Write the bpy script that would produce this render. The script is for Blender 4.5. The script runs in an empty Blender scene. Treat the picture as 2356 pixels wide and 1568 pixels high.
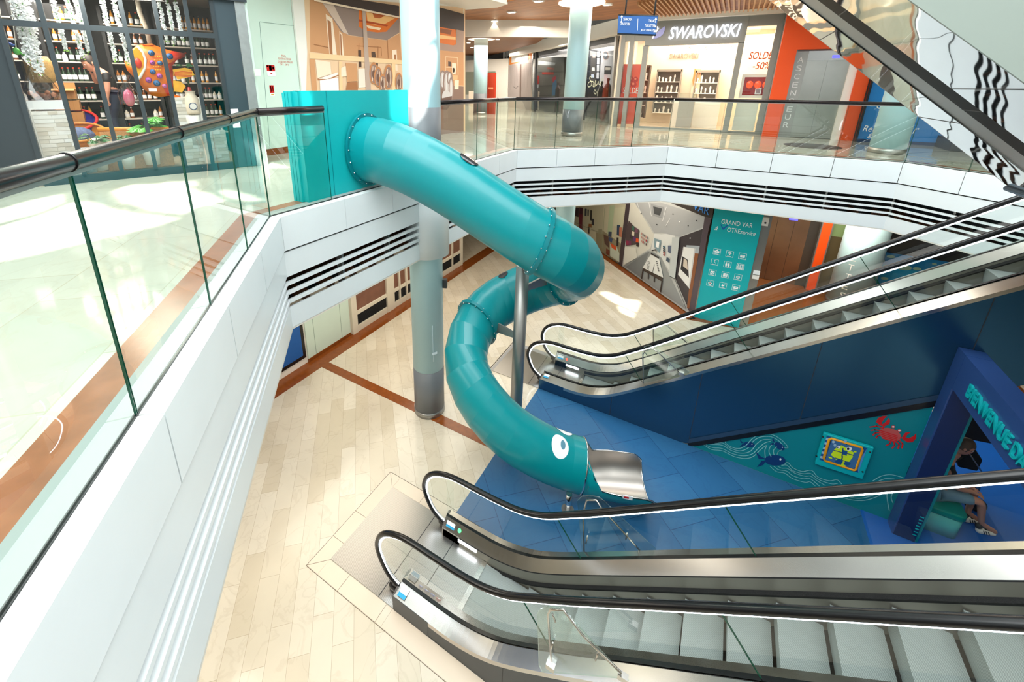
import bpy, bmesh, math, random
from mathutils import Vector, Matrix
random.seed(7)
SC = bpy.context.scene
COL = SC.collection
V = Vector
# ---------------------------------------------------------------- camera
MR = ((0.8584809622496311, 0.5127690198618798, 0.00885266766770046),
      (0.1609580739228327, -0.2530070255777016, -0.9539811022485593),
      (-0.48693216765171665, 0.8203995229631789, -0.2997360285781292))
FPX, CX, CY, HC = 977.48, 1084.03, 502.57, 7.75
cam_d = bpy.data.cameras.new('camera')
cam = bpy.data.objects.new('camera', cam_d); COL.objects.link(cam)
cam_d.sensor_fit = 'HORIZONTAL'; cam_d.sensor_width = 36.0
cam_d.lens = FPX/2356*36; cam_d.shift_x = (1178-CX)/2356; cam_d.shift_y = (CY-784)/2356
cam_d.clip_start = 0.05; cam_d.clip_end = 200
X, Y, Z = V(MR[0]), -V(MR[1]), -V(MR[2])
cam.matrix_world = Matrix(((X.x, Y.x, Z.x, 0), (X.y, Y.y, Z.y, 0), (X.z, Y.z, Z.z, HC), (0, 0, 0, 1)))
SC.camera = cam
# ---------------------------------------------------------------- world, sun, exposure
SC.view_settings.view_transform = 'Standard'; SC.view_settings.look = 'None'
SC.view_settings.gamma = 1; SC.view_settings.use_curve_mapping = False
SC.view_settings.exposure = 0.64
w = bpy.data.worlds.new('daylight'); SC.world = w; w.use_nodes = True
bg = w.node_tree.nodes['Background']; bg.inputs[0].default_value = (0.86, 0.95, 1.0, 1); bg.inputs[1].default_value = 0.55
SUN = V((0.5, -0.5, 0.75)).normalized()
sd = bpy.data.lights.new('sun', 'SUN'); sd.energy = 14.0; sd.angle = 0.012; sd.color = (1, 0.97, 0.9)
so = bpy.data.objects.new('sun', sd); COL.objects.link(so); so.location = (8, -8, 18)
so.rotation_euler = SUN.to_track_quat('Z', 'Y').to_euler()
def area(name, loc, sx, sy, power, color=(1, 1, 1), direction=(0, 0, -1)):
    l = bpy.data.lights.new(name, 'AREA'); l.shape = 'RECTANGLE'; l.size = sx; l.size_y = sy
    l.energy = power; l.color = color
    o = bpy.data.objects.new(name, l); COL.objects.link(o); o.location = loc
    o.rotation_euler = (-V(direction)).to_track_quat('Z', 'Y').to_euler()
    return o
area('skylight', (0.5, 5.0, 14.6), 13, 17, 2600, (0.93, 0.98, 1.0))
area('skylight_west', (-7.5, 3.0, 14.6), 4, 9, 60, (0.93, 0.98, 1.0))
area('skylight_south', (-3.0, -6.0, 14.0), 10, 7, 700, (0.93, 0.98, 1.0), (0, 0.35, -1))
area('mall_lights_north', (-4.0, 17.2, 10.2), 9, 3, 320, (1, 0.9, 0.78))
area('mall_lights_far', (-11.0, 23.0, 10.0), 6, 5, 420, (1, 0.9, 0.78))
area('mall_lights_corridor', (-18.0, 30.0, 10.2), 7, 6, 300, (1, 0.93, 0.84))
area('fashion_shop_lights', (-7.2, 26.0, 9.8), 5, 2.5, 450, (1, 0.93, 0.86))
area('fashion_shop_lights', (-12.5, 31.5, 9.8), 6, 2.5, 300, (1, 0.93, 0.86))
area('shop_lights_crystal', (-1.3, 23.0, 10.0), 5.5, 4.0, 300, (1, 0.84, 0.68))
area('lobby_lights_west', (-7.3, 9.5, 4.05), 3, 10, 150, (1, 0.9, 0.75))
area('lobby_lights_north', (-2.0, 17.0, 4.05), 6, 2.5, 110, (1, 0.9, 0.75))
area('lobby_lights_lift', (3.6, 18.0, 4.05), 3, 3, 170, (1, 0.85, 0.7))
area('lobby_lights_southwest', (-5.5, 0.5, 4.05), 3, 4, 110, (1, 0.95, 0.85))
# ---------------------------------------------------------------- pixel rays of the calibrated camera -> points on real planes
O = V((0, 0, HC))
def ray(x, y):
    a = ((x-CX)/FPX, (y-CY)/FPX, 1.0)
    return V((sum(MR[k][i]*a[k] for k in range(3)) for i in range(3)))
def az(x, y, z): d = ray(x, y); return O + d*((z-HC)/d.z)
def ay(x, y, yy): d = ray(x, y); return O + d*(yy/d.y)
def ax(x, y, xx): d = ray(x, y); return O + d*(xx/d.x)
def apl(x, y, p, n): d = ray(x, y); p = V(p); n = V(n); return O + d*((p-O).dot(n)/d.dot(n))
def avz(x, y, X_, Y_):
    d = ray(x, y); t = (X_*d.x+Y_*d.y)/(d.x**2+d.y**2); return HC+t*d.z
# ---------------------------------------------------------------- materials
def lin(c):
    r = []
    for v in c:
        v = v/255.0
        r.append(v/12.92 if v <= .04045 else ((v+.055)/1.055)**2.4)
    return tuple(r)+(1,)
MATS = {}
def mat(name, rgb, rough=.5, metal=0.0, spec=.5, emit=None, es=1.0, noise=None, bump=0, bscale=40, coat=0):
    if name in MATS: return MATS[name]
    m = bpy.data.materials.new(name); m.use_nodes = True; nt = m.node_tree; b = nt.nodes['Principled BSDF']
    c = lin(rgb)
    b.inputs['Base Color'].default_value = c; b.inputs['Roughness'].default_value = rough
    b.inputs['Metallic'].default_value = metal; b.inputs['Specular IOR Level'].default_value = spec
    if coat: b.inputs['Coat Weight'].default_value = coat; b.inputs['Coat Roughness'].default_value = .05
    if emit: b.inputs['Emission Color'].default_value = lin(emit); b.inputs['Emission Strength'].default_value = es
    geo = nt.nodes.new('ShaderNodeNewGeometry')
    n = nt.nodes.new('ShaderNodeTexNoise'); n.inputs['Scale'].default_value = (noise or (3, .03))[0]
    n.inputs['Detail'].default_value = 4; nt.links.new(geo.outputs['Position'], n.inputs['Vector'])
    amt = (noise or (3, .03))[1]
    mx = nt.nodes.new('ShaderNodeMix'); mx.data_type = 'RGBA'
    nt.links.new(n.outputs[0], mx.inputs[0])
    mx.inputs[6].default_value = tuple(v*(1-amt) for v in c[:3])+(1,); mx.inputs[7].default_value = tuple(min(1, v*(1+amt)) for v in c[:3])+(1,)
    nt.links.new(mx.outputs[2], b.inputs['Base Color'])
    if bump:
        n2 = nt.nodes.new('ShaderNodeTexNoise'); n2.inputs['Scale'].default_value = bscale
        nt.links.new(geo.outputs['Position'], n2.inputs['Vector'])
        bp = nt.nodes.new('ShaderNodeBump'); bp.inputs['Strength'].default_value = bump; bp.inputs['Distance'].default_value = .02
        nt.links.new(n2.outputs[0], bp.inputs['Height']); nt.links.new(bp.outputs[0], b.inputs['Normal'])
    MATS[name] = m; return m
def tilemat(name, c1, c2, mortar, rot, bw, bh, rough=.15, vein=None, msize=.006, spec=.5, veinamt=.5):
    m = bpy.data.materials.new(name); m.use_nodes = True; nt = m.node_tree; b = nt.nodes['Principled BSDF']
    geo = nt.nodes.new('ShaderNodeNewGeometry'); mp = nt.nodes.new('ShaderNodeMapping')
    mp.inputs['Rotation'].default_value = (0, 0, rot)
    nt.links.new(geo.outputs['Position'], mp.inputs[0])
    br = nt.nodes.new('ShaderNodeTexBrick'); br.inputs['Scale'].default_value = 1
    br.inputs['Brick Width'].default_value = bw; br.inputs['Row Height'].default_value = bh
    br.inputs['Mortar Size'].default_value = msize; br.inputs['Color1'].default_value = lin(c1)
    br.inputs['Color2'].default_value = lin(c2); br.inputs['Mortar'].default_value = lin(mortar); br.offset = .37
    nt.links.new(mp.outputs[0], br.inputs[0])
    n = nt.nodes.new('ShaderNodeTexNoise'); n.inputs['Scale'].default_value = 1.6; n.inputs['Detail'].default_value = 8
    n.inputs['Distortion'].default_value = 1.4
    nt.links.new(mp.outputs[0], n.inputs['Vector'])
    cr = nt.nodes.new('ShaderNodeValToRGB'); cr.color_ramp.elements[0].position = .47; cr.color_ramp.elements[1].position = .53
    cr.color_ramp.elements[0].color = (0, 0, 0, 1); cr.color_ramp.elements[1].color = (0, 0, 0, 1)
    e = cr.color_ramp.elements.new(.5); e.color = (1, 1, 1, 1)
    nt.links.new(n.outputs[0], cr.inputs[0])
    ml = nt.nodes.new('ShaderNodeMath'); ml.operation = 'MULTIPLY'; ml.inputs[1].default_value = veinamt
    nt.links.new(cr.outputs[0], ml.inputs[0])
    mx = nt.nodes.new('ShaderNodeMix'); mx.data_type = 'RGBA'
    nt.links.new(ml.outputs[0], mx.inputs[0]); nt.links.new(br.outputs[0], mx.inputs[6]); mx.inputs[7].default_value = lin(vein or mortar)
    n3 = nt.nodes.new('ShaderNodeTexNoise'); n3.inputs['Scale'].default_value = .8; n3.inputs['Detail'].default_value = 5
    nt.links.new(geo.outputs['Position'], n3.inputs['Vector'])
    m2 = nt.nodes.new('ShaderNodeMix'); m2.data_type = 'RGBA'; m2.blend_type = 'MULTIPLY'; m2.inputs[0].default_value = .35
    nt.links.new(mx.outputs[2], m2.inputs[6]); nt.links.new(n3.outputs[0], m2.inputs[7])
    g = nt.nodes.new('ShaderNodeMix'); g.data_type = 'RGBA'; g.blend_type = 'MULTIPLY'; g.inputs[0].default_value = 1
    nt.links.new(m2.outputs[2], g.inputs[6]); g.inputs[7].default_value = (1.18, 1.18, 1.18, 1)
    nt.links.new(g.outputs[2], b.inputs['Base Color']); b.inputs['Roughness'].default_value = rough
    b.inputs['Specular IOR Level'].default_value = spec
    return m
def ribmat(name, c1, c2, freq, direction='y', rough=.4, metal=.3, bump=.6):
    m = bpy.data.materials.new(name); m.use_nodes = True; nt = m.node_tree; b = nt.nodes['Principled BSDF']
    geo = nt.nodes.new('ShaderNodeNewGeometry'); wv = nt.nodes.new('ShaderNodeTexWave'); wv.wave_type = 'BANDS'
    wv.bands_direction = {'x': 'X', 'y': 'Y', 'z': 'Z'}[direction]; wv.inputs['Scale'].default_value = freq
    nt.links.new(geo.outputs['Position'], wv.inputs['Vector'])
    mx = nt.nodes.new('ShaderNodeMix'); mx.data_type = 'RGBA'; nt.links.new(wv.outputs['Fac'], mx.inputs[0])
    mx.inputs[6].default_value = lin(c1); mx.inputs[7].default_value = lin(c2)
    nt.links.new(mx.outputs[2], b.inputs['Base Color'])
    b.inputs['Roughness'].default_value = rough; b.inputs['Metallic'].default_value = metal
    return m
def glassmat(name, tint=(225, 240, 232), refl=.25, ior=1.5, rough=0.0):
    m = bpy.data.materials.new(name); m.use_nodes = True; nt = m.node_tree
    for n in list(nt.nodes):
        if n.type != 'OUTPUT_MATERIAL': nt.nodes.remove(n)
    out = [n for n in nt.nodes if n.type == 'OUTPUT_MATERIAL'][0]
    t = nt.nodes.new('ShaderNodeBsdfTransparent'); t.inputs[0].default_value = lin(tint)
    g = nt.nodes.new('ShaderNodeBsdfGlossy'); g.inputs['Roughness'].default_value = rough; g.inputs[0].default_value = (1, 1, 1, 1)
    lw = nt.nodes.new('ShaderNodeLayerWeight'); lw.inputs[0].default_value = .5
    pw = nt.nodes.new('ShaderNodeMath'); pw.operation = 'POWER'; pw.inputs[1].default_value = 4
    nt.links.new(lw.outputs['Facing'], pw.inputs[0])
    mm = nt.nodes.new('ShaderNodeMath'); mm.operation = 'MULTIPLY_ADD'; mm.inputs[1].default_value = .75; mm.inputs[2].default_value = refl*.22
    nt.links.new(pw.outputs[0], mm.inputs[0])
    mx = nt.nodes.new('ShaderNodeMixShader'); nt.links.new(mm.outputs[0], mx.inputs[0])
    nt.links.new(t.outputs[0], mx.inputs[1]); nt.links.new(g.outputs[0], mx.inputs[2]); nt.links.new(mx.outputs[0], out.inputs[0])
    return m
def woodmat(name, c1, c2, rot=0.0, rough=.5, scale=3.0, plank=.18):
    m = bpy.data.materials.new(name); m.use_nodes = True; nt = m.node_tree; b = nt.nodes['Principled BSDF']
    geo = nt.nodes.new('ShaderNodeNewGeometry'); mp = nt.nodes.new('ShaderNodeMapping'); mp.inputs['Rotation'].default_value = (0, 0, rot)
    nt.links.new(geo.outputs['Position'], mp.inputs[0])
    br = nt.nodes.new('ShaderNodeTexBrick'); br.inputs['Scale'].default_value = 1; br.inputs['Brick Width'].default_value = 2.2
    br.inputs['Row Height'].default_value = plank; br.inputs['Mortar Size'].default_value = .006
    br.inputs['Color1'].default_value = lin(c1); br.inputs['Color2'].default_value = lin(c2); br.inputs['Mortar'].default_value = lin(tuple(v*.5 for v in c1))
    nt.links.new(mp.outputs[0], br.inputs[0])
    nt.links.new(br.outputs[0], b.inputs['Base Color']); b.inputs['Roughness'].default_value = rough
    return m
M_marble = tilemat('marble_lower', (218, 209, 192), (202, 190, 168), (176, 162, 140), math.radians(-135), 1.2, .30, .12, (160, 142, 116), .003, .5, .16)
M_marble_up = tilemat('marble_upper', (194, 191, 178), (178, 175, 161), (176, 168, 150), math.radians(-135), 1.5, .9, .07, (172, 164, 146), .006, .6, .25)
M_redmarble = mat('red_marble', (150, 92, 62), .22, noise=(5, .45))
M_brown = mat('brown_marble', (130, 68, 24), .2, noise=(9, .35))
M_blue = tilemat('blue_floor', (38, 92, 136), (50, 104, 146), (22, 64, 108), math.radians(-135), 1.0, 1.0, .35, (20, 60, 110), .006, .35, .15)
M_blue2 = mat('bright_blue_floor', (10, 92, 178), .4, noise=(2, .12))
M_white = mat('white_panel', (232, 238, 240), .3)
M_whitecap = mat('white_cap', (240, 242, 240), .35)
M_dark = mat('dark_void', (34, 34, 36), .7)
M_black = mat('black_rubber', (14, 14, 16), .25)
M_blackm = mat('black_matte', (20, 20, 22), .6)
M_rail = mat('dark_rail', (52, 46, 46), .22, .6)
M_steel = mat('brushed_steel', (196, 192, 186), .22, 1.0)
M_steeld = mat('dark_steel', (120, 118, 116), .3, .9)
M_steels = mat('satin_steel', (170, 168, 164), .4, .9)
M_chrome = mat('chrome', (220, 220, 220), .08, 1.0)
M_teal = mat('teal_plastic', (0, 136, 142), .33, noise=(1.5, .05), coat=.08)
M_teald = mat('teal_joint', (0, 120, 128), .35)
M_tealp = mat('teal_panel', (0, 174, 180), .4)
M_tealw = mat('teal_wall', (0, 128, 138), .45)
M_tealbox = mat('teal_box_board', (0, 172, 176), .5)
M_glass = glassmat('balustrade_glass', (232, 243, 236), .28)
M_glassc = glassmat('clear_glass', (244, 250, 248), .25)
M_glassdark = glassmat('shop_glass', (225, 228, 228), .22)
M_glassedge = mat('green_glass_edge', (16, 70, 52), .15)
M_mirror = mat('mirror_polished', (225, 226, 226), .02, 1.0, bump=.5, bscale=.55)
M_greenwall = mat('pale_mint_wall', (212, 232, 220), .5)
M_col = mat('pale_blue_column', (184, 222, 230), .4)
M_colg = mat('column_grey', (112, 116, 120), .45)
M_step = ribmat('step_ribs', (92, 100, 100), (176, 184, 180), 28, 'y', .42, .35)
M_stepside = mat('riser_grey', (128, 132, 128), .5, .2)
M_plate = ribmat('plate_ribs', (140, 138, 134), (198, 195, 190), 22, 'y', .3, .95)
M_brush = mat('black_brush', (16, 16, 16), .9, bump=.5, bscale=200)
M_led = mat('led_light', (255, 255, 255), .5, emit=(235, 245, 255), es=5)
M_lamp = mat('lamp_light', (255, 250, 235), .5, emit=(255, 244, 220), es=2.2)
M_skirt = mat('skirt_grey', (132, 128, 118), .4, .6)
M_chute = mat('chute_steel', (190, 184, 178), .34, 1.0)
M_blk2 = mat('deep_black', (9, 9, 10), .5, 0, .08)
M_navy = mat('navy_metal', (44, 88, 120), .26, .7)
M_navy2 = mat('arch_navy', (48, 78, 136), .3, .1)
M_navy3 = mat('arch_navy_dark', (12, 36, 84), .45)
M_wood = woodmat('ceiling_wood', (176, 112, 56), (148, 88, 38), math.radians(12), .45)
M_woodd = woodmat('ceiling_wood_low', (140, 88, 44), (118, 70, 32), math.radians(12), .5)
M_soffit = mat('white_soffit', (236, 230, 218), .5)
M_grey = mat('shopfront_grey', (48, 57, 62), .35, .3)
M_greyl = mat('shop_grey_light', (150, 152, 150), .45)
M_greyd = mat('charcoal', (46, 48, 50), .5)
M_orange = mat('orange_panel', (236, 82, 8), .45)
M_red = mat('red_paint', (206, 24, 22), .45)
M_cream = mat('cream_wall', (244, 226, 202), .6)
M_offw = mat('off_white', (240, 236, 228), .55)
M_paper = mat('white_print', (244, 246, 246), .55)
M_skin = mat('skin', (208, 148, 122), .55)
M_leaf = mat('leaf_green', (74, 158, 52), .4, noise=(8, .3))
M_leafd = mat('leaf_dark', (34, 92, 44), .45, noise=(8, .3))
M_bluep = mat('poster_blue', (0, 118, 190), .4)
def col(r, g, b, rough=.5, metal=0.0): return mat('paint_%d_%d_%d' % (r, g, b), (r, g, b), rough, metal)
# ---------------------------------------------------------------- object helpers
def wloc(o):
    v = V((0, 0, 0))
    while o: v = v + o.location; o = o.parent
    return v
class MB:
    def __init__(s): s.v = []; s.f = []; s.m = []; s.mats = []; s.sm = []
    def mi(s, m):
        if m not in s.mats: s.mats.append(m)
        return s.mats.index(m)
    def face(s, pts, m, smooth=False):
        i = len(s.v); s.v += [V(p) for p in pts]; s.f.append(tuple(range(i, i+len(pts)))); s.m.append(s.mi(m)); s.sm.append(smooth)
    def box(s, x0, x1, y0, y1, z0, z1, m):
        s.obox(V((x0, y0, z0)), V((x1-x0, 0, 0)), V((0, y1-y0, 0)), V((0, 0, z1-z0)), m)
    def obox(s, o, a, b, c, m):
        o, a, b, c = V(o), V(a), V(b), V(c)
        if a.cross(b).dot(c) < 0: a, b = b, a
        i = len(s.v); P = [o, o+a, o+a+b, o+b, o+c, o+a+c, o+a+b+c, o+b+c]; s.v += P
        for q in ((0, 3, 2, 1), (4, 5, 6, 7), (0, 1, 5, 4), (1, 2, 6, 5), (2, 3, 7, 6), (3, 0, 4, 7)):
            s.f.append(tuple(i+k for k in q)); s.m.append(s.mi(m)); s.sm.append(False)
        return s
    def prism(s, poly, ext, m, mcap=None, smooth=False):
        poly = [V(p) for p in poly]; ext = V(ext); n = len(poly); i = len(s.v)
        s.v += poly + [p+ext for p in poly]
        s.f.append(tuple(range(i, i+n))); s.m.append(s.mi(mcap or m)); s.sm.append(False)
        s.f.append(tuple(range(i+2*n-1, i+n-1, -1))); s.m.append(s.mi(mcap or m)); s.sm.append(False)
        for k in range(n):
            j = (k+1) % n; s.f.append((i+k, i+n+k, i+n+j, i+j)); s.m.append(s.mi(m)); s.sm.append(smooth)
        return s
    def bar(s, a, b, w_, h_, m, up=(0, 0, 1)):
        a, b = V(a), V(b); d = (b-a).normalized(); u = V(up)
        if abs(d.dot(u)) > .98: u = V((1, 0, 0))
        sd_ = d.cross(u).normalized(); u = sd_.cross(d)
        return s.obox(a-sd_*w_/2-u*h_/2, b-a, sd_*w_, u*h_, m)
    def tube(s, pts, r, m, n=12, cap=True, closed=False, rz=None, mats=None):
        pts = [V(p) for p in pts]; N = len(pts); i = len(s.v)
        rr = r if isinstance(r, (list, tuple)) else [r]*N
        T = []
        for k in range(N):
            if closed: t = pts[(k+1) % N]-pts[k-1]
            else: t = pts[min(k+1, N-1)]-pts[max(k-1, 0)]
            T.append(t.normalized())
        u = T[0].cross(V((0, 0, 1)))
        if u.length < .05: u = T[0].cross(V((0, 1, 0)))
        u.normalize()
        for k in range(N):
            u = (u - T[k]*u.dot(T[k])).normalized(); w_ = T[k].cross(u)
            for a in range(n):
                an = 2*math.pi*a/n; s.v.append(pts[k]+(u*math.cos(an)+w_*math.sin(an))*rr[k])
        for k in range(N if closed else N-1):
            k2 = (k+1) % N
            for a in range(n):
                b = (a+1) % n; s.f.append((i+k*n+a, i+k2*n+a, i+k2*n+b, i+k*n+b))
                s.m.append(s.mi(mats[k] if mats else m)); s.sm.append(True)
        if cap and not closed:
            s.f.append(tuple(i+a for a in range(n))); s.m.append(s.mi(m)); s.sm.append(False)
            s.f.append(tuple(i+(N-1)*n+a for a in range(n-1, -1, -1))); s.m.append(s.mi(m)); s.sm.append(False)
        return s
    def lathe(s, c, prof, m, n=24, axis=(0, 0, 1), cap=True):
        c = V(c); ax_ = V(axis).normalized(); u = ax_.cross(V((0, 1, 0)))
        if u.length < .1: u = ax_.cross(V((1, 0, 0)))
        u.normalize(); w_ = ax_.cross(u); i = len(s.v)
        for r, h in prof:
            for a in range(n):
                an = 2*math.pi*a/n; s.v.append(c+ax_*h+(u*math.cos(an)+w_*math.sin(an))*r)
        for k in range(len(prof)-1):
            for a in range(n):
                b = (a+1) % n; s.f.append((i+k*n+a, i+k*n+b, i+(k+1)*n+b, i+(k+1)*n+a)); s.m.append(s.mi(m)); s.sm.append(True)
        if cap:
            s.f.append(tuple(i+a for a in range(n-1, -1, -1))); s.m.append(s.mi(m)); s.sm.append(False)
            k = len(prof)-1; s.f.append(tuple(i+k*n+a for a in range(n))); s.m.append(s.mi(m)); s.sm.append(False)
        return s
    def ball(s, c, r, m, n=10, k=6, sc=(1, 1, 1)):
        c = V(c); i = len(s.v)
        for j in range(k+1):
            th = math.pi*j/k
            for a in range(n):
                an = 2*math.pi*a/n
                s.v.append(c+V((math.sin(th)*math.cos(an)*r*sc[0], math.sin(th)*math.sin(an)*r*sc[1], math.cos(th)*r*sc[2])))
        for j in range(k):
            for a in range(n):
                b = (a+1) % n; s.f.append((i+j*n+a, i+(j+1)*n+a, i+(j+1)*n+b, i+j*n+b)); s.m.append(s.mi(m)); s.sm.append(True)
        return s
    def build(s, name, parent=None, smooth=None, weld=False, kind=None, bevel=0):
        me = bpy.data.meshes.new(name); off = wloc(parent) if parent else V((0, 0, 0))
        me.from_pydata([tuple(v-off) for v in s.v], [], s.f)
        for m in s.mats: me.materials.append(m)
        me.polygons.foreach_set('material_index', s.m)
        me.polygons.foreach_set('use_smooth', [bool(q) if smooth is None else smooth for q in s.sm])
        me.validate(); me.update()
        if weld:
            bm = bmesh.new(); bm.from_mesh(me); bmesh.ops.remove_doubles(bm, verts=bm.verts, dist=1e-5)
            bmesh.ops.recalc_face_normals(bm, faces=bm.faces); bm.to_mesh(me); bm.free()
        o = bpy.data.objects.new(name, me); COL.objects.link(o)
        if parent: o.parent = parent
        if kind: o['kind'] = kind
        if bevel:
            md = o.modifiers.new('edge', 'BEVEL'); md.width = bevel; md.segments = 3; md.limit_method = 'ANGLE'
        return o
def tag(o, label, cat, group=None, kind=None):
    o['label'] = label; o['category'] = cat
    if group: o['group'] = group
    if kind: o['kind'] = kind
    return o
def thing(name, loc, label, cat, group=None):
    o = bpy.data.objects.new(name, None); COL.objects.link(o); o.location = loc; o.empty_display_size = .1
    return tag(o, label, cat, group)
def dup(root, loc, label=None, rotz=None, scale=None):
    r = root.copy(); COL.objects.link(r); r.location = loc
    if rotz is not None: r.rotation_euler = (0, 0, rotz)
    if scale: r.scale = (scale,)*3
    if label: r['label'] = label
    for ch in list(root.children):
        c = ch.copy(); COL.objects.link(c); c.parent = r
        for g in list(ch.children):
            d = g.copy(); COL.objects.link(d); d.parent = c
    return r
def crom(pts, k=6):
    P = [V(p) for p in pts]; out = []
    for i in range(len(P)-1):
        a, b, c, d = P[max(i-1, 0)], P[i], P[i+1], P[min(i+2, len(P)-1)]
        for j in range(k):
            t = j/k; out.append(.5*((2*b)+(c-a)*t+(2*a-5*b+4*c-d)*t*t+(3*b-a-3*c+d)*t**3))
    out.append(P[-1]); return out
def text(s, name, o, u, v, width, height, m, parent=None, depth=.01, kind=None, shear=0.0, bold=0.0):
    """text mesh whose box starts at o, runs width along u and height along v"""
    cu = bpy.data.curves.new(name, 'FONT'); cu.body = s; cu.extrude = .02; cu.shear = shear; cu.offset = bold; cu.resolution_u = 3
    t = bpy.data.objects.new(name, cu); COL.objects.link(t)
    dg = bpy.context.evaluated_depsgraph_get(); me = bpy.data.meshes.new_from_object(t.evaluated_get(dg))
    bpy.data.objects.remove(t)
    xs = [q.co.x for q in me.vertices]; ys = [q.co.y for q in me.vertices]
    if not xs: return None
    x0, x1, y0, y1 = min(xs), max(xs), min(ys), max(ys)
    u = V(u).normalized(); v = V(v).normalized(); n = u.cross(v)
    off = wloc(parent) if parent else V((0, 0, 0)); o = V(o)
    for q in me.vertices:
        q.co = o-off+u*((q.co.x-x0)/(x1-x0)*width)+v*((q.co.y-y0)/(y1-y0)*height)+n*((q.co.z+.02)/.04*depth)
    me.materials.clear(); me.materials.append(m); me.name = name
    ob = bpy.data.objects.new(name, me); COL.objects.link(ob)
    if parent: ob.parent = parent
    if kind: ob['kind'] = kind
    return ob
def offset_poly(P, d):
    out = []
    n = len(P)
    for i in range(n):
        a, b, c = V(P[i-1]).to_2d(), V(P[i]).to_2d(), V(P[(i+1) % n]).to_2d()
        e1 = (b-a).normalized(); e2 = (c-b).normalized()
        n1 = V((e1.y, -e1.x)); n2 = V((e2.y, -e2.x)); bis = (n1+n2); bis = bis/(bis.length_squared)*2
        out.append(b+bis*d)
    return out
# ================================================================ SETTING: floors, slab, fascia
def struct(mb, name, **k): return mb.build(name, kind='structure', **k)
b = MB(); b.box(-40, 16, -12, 50, -.3, 0, M_marble); struct(b, 'floor')
G = [(-5.22, 3.38), (-5.18, 11.08), (-1.56, 14.48), (3.9, 14.6), (7.3, 11.2), (7.3, -4.6), (2.75, -4.6)]
def ringfaces(mb, z, m, flip=False, P=None):
    P = P or G
    L = [[P[6], (P[6][0], -12), (-40, -12), (-40, P[0][1]), P[0]], [P[0], (-40, P[0][1]), (-40, P[1][1]), P[1]],
         [P[1], (-40, P[1][1]), (-40, 50), (P[2][0], 50), P[2]], [P[2], (P[2][0], 50), (P[3][0], 50), P[3]],
         [P[3], (P[3][0], 50), (16, 50), (16, P[4][1]), P[4]], [P[4], (16, P[4][1]), (16, P[5][1]), P[5]],
         [P[5], (16, P[5][1]), (16, -12), (P[6][0], -12), P[6]]]
    for f in L:
        f = [(x, y, z) for x, y in f]
        mb.face(f if flip else f[::-1], m)
b = MB(); ringfaces(b, 6.0, M_marble_up, True); ringfaces(b, 5.62, M_dark)
for i in range(7):
    p, q = G[i], G[(i+1) % 7]; b.face([(p[0], p[1], 5.62), (q[0], q[1], 5.62), (q[0], q[1], 6.0), (p[0], p[1], 6.0)], M_white)
struct(b, 'floor_upper')
Gi = [tuple(p) for p in offset_poly(G, -.5)]
b = MB(); ringfaces(b, 4.36, M_soffit, P=Gi); ringfaces(b, 4.40, M_greyd, True, P=Gi); struct(b, 'ceiling_lower')
Gm = offset_poly(G, -1.1); b = MB()
for i in range(7):
    p, q = Gm[i], Gm[(i+1) % 7]
    b.face([(p.x, p.y, 4.4), (q.x, q.y, 4.4), (q.x, q.y, 5.62), (p.x, p.y, 5.62)], col(96, 62, 44) if i == 0 else M_greyd)
    d = (q-p); n_ = int(d.length/.5)
    for k in range(n_+1):
        a = p+d*(k/max(n_, 1)); nn = V((d.y, -d.x)).normalized()
        b.obox((a.x+nn.x*.05, a.y+nn.y*.05, 4.4), V((nn.x*.9, nn.y*.9, 0)), V((d.x, d.y, 0)).normalized()*.04, V((0, 0, .2)), col(120, 70, 40))
struct(b, 'trim_1')
# fascia: white panels, band, louvres, bottom band (one course each, joints between panels)
GJ = {0: [4.555, 5.70, 6.83, 7.86, 8.98, 9.99], 6: None}
def jlist(i):
    p, q = V(G[i]), V(G[(i+1) % 7]); L = (q-p).length
    if i == 0: return [(yy-p.y)/(q.y-p.y) for yy in GJ[0]]
    if i == 6: return [1-k*1.262/L for k in range(1, int(L/1.262)+1)][::-1]
    n_ = max(1, round(L/1.25)) if i != 2 else 4
    return [k/n_ for k in range(1, n_)]
G0, G1, G2, G3 = G, offset_poly(G, .14), offset_poly(G, .12), offset_poly(G, .02)
pan = MB(); cap = MB(); band = MB(); lou = MB(); bot = MB(); brk = MB()
def seg(i, t0, t1, A, B, z0, z1, mb, m, gap=.006):
    p, q = V(A[i]), V(A[(i+1) % 7]); r, s_ = V(B[i]), V(B[(i+1) % 7]); L = (q-p).length; g = gap/L
    a, b_ = p.lerp(q, t0+g), p.lerp(q, t1-g); c, d = r.lerp(s_, t0+g), r.lerp(s_, t1-g)
    mb.prism([(a.x, a.y, z0), (b_.x, b_.y, z0), (d.x, d.y, z0), (c.x, c.y, z0)], (0, 0, z1-z0), m)
Gp = offset_poly(G, .12); Gq = offset_poly(G, .10)
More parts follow.
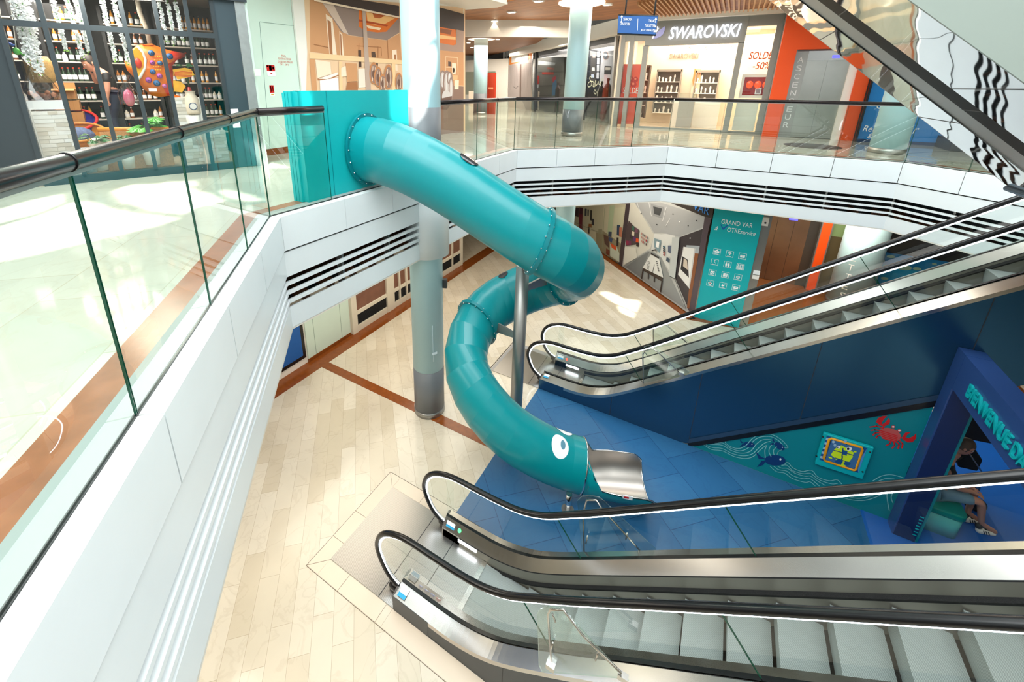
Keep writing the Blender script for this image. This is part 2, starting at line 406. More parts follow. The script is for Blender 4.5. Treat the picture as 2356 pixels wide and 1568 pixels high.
for i in range(7):
    T = [0]+jlist(i)+[1]
    for k in range(len(T)-1):
        seg(i, T[k], T[k+1], Gp, offset_poly(G, .14), 5.50, 6.0, pan, M_white)
        seg(i, T[k], T[k+1], offset_poly(G, .007), offset_poly(G, .12), 5.96, 6.0, cap, M_whitecap)
        a = V(Gm[i]).lerp(V(Gm[(i+1) % 7]), T[k]); c = V(G[i]).lerp(V(G[(i+1) % 7]), T[k])
        seg(i, T[k], min(T[k]+.04/((V(G[i])-V(G[(i+1) % 7])).length), 1), offset_poly(G, -.10), offset_poly(G, 0.0), 4.5, 5.2, brk, M_steels, 0)
    seg(i, 0, 1, offset_poly(G, .09), offset_poly(G, .125), 5.10, 5.47, band, M_white, 0)
    seg(i, 0, 1, offset_poly(G, -.05), offset_poly(G, .1), 5.40, 5.55, band, M_black, 0)
    for zz in (4.985, 4.845, 4.705): seg(i, 0, 1, offset_poly(G, .065), offset_poly(G, .12), zz-.024, zz+.024, lou, M_white, 0)
    seg(i, 0, 1, offset_poly(G, .07), offset_poly(G, .11), 4.27, 4.61, bot, M_white, 0)
    seg(i, 0, 1, offset_poly(G, -.55), offset_poly(G, .11), 4.25, 4.28, bot, M_soffit, 0)
struct(pan, 'trim_2'); struct(cap, 'trim_3'); struct(band, 'trim_4'); struct(lou, 'trim_5'); struct(bot, 'trim_6'); struct(brk, 'trim_7')
# ledge and red marble border round the void
b = MB()
for i in range(7):
    seg(i, 0, 1, offset_poly(G, -.18), offset_poly(G, -.012), 6.0, 6.015, b, M_greyl if i else M_greyl, 0)
struct(b, 'trim_8')
b = MB()
for i in range(7): seg(i, 0, 1, offset_poly(G, -.41), offset_poly(G, -.181), 6.0, 6.006, b, M_redmarble, 0)
struct(b, 'trim_9')
b = MB()
for i in range(7): seg(i, 0, 1, offset_poly(G, -.010), offset_poly(G, .006), 5.96, 6.012, b, M_black, 0)
struct(b, 'trim_10')
# ---------------------------------------------------------------- balustrade: glass panes and handrails, one thing per run
def run(i, T, label, zr=7.40, ends=(0, 1), overs=(0, 0)):
    p, q = V(G[i]), V(G[(i+1) % 7])
    r = thing('glass_balustrade', (p.lerp(q, T[0]).x, p.lerp(q, T[0]).y, 6.0), label, 'balustrade')
    L = (q-p).length; d = (q-p).normalized(); n_ = V((d.y, -d.x))
    for k in range(len(T)-1):
        a, c = p.lerp(q, T[k])+d*.004, p.lerp(q, T[k+1])-d*.004
        g = MB(); g.face([(a.x, a.y, 6.0), (c.x, c.y, 6.0), (c.x, c.y, zr-.03), (a.x, a.y, zr-.03)], M_glass)
        for e in ((a, 1), (c, -1)):
            e0 = e[0]; g.obox((e0.x-n_.x*.006, e0.y-n_.y*.006, 6.0), V((d.x, d.y, 0))*.004*e[1], V((n_.x, n_.y, 0))*.012, (0, 0, zr-6.03), M_glassedge)
        g.build('glass_pane', r)
    a, c = p.lerp(q, T[0])+d*.02, p.lerp(q, T[-1])-d*.02
    h = MB(); h.tube([(a.x, a.y, zr), (c.x, c.y, zr)], .043, M_rail, 20); h.build('handrail', r)
    for t in T[1:-1]:
        a = p.lerp(q, t); h = MB(); h.tube([(a.x-d.x*.008, a.y-d.y*.008, zr), (a.x+d.x*.008, a.y+d.y*.008, zr)], .046, M_black, 20); h.build('rail_joint', r)
    s = MB(); a, c = p.lerp(q, T[0]), p.lerp(q, T[-1])
    s.obox((a.x-n_.x*.012, a.y-n_.y*.012, zr-.06), (c.x-a.x, c.y-a.y, 0), (n_.x*.024, n_.y*.024, 0), (0, 0, .03), M_steels); s.build('rail_channel', r)
T6 = jlist(6)+[1]
run(6, [max(0, T6[-8])]+T6[-7:], 'glass balustrade with dark handrail crossing the left foreground above the white fascia')
LW = 11.08-3.38
run(0, [0, (4.46-3.38)/LW], 'short glass balustrade ending against the left edge of the turquoise slide box')
run(0, [(7.43-3.38)/LW, (8.98-3.38)/LW, (9.99-3.38)/LW, 1], 'glass balustrade starting right beside the pale blue column behind the slide')
run(1, [0]+jlist(1)+[1], 'glass balustrade with dark rail left of centre in front of the fashion shops')
run(2, [0]+jlist(2)+[1], 'long glass balustrade in front of the crystal shop and the upper lift')
run(3, [0]+jlist(3)+[1], 'glass balustrade at far right in front of the blue poster column')
# ---------------------------------------------------------------- ceilings, bulkheads of the upper level
def plate(name, pts, z0, z1, m, ms=None):
    b = MB(); b.prism([(p[0], p[1], z0) for p in pts], (0, 0, z1-z0), ms or m, m); return struct(b, name)
plate('ceiling', [(-8.7, 14.6), (-7.6, 14.45), (-3.9, 13.2), (3.2, 13.2), (3.2, 19.7), (-4.0, 19.7), (-7.2, 20.1), (-12.5, 16.9)], 10.45, 10.6, M_wood)
# white rim over the void edge, left (above the promotional boards)
plate('trim_11', [(-12.5, 6.5), (-8.2, 6.5), (-7.15, 14.35), (-7.75, 14.75), (-9.1, 14.6), (-12.5, 17.2)], 10.38, 10.75, M_soffit)
b = MB(); b.obox((-11.0, 16.85, 9.78), (4.3, 2.6, 0), (-.10, .16, 0), (0, 0, .72), M_soffit); struct(b, 'trim_12')
plate('ceiling_far', [(-9.9, 17.6), (-7.0, 19.6), (-11.5, 27.5), (-20.5, 37.5), (-27, 30)], 10.36, 10.45, M_woodd)
# bulkhead above the diagonal row of shops and the crystal shop
A0 = V((-4.4, 20.72, 0)); dS = V((-8.8, 9.65, 0)).normalized(); nS = V((dS.y, -dS.x, 0))  # nS points to the back of the shops
if nS.x < 0: nS = -nS
b = MB(); b.obox(A0-nS*.4+V((0, 0, 9.95)), dS*17, nS*.5, (0, 0, .62), M_soffit); struct(b, 'trim_13')
b = MB(); b.box(-4.6, 5.0, 20.0, 20.55, 10.32, 10.75, M_soffit)
b.box(-4.6, 5.0, 19.75, 20.05, 10.5, 10.9, M_soffit); struct(b, 'trim_14')
b = MB()
for k in range(46):
    x = -3.3+k*.145; b.obox((x, 14.2+max(0, (-x-1.2))*1.0, 10.36), (.05, 0, 0), (0, 19.6-14.2-max(0, (-x-1.2))*1.0, 0), (0, 0, .085), col(196, 150, 104))
struct(b, 'trim_15')
plate('ceiling_slat_backing', [(-3.4, 13.5), (3.4, 13.2), (3.4, 19.8), (-3.9, 19.8)], 10.62, 10.7, col(236, 214, 186))
# perimeter walls (upper back walls, lower level) and unseen roof that masks the sun
b = MB(); b.box(-40, -39.8, -12, 50, 0, 15.2, M_offw); struct(b, 'wall_far_west')
b = MB(); b.box(-40, 16, 49.8, 50, 0, 15.2, M_offw); struct(b, 'wall_far_north')
b = MB(); b.box(15.8, 16, -12, 50, 0, 15.2, M_offw); struct(b, 'wall_east')
b = MB(); b.box(-40, 16, -12.2, -12, 0, 6, M_offw); struct(b, 'wall_south')
b = MB(); b.box(4.7, 5.0, 20.55, 39.8, 6, 10.7, M_offw); struct(b, 'wall_lift_side')
# lower west wall
XW = -9.45
b = MB(); b.box(XW-.3, XW, -12, 6.75, 0, 4.4, M_offw); b.box(XW-.3, XW, 6.75, 15.2, 0, 4.4, M_offw)
struct(b, 'wall_west_lower')
b = MB(); b.box(XW, -8.93, -2, 19.5, 0, .006, M_brown); b.box(-8.93, -3.3, 6.72, 6.98, 0, .006, M_brown)
struct(b, 'trim_16')
# lower north-west diagonal wall (behind the printed boards) and its brown border
PA, PB = V((-4.75, 20.3, 0)), V((0.0, 15.46, 0)); dP = (PB-PA).normalized(); nP = V((dP.y, -dP.x, 0))
if nP.x > 0: nP = -nP   # towards the hall (south-west)
b = MB(); b.obox(PA-nP*.02, PB-PA-dP*.3, -nP*.2, (0, 0, 4.4), M_greyd); struct(b, 'wall_northwest_lower')
b = MB(); b.obox(PA+nP*0.01-dP*1.5, (PB-PA)+dP*1.62, nP*.3, (0, 0, .006), M_brown)
b.prism([(PB.x-.22, PB.y-.3, 0), (1.55, 15.45, 0), (1.55, 15.6, 0), (PB.x, PB.y, 0)], (0, 0, .006), M_brown)
b.box(1.4, 8, 15.62, 21, 0, .006, col(122, 74, 40, .2)); b.box(1.4, 6, 15.62, 16.4, .006, .009, M_brown); struct(b, 'trim_17')
b = MB(); b.box(1.36, 9, 20.62, 20.8, 0, 4.4, M_greyd); b.box(.02, 1.36, 15.56, 15.75, 0, 4.4, M_greyl); b.box(1.36, 1.6, 15.56, 20.6, 0, 4.4, M_steels); struct(b, 'wall_lift_lower')
# play area floors
b = MB(); b.prism([(-3.27, 4.83, 0), (3.35, 4.83, 0), (3.35, 9.14, 0), (-3.27, 9.14, 0)], (0, 0, .012), M_blue)
struct(b, 'floor_blue_tiles')
b = MB(); b.box(3.35, 13, 4.83, 13.5, 0, .014, M_blue2); struct(b, 'floor_play_area')
# columns
def column(cx, cy, r, ztop, zbase, label, grey=1.3, ringz=None, group=None):
    t = thing('column', (cx, cy, zbase), label, 'column', group)
    b = MB(); b.lathe((cx, cy, 0), [(r, zbase+grey), (r, ztop)], M_col, 40); b.build('shaft', t)
    b = MB(); b.lathe((cx, cy, 0), [(r+.002, zbase+.14), (r+.002, zbase+grey)], M_colg, 40); b.build('grey_base', t)
    b = MB(); b.lathe((cx, cy, 0), [(r+.012, zbase), (r+.012, zbase+.15)], M_steels, 40); b.build('metal_skirting', t)
    if ringz: b = MB(); b.lathe((cx, cy, 0), [(r+.02, ringz-.04), (r+.40, ringz-.04), (r+.40, ringz), (r+.02, ringz)], M_lamp, 40, cap=False); b.build('light_ring', t)
    return t
c1 = column(-5.32, 7.01, .367, 15.0, 0, 'tall pale blue column beside the slide with a painted figure one low on it')
for zz in (6.0,):
    b = MB(); b.lathe((-5.32, 7.01, 0), [(.369, 6.0), (.369, 7.33)], M_colg, 40); b.build('grey_collar', c1)
P1 = V((-5.32, 7.01, 0)); vd = (V((0, 0, 0))-P1); vd.z = 0; vd.normalize()
aa = math.atan2(vd.y, vd.x)+math.radians(52)
u1 = V((-math.sin(aa), math.cos(aa), 0)); o1 = P1+V((math.cos(aa), math.sin(aa), 0))*.372
def wrap_text(s, name, c, r, ang, z, wd, ht, m, parent, shear=0, bold=0):
    t = text(s, name, (0, 0, 0), (1, 0, 0), (0, 1, 0), wd, ht, m, None, .004, shear=shear, bold=bold)
    for q in t.data.vertices:
        th = ang+(q.co.x-wd/2)/r; rr = r+q.co.z
        q.co = V((c[0]+rr*math.cos(th), c[1]+rr*math.sin(th), z+q.co.y))-(wloc(parent) if parent else V((0, 0, 0)))
    if parent: t.parent = parent
    return t
wrap_text('1', 'level_number', (-5.32, 7.01), .369, aa-.08, 1.62, .40, .95, col(226, 242, 246), c1, bold=.05)
wrap_text('-', 'level_dash', (-5.32, 7.01), .369, aa-.50, 1.80, .13, .06, col(226, 242, 246), c1)
b = MB(); b.obox((-4.99, 7.16, 3.36), (.09, .04, 0), (-.04, .09, 0), (0, 0, .2), M_greyd); b.build('wall_spotlight', c1)
b = MB(); b.lathe((-5.22, 6.95, 0), [(.47, 4.26), (.47, 5.98)], M_white, 40); struct(b, 'trim_18')
column(-4.96, 15.55, .37, 10.45, 6.0, 'pale blue column on the upper floor with a light ring, in front of the fashion shops', .95, 10.45)
column(-4.96, 15.55, .37, 4.36, 0, 'pale column on the lower floor half hidden behind the slide bend')
column(3.98, 16.6, .40, 10.45, 6.0, 'pale column with steel foot in front of the blue poster at far right', .0)
column(-13.6, 23.9, .42, 10.4, 6.0, 'small distant green-tinted column under a light ring', 1.25, 10.4)
# ================================================================ ESCALATORS
DK = crom([(-3.6, 0, .36), (-3.25, 0, .36), (-2.57, 0, .357), (-2.15, 0, .39), (-1.76, 0, .50), (-1.40, 0, .69), (-.82, 0, 1.12), (.308, 0, 2.013), (2.5, 0, 3.745), (5.0, 0, 5.72), (5.6, 0, 6.12), (6.1, 0, 6.32), (6.6, 0, 6.36), (7.6, 0, 6.36)], 5)
DK = [p for p in DK if p.x >= -3.26]
HT = [(-3.13, 0, 1.30), (-2.62, 0, 1.315), (-2.21, 0, 1.33), (-1.83, 0, 1.385), (-1.48, 0, 1.53), (-1.155, 0, 1.76), (-.575, 0, 2.205), (.77, 0, 3.285), (2.56, 0, 4.70), (5.0, 0, 6.62), (5.6, 0, 7.02), (6.1, 0, 7.26), (6.6, 0, 7.32), (7.6, 0, 7.32)]
HL = [(-3.22, 0, .12), (-3.40, 0, .17), (-3.58, 0, .31), (-3.71, 0, .56), (-3.745, 0, .77), (-3.66, 0, 1.01), (-3.46, 0, 1.19)]
HP = crom(HL+HT, 6)
def Dz(x):
    for a, b in zip(DK, DK[1:]):
        if a.x <= x <= b.x: return a.z+(b.z-a.z)*(x-a.x)/(b.x-a.x+1e-9)
    return DK[-1].z if x > DK[-1].x else DK[0].z
HTs = [p for p in crom(HT, 6)]
def Hz(x):
    for a, b in zip(HTs, HTs[1:]):
        if a.x <= x <= b.x: return a.z+(b.z-a.z)*(x-a.x)/(b.x-a.x+1e-9)
    return HTs[0].z
XS = [p.x for p in DK]
def strip(mb, ya, oa, yb, ob, m, x0=-9, x1=99, fz=None, smooth=True, zmin=None):
    xs = [x for x in XS if x0 <= x <= x1]
    for a, b in zip(xs, xs[1:]):
        f = Dz if fz is None else fz
        P_ = [V((a, ya, f(a)+oa)), V((b, ya, f(b)+oa)), V((b, yb, f(b)+ob)), V((a, yb, f(a)+ob))]
        if zmin is not None:
            for q in P_: q.z = max(q.z, zmin)
        mb.face(P_, m, False)
def escalator(y0, label, clad, nearclad_bottom, nst=19, name='escalator', W=1.235, ON=.23, NZ=0.0):
    t = thing(name, (-3.2, y0, 0), label, 'escalator', None)
    yN, yF = y0, y0+W; iN, iF = y0+.20, y0+W-.135; oN, oF = y0-ON, y0+W+.15
    for (yg, sgn, yi, yo, side) in ((yN, 1, iN, oN, 'near'), (yF, -1, iF, oF, 'far')):
        # inner deck, skirt, brush
        b = MB(); strip(b, yg+sgn*.02, 0, yi, -.16, M_steel); strip(b, yi, -.16, yi+sgn*.004, -.18, M_blackm); b.build('inner_deck', t)
        b = MB(); strip(b, yi+sgn*.004, -.18, yi+sgn*.004, -.95, M_skirt, zmin=-.02)
        b.box(-3.26, -2.9, min(yi, yi+sgn*.004), max(yi, yi+sgn*.004)+.001, 0, .2, M_steels); b.build('skirt', t)
        b = MB(); strip(b, yi, -.36+NZ*.5, yi+sgn*.035, -.40+NZ*.5, M_brush, x0=-2.4); strip(b, yi+sgn*.035, -.40+NZ*.5, yi+sgn*.004, -.475+NZ*.6, M_brush, x0=-2.4); b.build('skirt_brush', t)
        b = MB(); strip(b, yo, -.05, yg-sgn*.02, -.012, M_steel); strip(b, yg-sgn*.024, .006, yg+sgn*.026, .006, M_black)
        strip(b, yo, -.05, yo, -.13, M_steel); b.build('outer_deck', t)
        # newel panel
        b = MB(); lo, hi = min(yo, yi), max(yo, yi)
        b.prism([(-3.27, lo, 0), (-3.27, lo, .30), (-3.27, (lo+yg)/2, .36), (-3.27, hi, .2), (-3.27, hi, 0)] if side == 'near' else [(-3.27, lo, 0), (-3.27, lo, .2), (-3.27, (hi+yg)/2, .36), (-3.27, hi, .30), (-3.27, hi, 0)], (.03, 0, 0), M_black)
        b.box(-3.26, -2.6, yo-.003, yo+.003, 0, .31, clad); b.build('newel_panel', t)
        # glass with joints
        b = MB(); xs = [x for x in XS]
        for a, c in zip(xs, xs[1:]): b.face([(a, yg, Dz(a)), (c, yg, Dz(c)), (c, yg, Hz(c)-.05), (a, yg, Hz(a)-.05)], M_glassc)
        loop = [p for p in HP if p.x <= -3.1 and p.z < 1.4]
        b.face([(p.x+.03, yg, p.z) for p in loop]+[(-3.1, yg, .36)], M_glassc)
        b.build('glass_balustrade', t)
        for xj in (-.86, 1.06, 2.98, 4.9):
            b = MB(); dx = -.42; b.bar((xj, yg, Dz(xj)), (xj+dx, yg, Hz(xj+dx)-.03), .012, .012, M_glassedge); b.build('glass_joint', t)
        h = MB(); h.tube([(p.x, yg, p.z) for p in HP], .044, M_black, 14); h.build('handrail', t)
        l = MB(); pts = []
        for k in range(len(HP)):
            a, c = HP[max(k-1, 0)], HP[min(k+1, len(HP)-1)]; d = (c-a).normalized(); nrm = V((d.z, 0, -d.x))
            q = HP[k]+nrm*.056; pts.append((q.x, yg-.004, q.z))
        l.tube(pts, .0115, M_led, 8); l.build('led_strip', t)
        l = MB(); l.tube([(p[0], yg+.004, p[2]+.012) for p in pts], .011, M_steel, 8); l.build('handrail_guide', t)
    # cladding outer near / far
    b = MB(); strip(b, oF, -.13, oF, -1.98, M_greyd, zmin=.0); b.build('side_cladding', t)
    b = MB(); strip(b, oN, -.13, oN, -1.98, clad, zmin=.0)
    for xj in (-1.4, .35, 2.1, 3.9, 5.5):
        z1 = Dz(xj)-.13; z0 = max(0, Dz(xj)-1.98); b.obox((xj, oN-.003, z0), (.012, 0, 0), (0, .004, 0), (-.0, 0, z1-z0), M_greyd)
    b.build('side_cladding', t)
    b = MB(); strip(b, oN, -1.98, oF, -1.98, M_greyd, x0=.3, zmin=.02); b.build('underside', t)
    # treads
    zs = [(-2.37, .012), (-1.96, .03), (-1.56, .10), (-1.16, .31)]+[(-1.16+.41*k, .31+.3265*k) for k in range(1, nst)]
    zs = [(x, z+NZ*min(1, max(0, (x+1.7)/.9))) for x, z in zs if z < 6.1]
    for k, (x, z) in enumerate(zs):
        pz = zs[k-1][1] if k else 0
        b = MB(); h_ = max(z-pz, .02)
        pr = [(x, iN+.02, z), (x+.42, iN+.02, z), (x+.42, iN+.02, z-.05), (x+.07, iN+.02, z-h_-.04), (x+.035, iN+.02, z-h_*.9), (x+.012, iN+.02, z-h_*.45)]
        b.prism(pr, (0, iF-iN-.04, 0), M_step, M_stepside); b.build('step', t)
    # landing plate
    b = MB(); b.box(-4.66, -2.37, oN, oF-.02, .004, .016, M_plate)
    for xj in (-3.58, -3.02): b.box(xj, xj+.012, oN, oF-.02, .016, .018, M_greyd)
    b.build('landing_plate', t)
    b = MB(); b.box(-2.42, -2.34, iN+.01, iF-.01, .016, .03, M_steel); b.build('comb', t)
    b = MB(); b.box(5.95, 7.6, oN, oF, 5.98, 6.02, M_plate); b.build('upper_landing_plate', t)
    return t
e1 = escalator(3.48, 'escalator in the foreground with empty grey steps climbing to the right edge', col(60, 66, 70, .3, .5), 0)
e2 = escalator(9.43, 'escalator behind the slide with blue metal side climbing towards the upper right', M_navy, 1, W=1.03, ON=.30, NZ=.27)
# details on the newels
def newel_bits(t, y0, first):
    b = MB(); b.ball((-3.32, y0-.0+.0, .09), .09, M_black, 12, 8, (1.3, .55, .8)) if not first else b.ball((-3.42, y0-.02, .08), .09, M_black, 12, 8, (1.2, .6, .9)); b.build('handrail_inlet_box', t)
    b = MB(); b.ball((-3.32, y0+(1.235 if first else 1.03), .09), .09, M_black, 12, 8, (1.3, .55, .8)); b.build('handrail_inlet_box', t)
newel_bits(e1, 3.48, True); newel_bits(e2, 9.43, False)
def deckpt(x, y0, f, side):   # point on inner deck, f 0 at glass .. 1 at skirt
    if side == 'far': ya, yb = (y0+1.215, y0+1.10) if y0 < 5 else (y0+1.01, y0+.895)
    else: ya, yb = y0+.02, y0+.20
    return V((x, ya+(yb-ya)*f, Dz(x)-.16*f))
def sticker(t, x, y0, side, m, w_=.13, f0=.25, f1=.75, name='sticker', m2=None, outer=False):
    n_ = V((0, -.16 if side == 'far' else .16, .12)).normalized()
    if outer: P_ = [V((x, y0-.2, Dz(x)-.03)), V((x+w_, y0-.2, Dz(x)-.03)), V((x+w_, y0-.06, Dz(x)-.012)), V((x, y0-.06, Dz(x)-.012))]; n_ = V((0, 0, 1))
    else: P_ = [deckpt(x, y0, f1, side), deckpt(x+w_, y0, f1, side), deckpt(x+w_, y0, f0, side), deckpt(x, y0, f0, side)]
    b = MB(); b.face([p+n_*.004 for p in P_], m)
    if m2: q = [P_[0], P_[1], P_[1].lerp(P_[2], .4), P_[0].lerp(P_[3], .4)]; b.face([p+n_*.006 for p in q], m2)
    b.build(name, t)
def dot(t, x, y0, side, m, r=.035, name='indicator_light', m2=None, f=.5):
    c = deckpt(x, y0, f, side); n_ = V((0, -.16 if side == 'far' else .16, .12)).normalized(); u = V((1, 0, 0)); w_ = n_.cross(u)
    b = MB(); b.face([c+n_*.006+(u*math.cos(a)+w_*math.sin(a))*r for a in [k*math.pi/9 for k in range(18)]], m)
    if m2: b.face([c+n_*.008+(u*math.cos(a)+w_*math.sin(a))*r*.62 for a in [k*math.pi/9 for k in range(18)]], m2)
    b.build(name, t)
M_greenl = mat('green_indicator', (90, 230, 140), .4, emit=(90, 235, 140), es=.8)
M_redl = mat('red_indicator', (235, 90, 70), .4, emit=(240, 80, 60), es=.8)
for t, y0 in ((e1, 3.48), (e2, 9.43)):
    sticker(t, -3.2, y0, 'far', M_paper, .17, m2=col(40, 160, 210))
    sticker(t, -3.2, y0, 'near', M_paper, .14, .1, .5, m2=col(40, 160, 210), outer=True)
dot(e1, -2.93, 3.48, 'far', M_greenl); dot(e2, -2.93, 9.43, 'far', M_redl)
b = MB(); b.box(-2.92, -2.55, 3.48+1.10-.012, 3.48+1.10-.002, .10, .16, M_led); b.build('skirt_light', e1)
b = MB(); b.box(-2.92, -2.55, 9.43+.895-.012, 9.43+.895-.002, .10, .16, M_led); b.build('skirt_light', e2)
# pictograms on the near inner deck
for k in range(4):
    c = ay(966+13.5*k, 1361+9.5*k, 3.48+.08); xx = c.x
    dot(e1, xx, 3.48, 'near', col(28, 92, 170) if k < 3 else col(190, 30, 40), .04, 'pictogram', None if k < 3 else M_paper, .5)
    c = deckpt(xx, 3.48, .5, 'near'); n_ = V((0, .16, .12)).normalized()
    b = MB(); u = V((1, 0, 0)); w_ = n_.cross(u)
    for q in ((-.012, -.014, .009, .028), (.004, -.01, .014, .012)):
        o = c+n_*.009+u*q[0]+w_*q[1]; b.face([o, o+u*q[2], o+u*q[2]+w_*q[3], o+w_*q[3]], M_paper if k < 3 else M_black)
    b.build('pictogram_figure', e1)
# acrylic climb barriers with steel rods
def barrier(t, outline, rods, yp, feet=()):
    P_ = [ay(x, y, yp) for x, y in outline]; b = MB(); b.prism(P_, (0, .012, 0), M_glassc)
    b.tube([p+V((0, .006, 0)) for p in P_], .006, M_glassc, 6, closed=True, cap=False); g = b.build('barrier_panel', t)
    for r in rods:
        b = MB(); b.tube([ay(x, y, yp-.03) for x, y in r], .013 if len(r) > 2 else .010, M_steel, 10); b.build('barrier_rod', t)
    for x, y in feet:
        p = ay(x, y, yp); b = MB(); b.box(p.x-.05, p.x+.05, yp-.05, yp+.01, p.z-.03, p.z+.04, M_steel); b.build('barrier_foot', t)
barrier(e1, [(1236, 1412), (1244, 1400), (1262, 1396), (1285, 1398), (1302, 1408), (1330, 1440), (1446, 1566), (1425, 1560), (1246, 1545), (1240, 1530)],
        [[(1268, 1520), (1261, 1412), (1266, 1402), (1297, 1402), (1304, 1412), (1340, 1460), (1430, 1548)], [(1271, 1410), (1278, 1430)], [(1266, 1498), (1272, 1478)], [(1370, 1518), (1376, 1500)]], 3.24, [(1434, 1552), (1268, 1528)])
barrier(e1, [(1330, 1168), (1328, 1152), (1338, 1142), (1358, 1139), (1378, 1143), (1392, 1154), (1412, 1174), (1508, 1262), (1511, 1272), (1340, 1283)],
        [[(1344, 1285), (1342, 1180), (1350, 1150), (1372, 1150), (1384, 1168), (1440, 1230), (1485, 1280)], [(1348, 1250), (1352, 1232)], [(1440, 1240), (1443, 1226)]], 4.93, [(1487, 1280)])
barrier(e2, [(1477, 812), (1480, 800), (1490, 793), (1505, 797), (1587, 855), (1580, 862), (1480, 880)],
        [[(1480, 880), (1479, 815), (1484, 806), (1502, 802), (1512, 808), (1565, 858)], [(1540, 842), (1543, 836)]], 9.16, [(1568, 858)])
barrier(e2, [(1500, 755), (1506, 742), (1520, 739), (1532, 744), (1586, 786), (1505, 800)],
        [[(1503, 800), (1503, 748), (1520, 743), (1530, 745), (1580, 788)]], 10.78)
# tiled border round the landing plate of the foreground escalator
b = MB()
for x0, x1, ya, yb in ((-4.93, -4.665, 2.98, 5.09), (-4.66, -3.28, 2.98, 3.245), (-4.66, -3.28, 4.84, 5.09), (-3.27, 1.5, 2.98, 3.245), (-3.27, -2.6, 4.87, 5.09)):
    b.box(x0, x1, ya, yb, 0, .004, col(216, 200, 180, .2))
for xx, yy, dx, dy in ((-4.93, 3.55, .26, .006), (-4.93, 4.1, .26, .006), (-4.2, 2.98, .006, .26), (-3.4, 2.98, .006, .26), (-4.0, 4.84, .006, .25)): b.box(xx, xx+dx, yy, yy+dy, .004, .006, col(120, 104, 88))
for p, q in (((-4.93, 2.98), (-4.66, 3.245)), ((-4.93, 5.09), (-4.66, 4.84))): b.bar((p[0], p[1], .004), (q[0], q[1], .004), .006, .004, col(120, 104, 88))
b.tube([(-4.935, 2.97, .003), (-4.935, 5.1, .003)], .004, col(120, 104, 88), 4); b.tube([(-4.935, 2.97, .003), (1.4, 2.97, .003)], .004, col(120, 104, 88), 4); b.tube([(-4.935, 5.1, .003), (-3.27, 5.1, .003)], .004, col(120, 104, 88), 4)
struct(b, 'trim_19')
# grey landing mat in front of the rear escalator
b = MB(); b.box(-4.75, -3.3, 9.14, 10.75, 0, .006, col(150, 148, 146, .3)); b.bar((-4.78, 9.1, .004), (-4.78, 10.8, .004), .02, .004, M_greyd); struct(b, 'trim_20')
# ---------------------------------------------------------------- upper escalator pair seen from below (mirror soffit)
t = thing('mirrored_escalator', (3.6, 7.0, 6.39), 'escalator pair overhead at top right with polished mirror underside', 'escalator')
def soff(x): return 9.28-.80*x
def spanel(y0, y1, m, name, dz=0, x0=-3.0, x1=4.55, seams=()):
    b = MB(); n_ = 14
    for k in range(n_):
        a, c = x0+(x1-x0)*k/n_, x0+(x1-x0)*(k+1)/n_
        b.face([(a, y0, soff(a)+dz), (a, y1, soff(a)+dz), (c, y1, soff(c)+dz), (c, y0, soff(c)+dz)], m, True)
    for xs_ in seams: b.obox((xs_, y0, soff(xs_)+dz-.004), (.008, 0, -.0064), (0, y1-y0, 0), (0, 0, .003), M_greyd)
    return b.build(name, t, weld=True)
spanel(5.03, 6.47, M_mirror, 'mirror_soffit', seams=(.35, 1.9, 3.3)); spanel(7.60, 9.0, M_mirror, 'mirror_soffit', seams=(1.0, 2.4, 3.7))
spanel(7.02, 7.60, col(160, 160, 158, .4), 'grey_infill', .02); spanel(6.47, 7.02, M_blk2, 'black_infill', .02, seams=(.9, 2.2, 3.4))
b = MB()
for ya, yb, m in ((5.0, 5.03, col(150, 160, 152, .35, .2)), (9.0, 9.03, M_steels)):
    b.prism([(-3.0, ya, soff(-3.0)), (4.55, ya, soff(4.55)), (4.55, ya, soff(4.55)+1.35), (-3.0, ya, soff(-3.0)+1.35)], (0, yb-ya, 0), m)
b.prism([(-3.0, 5.03, soff(-3.0)+1.3), (4.55, 5.03, soff(4.55)+1.3), (4.55, 5.03, soff(4.55)+1.34), (-3.0, 5.03, soff(-3.0)+1.34)], (0, 3.97, 0), M_steels)
b.build('side_cladding', t)
b = MB()
for ya in (5.02, 9.01):
    b.face([(-3.0, ya, soff(-3.0)+1.35), (4.55, ya, soff(4.55)+1.35), (4.55, ya, soff(4.55)+2.35), (-3.0, ya, soff(-3.0)+2.35)], M_glassc)
b.build('glass_balustrade', t)
b = MB()
for ya in (5.02, 9.01): b.tube([(-3.0, ya, soff(-3.0)+2.38), (4.55, ya, soff(4.55)+2.38)], .045, M_black, 12)
b.build('handrail', t)
b = MB(); b.box(4.5, 7.6, 5.0, 9.0, 5.45, 5.63, M_mirror); b.box(4.5, 7.6, 5.0, 9.0, 5.63, 6.1, M_steels); b.build('lower_landing_box', t)
b = MB(); b.tube([ax(2331, 447, 3.66)-V((0, .02, 0)), ax(2345, 420, 3.66), ax(2350, 392, 3.66)], .02, M_led, 8); b.tube([(3.55, 7.6, soff(3.55)-.03), (3.55, 9.02, soff(3.55)-.03)], .04, M_navy, 8); b.build('edge_roll', t)
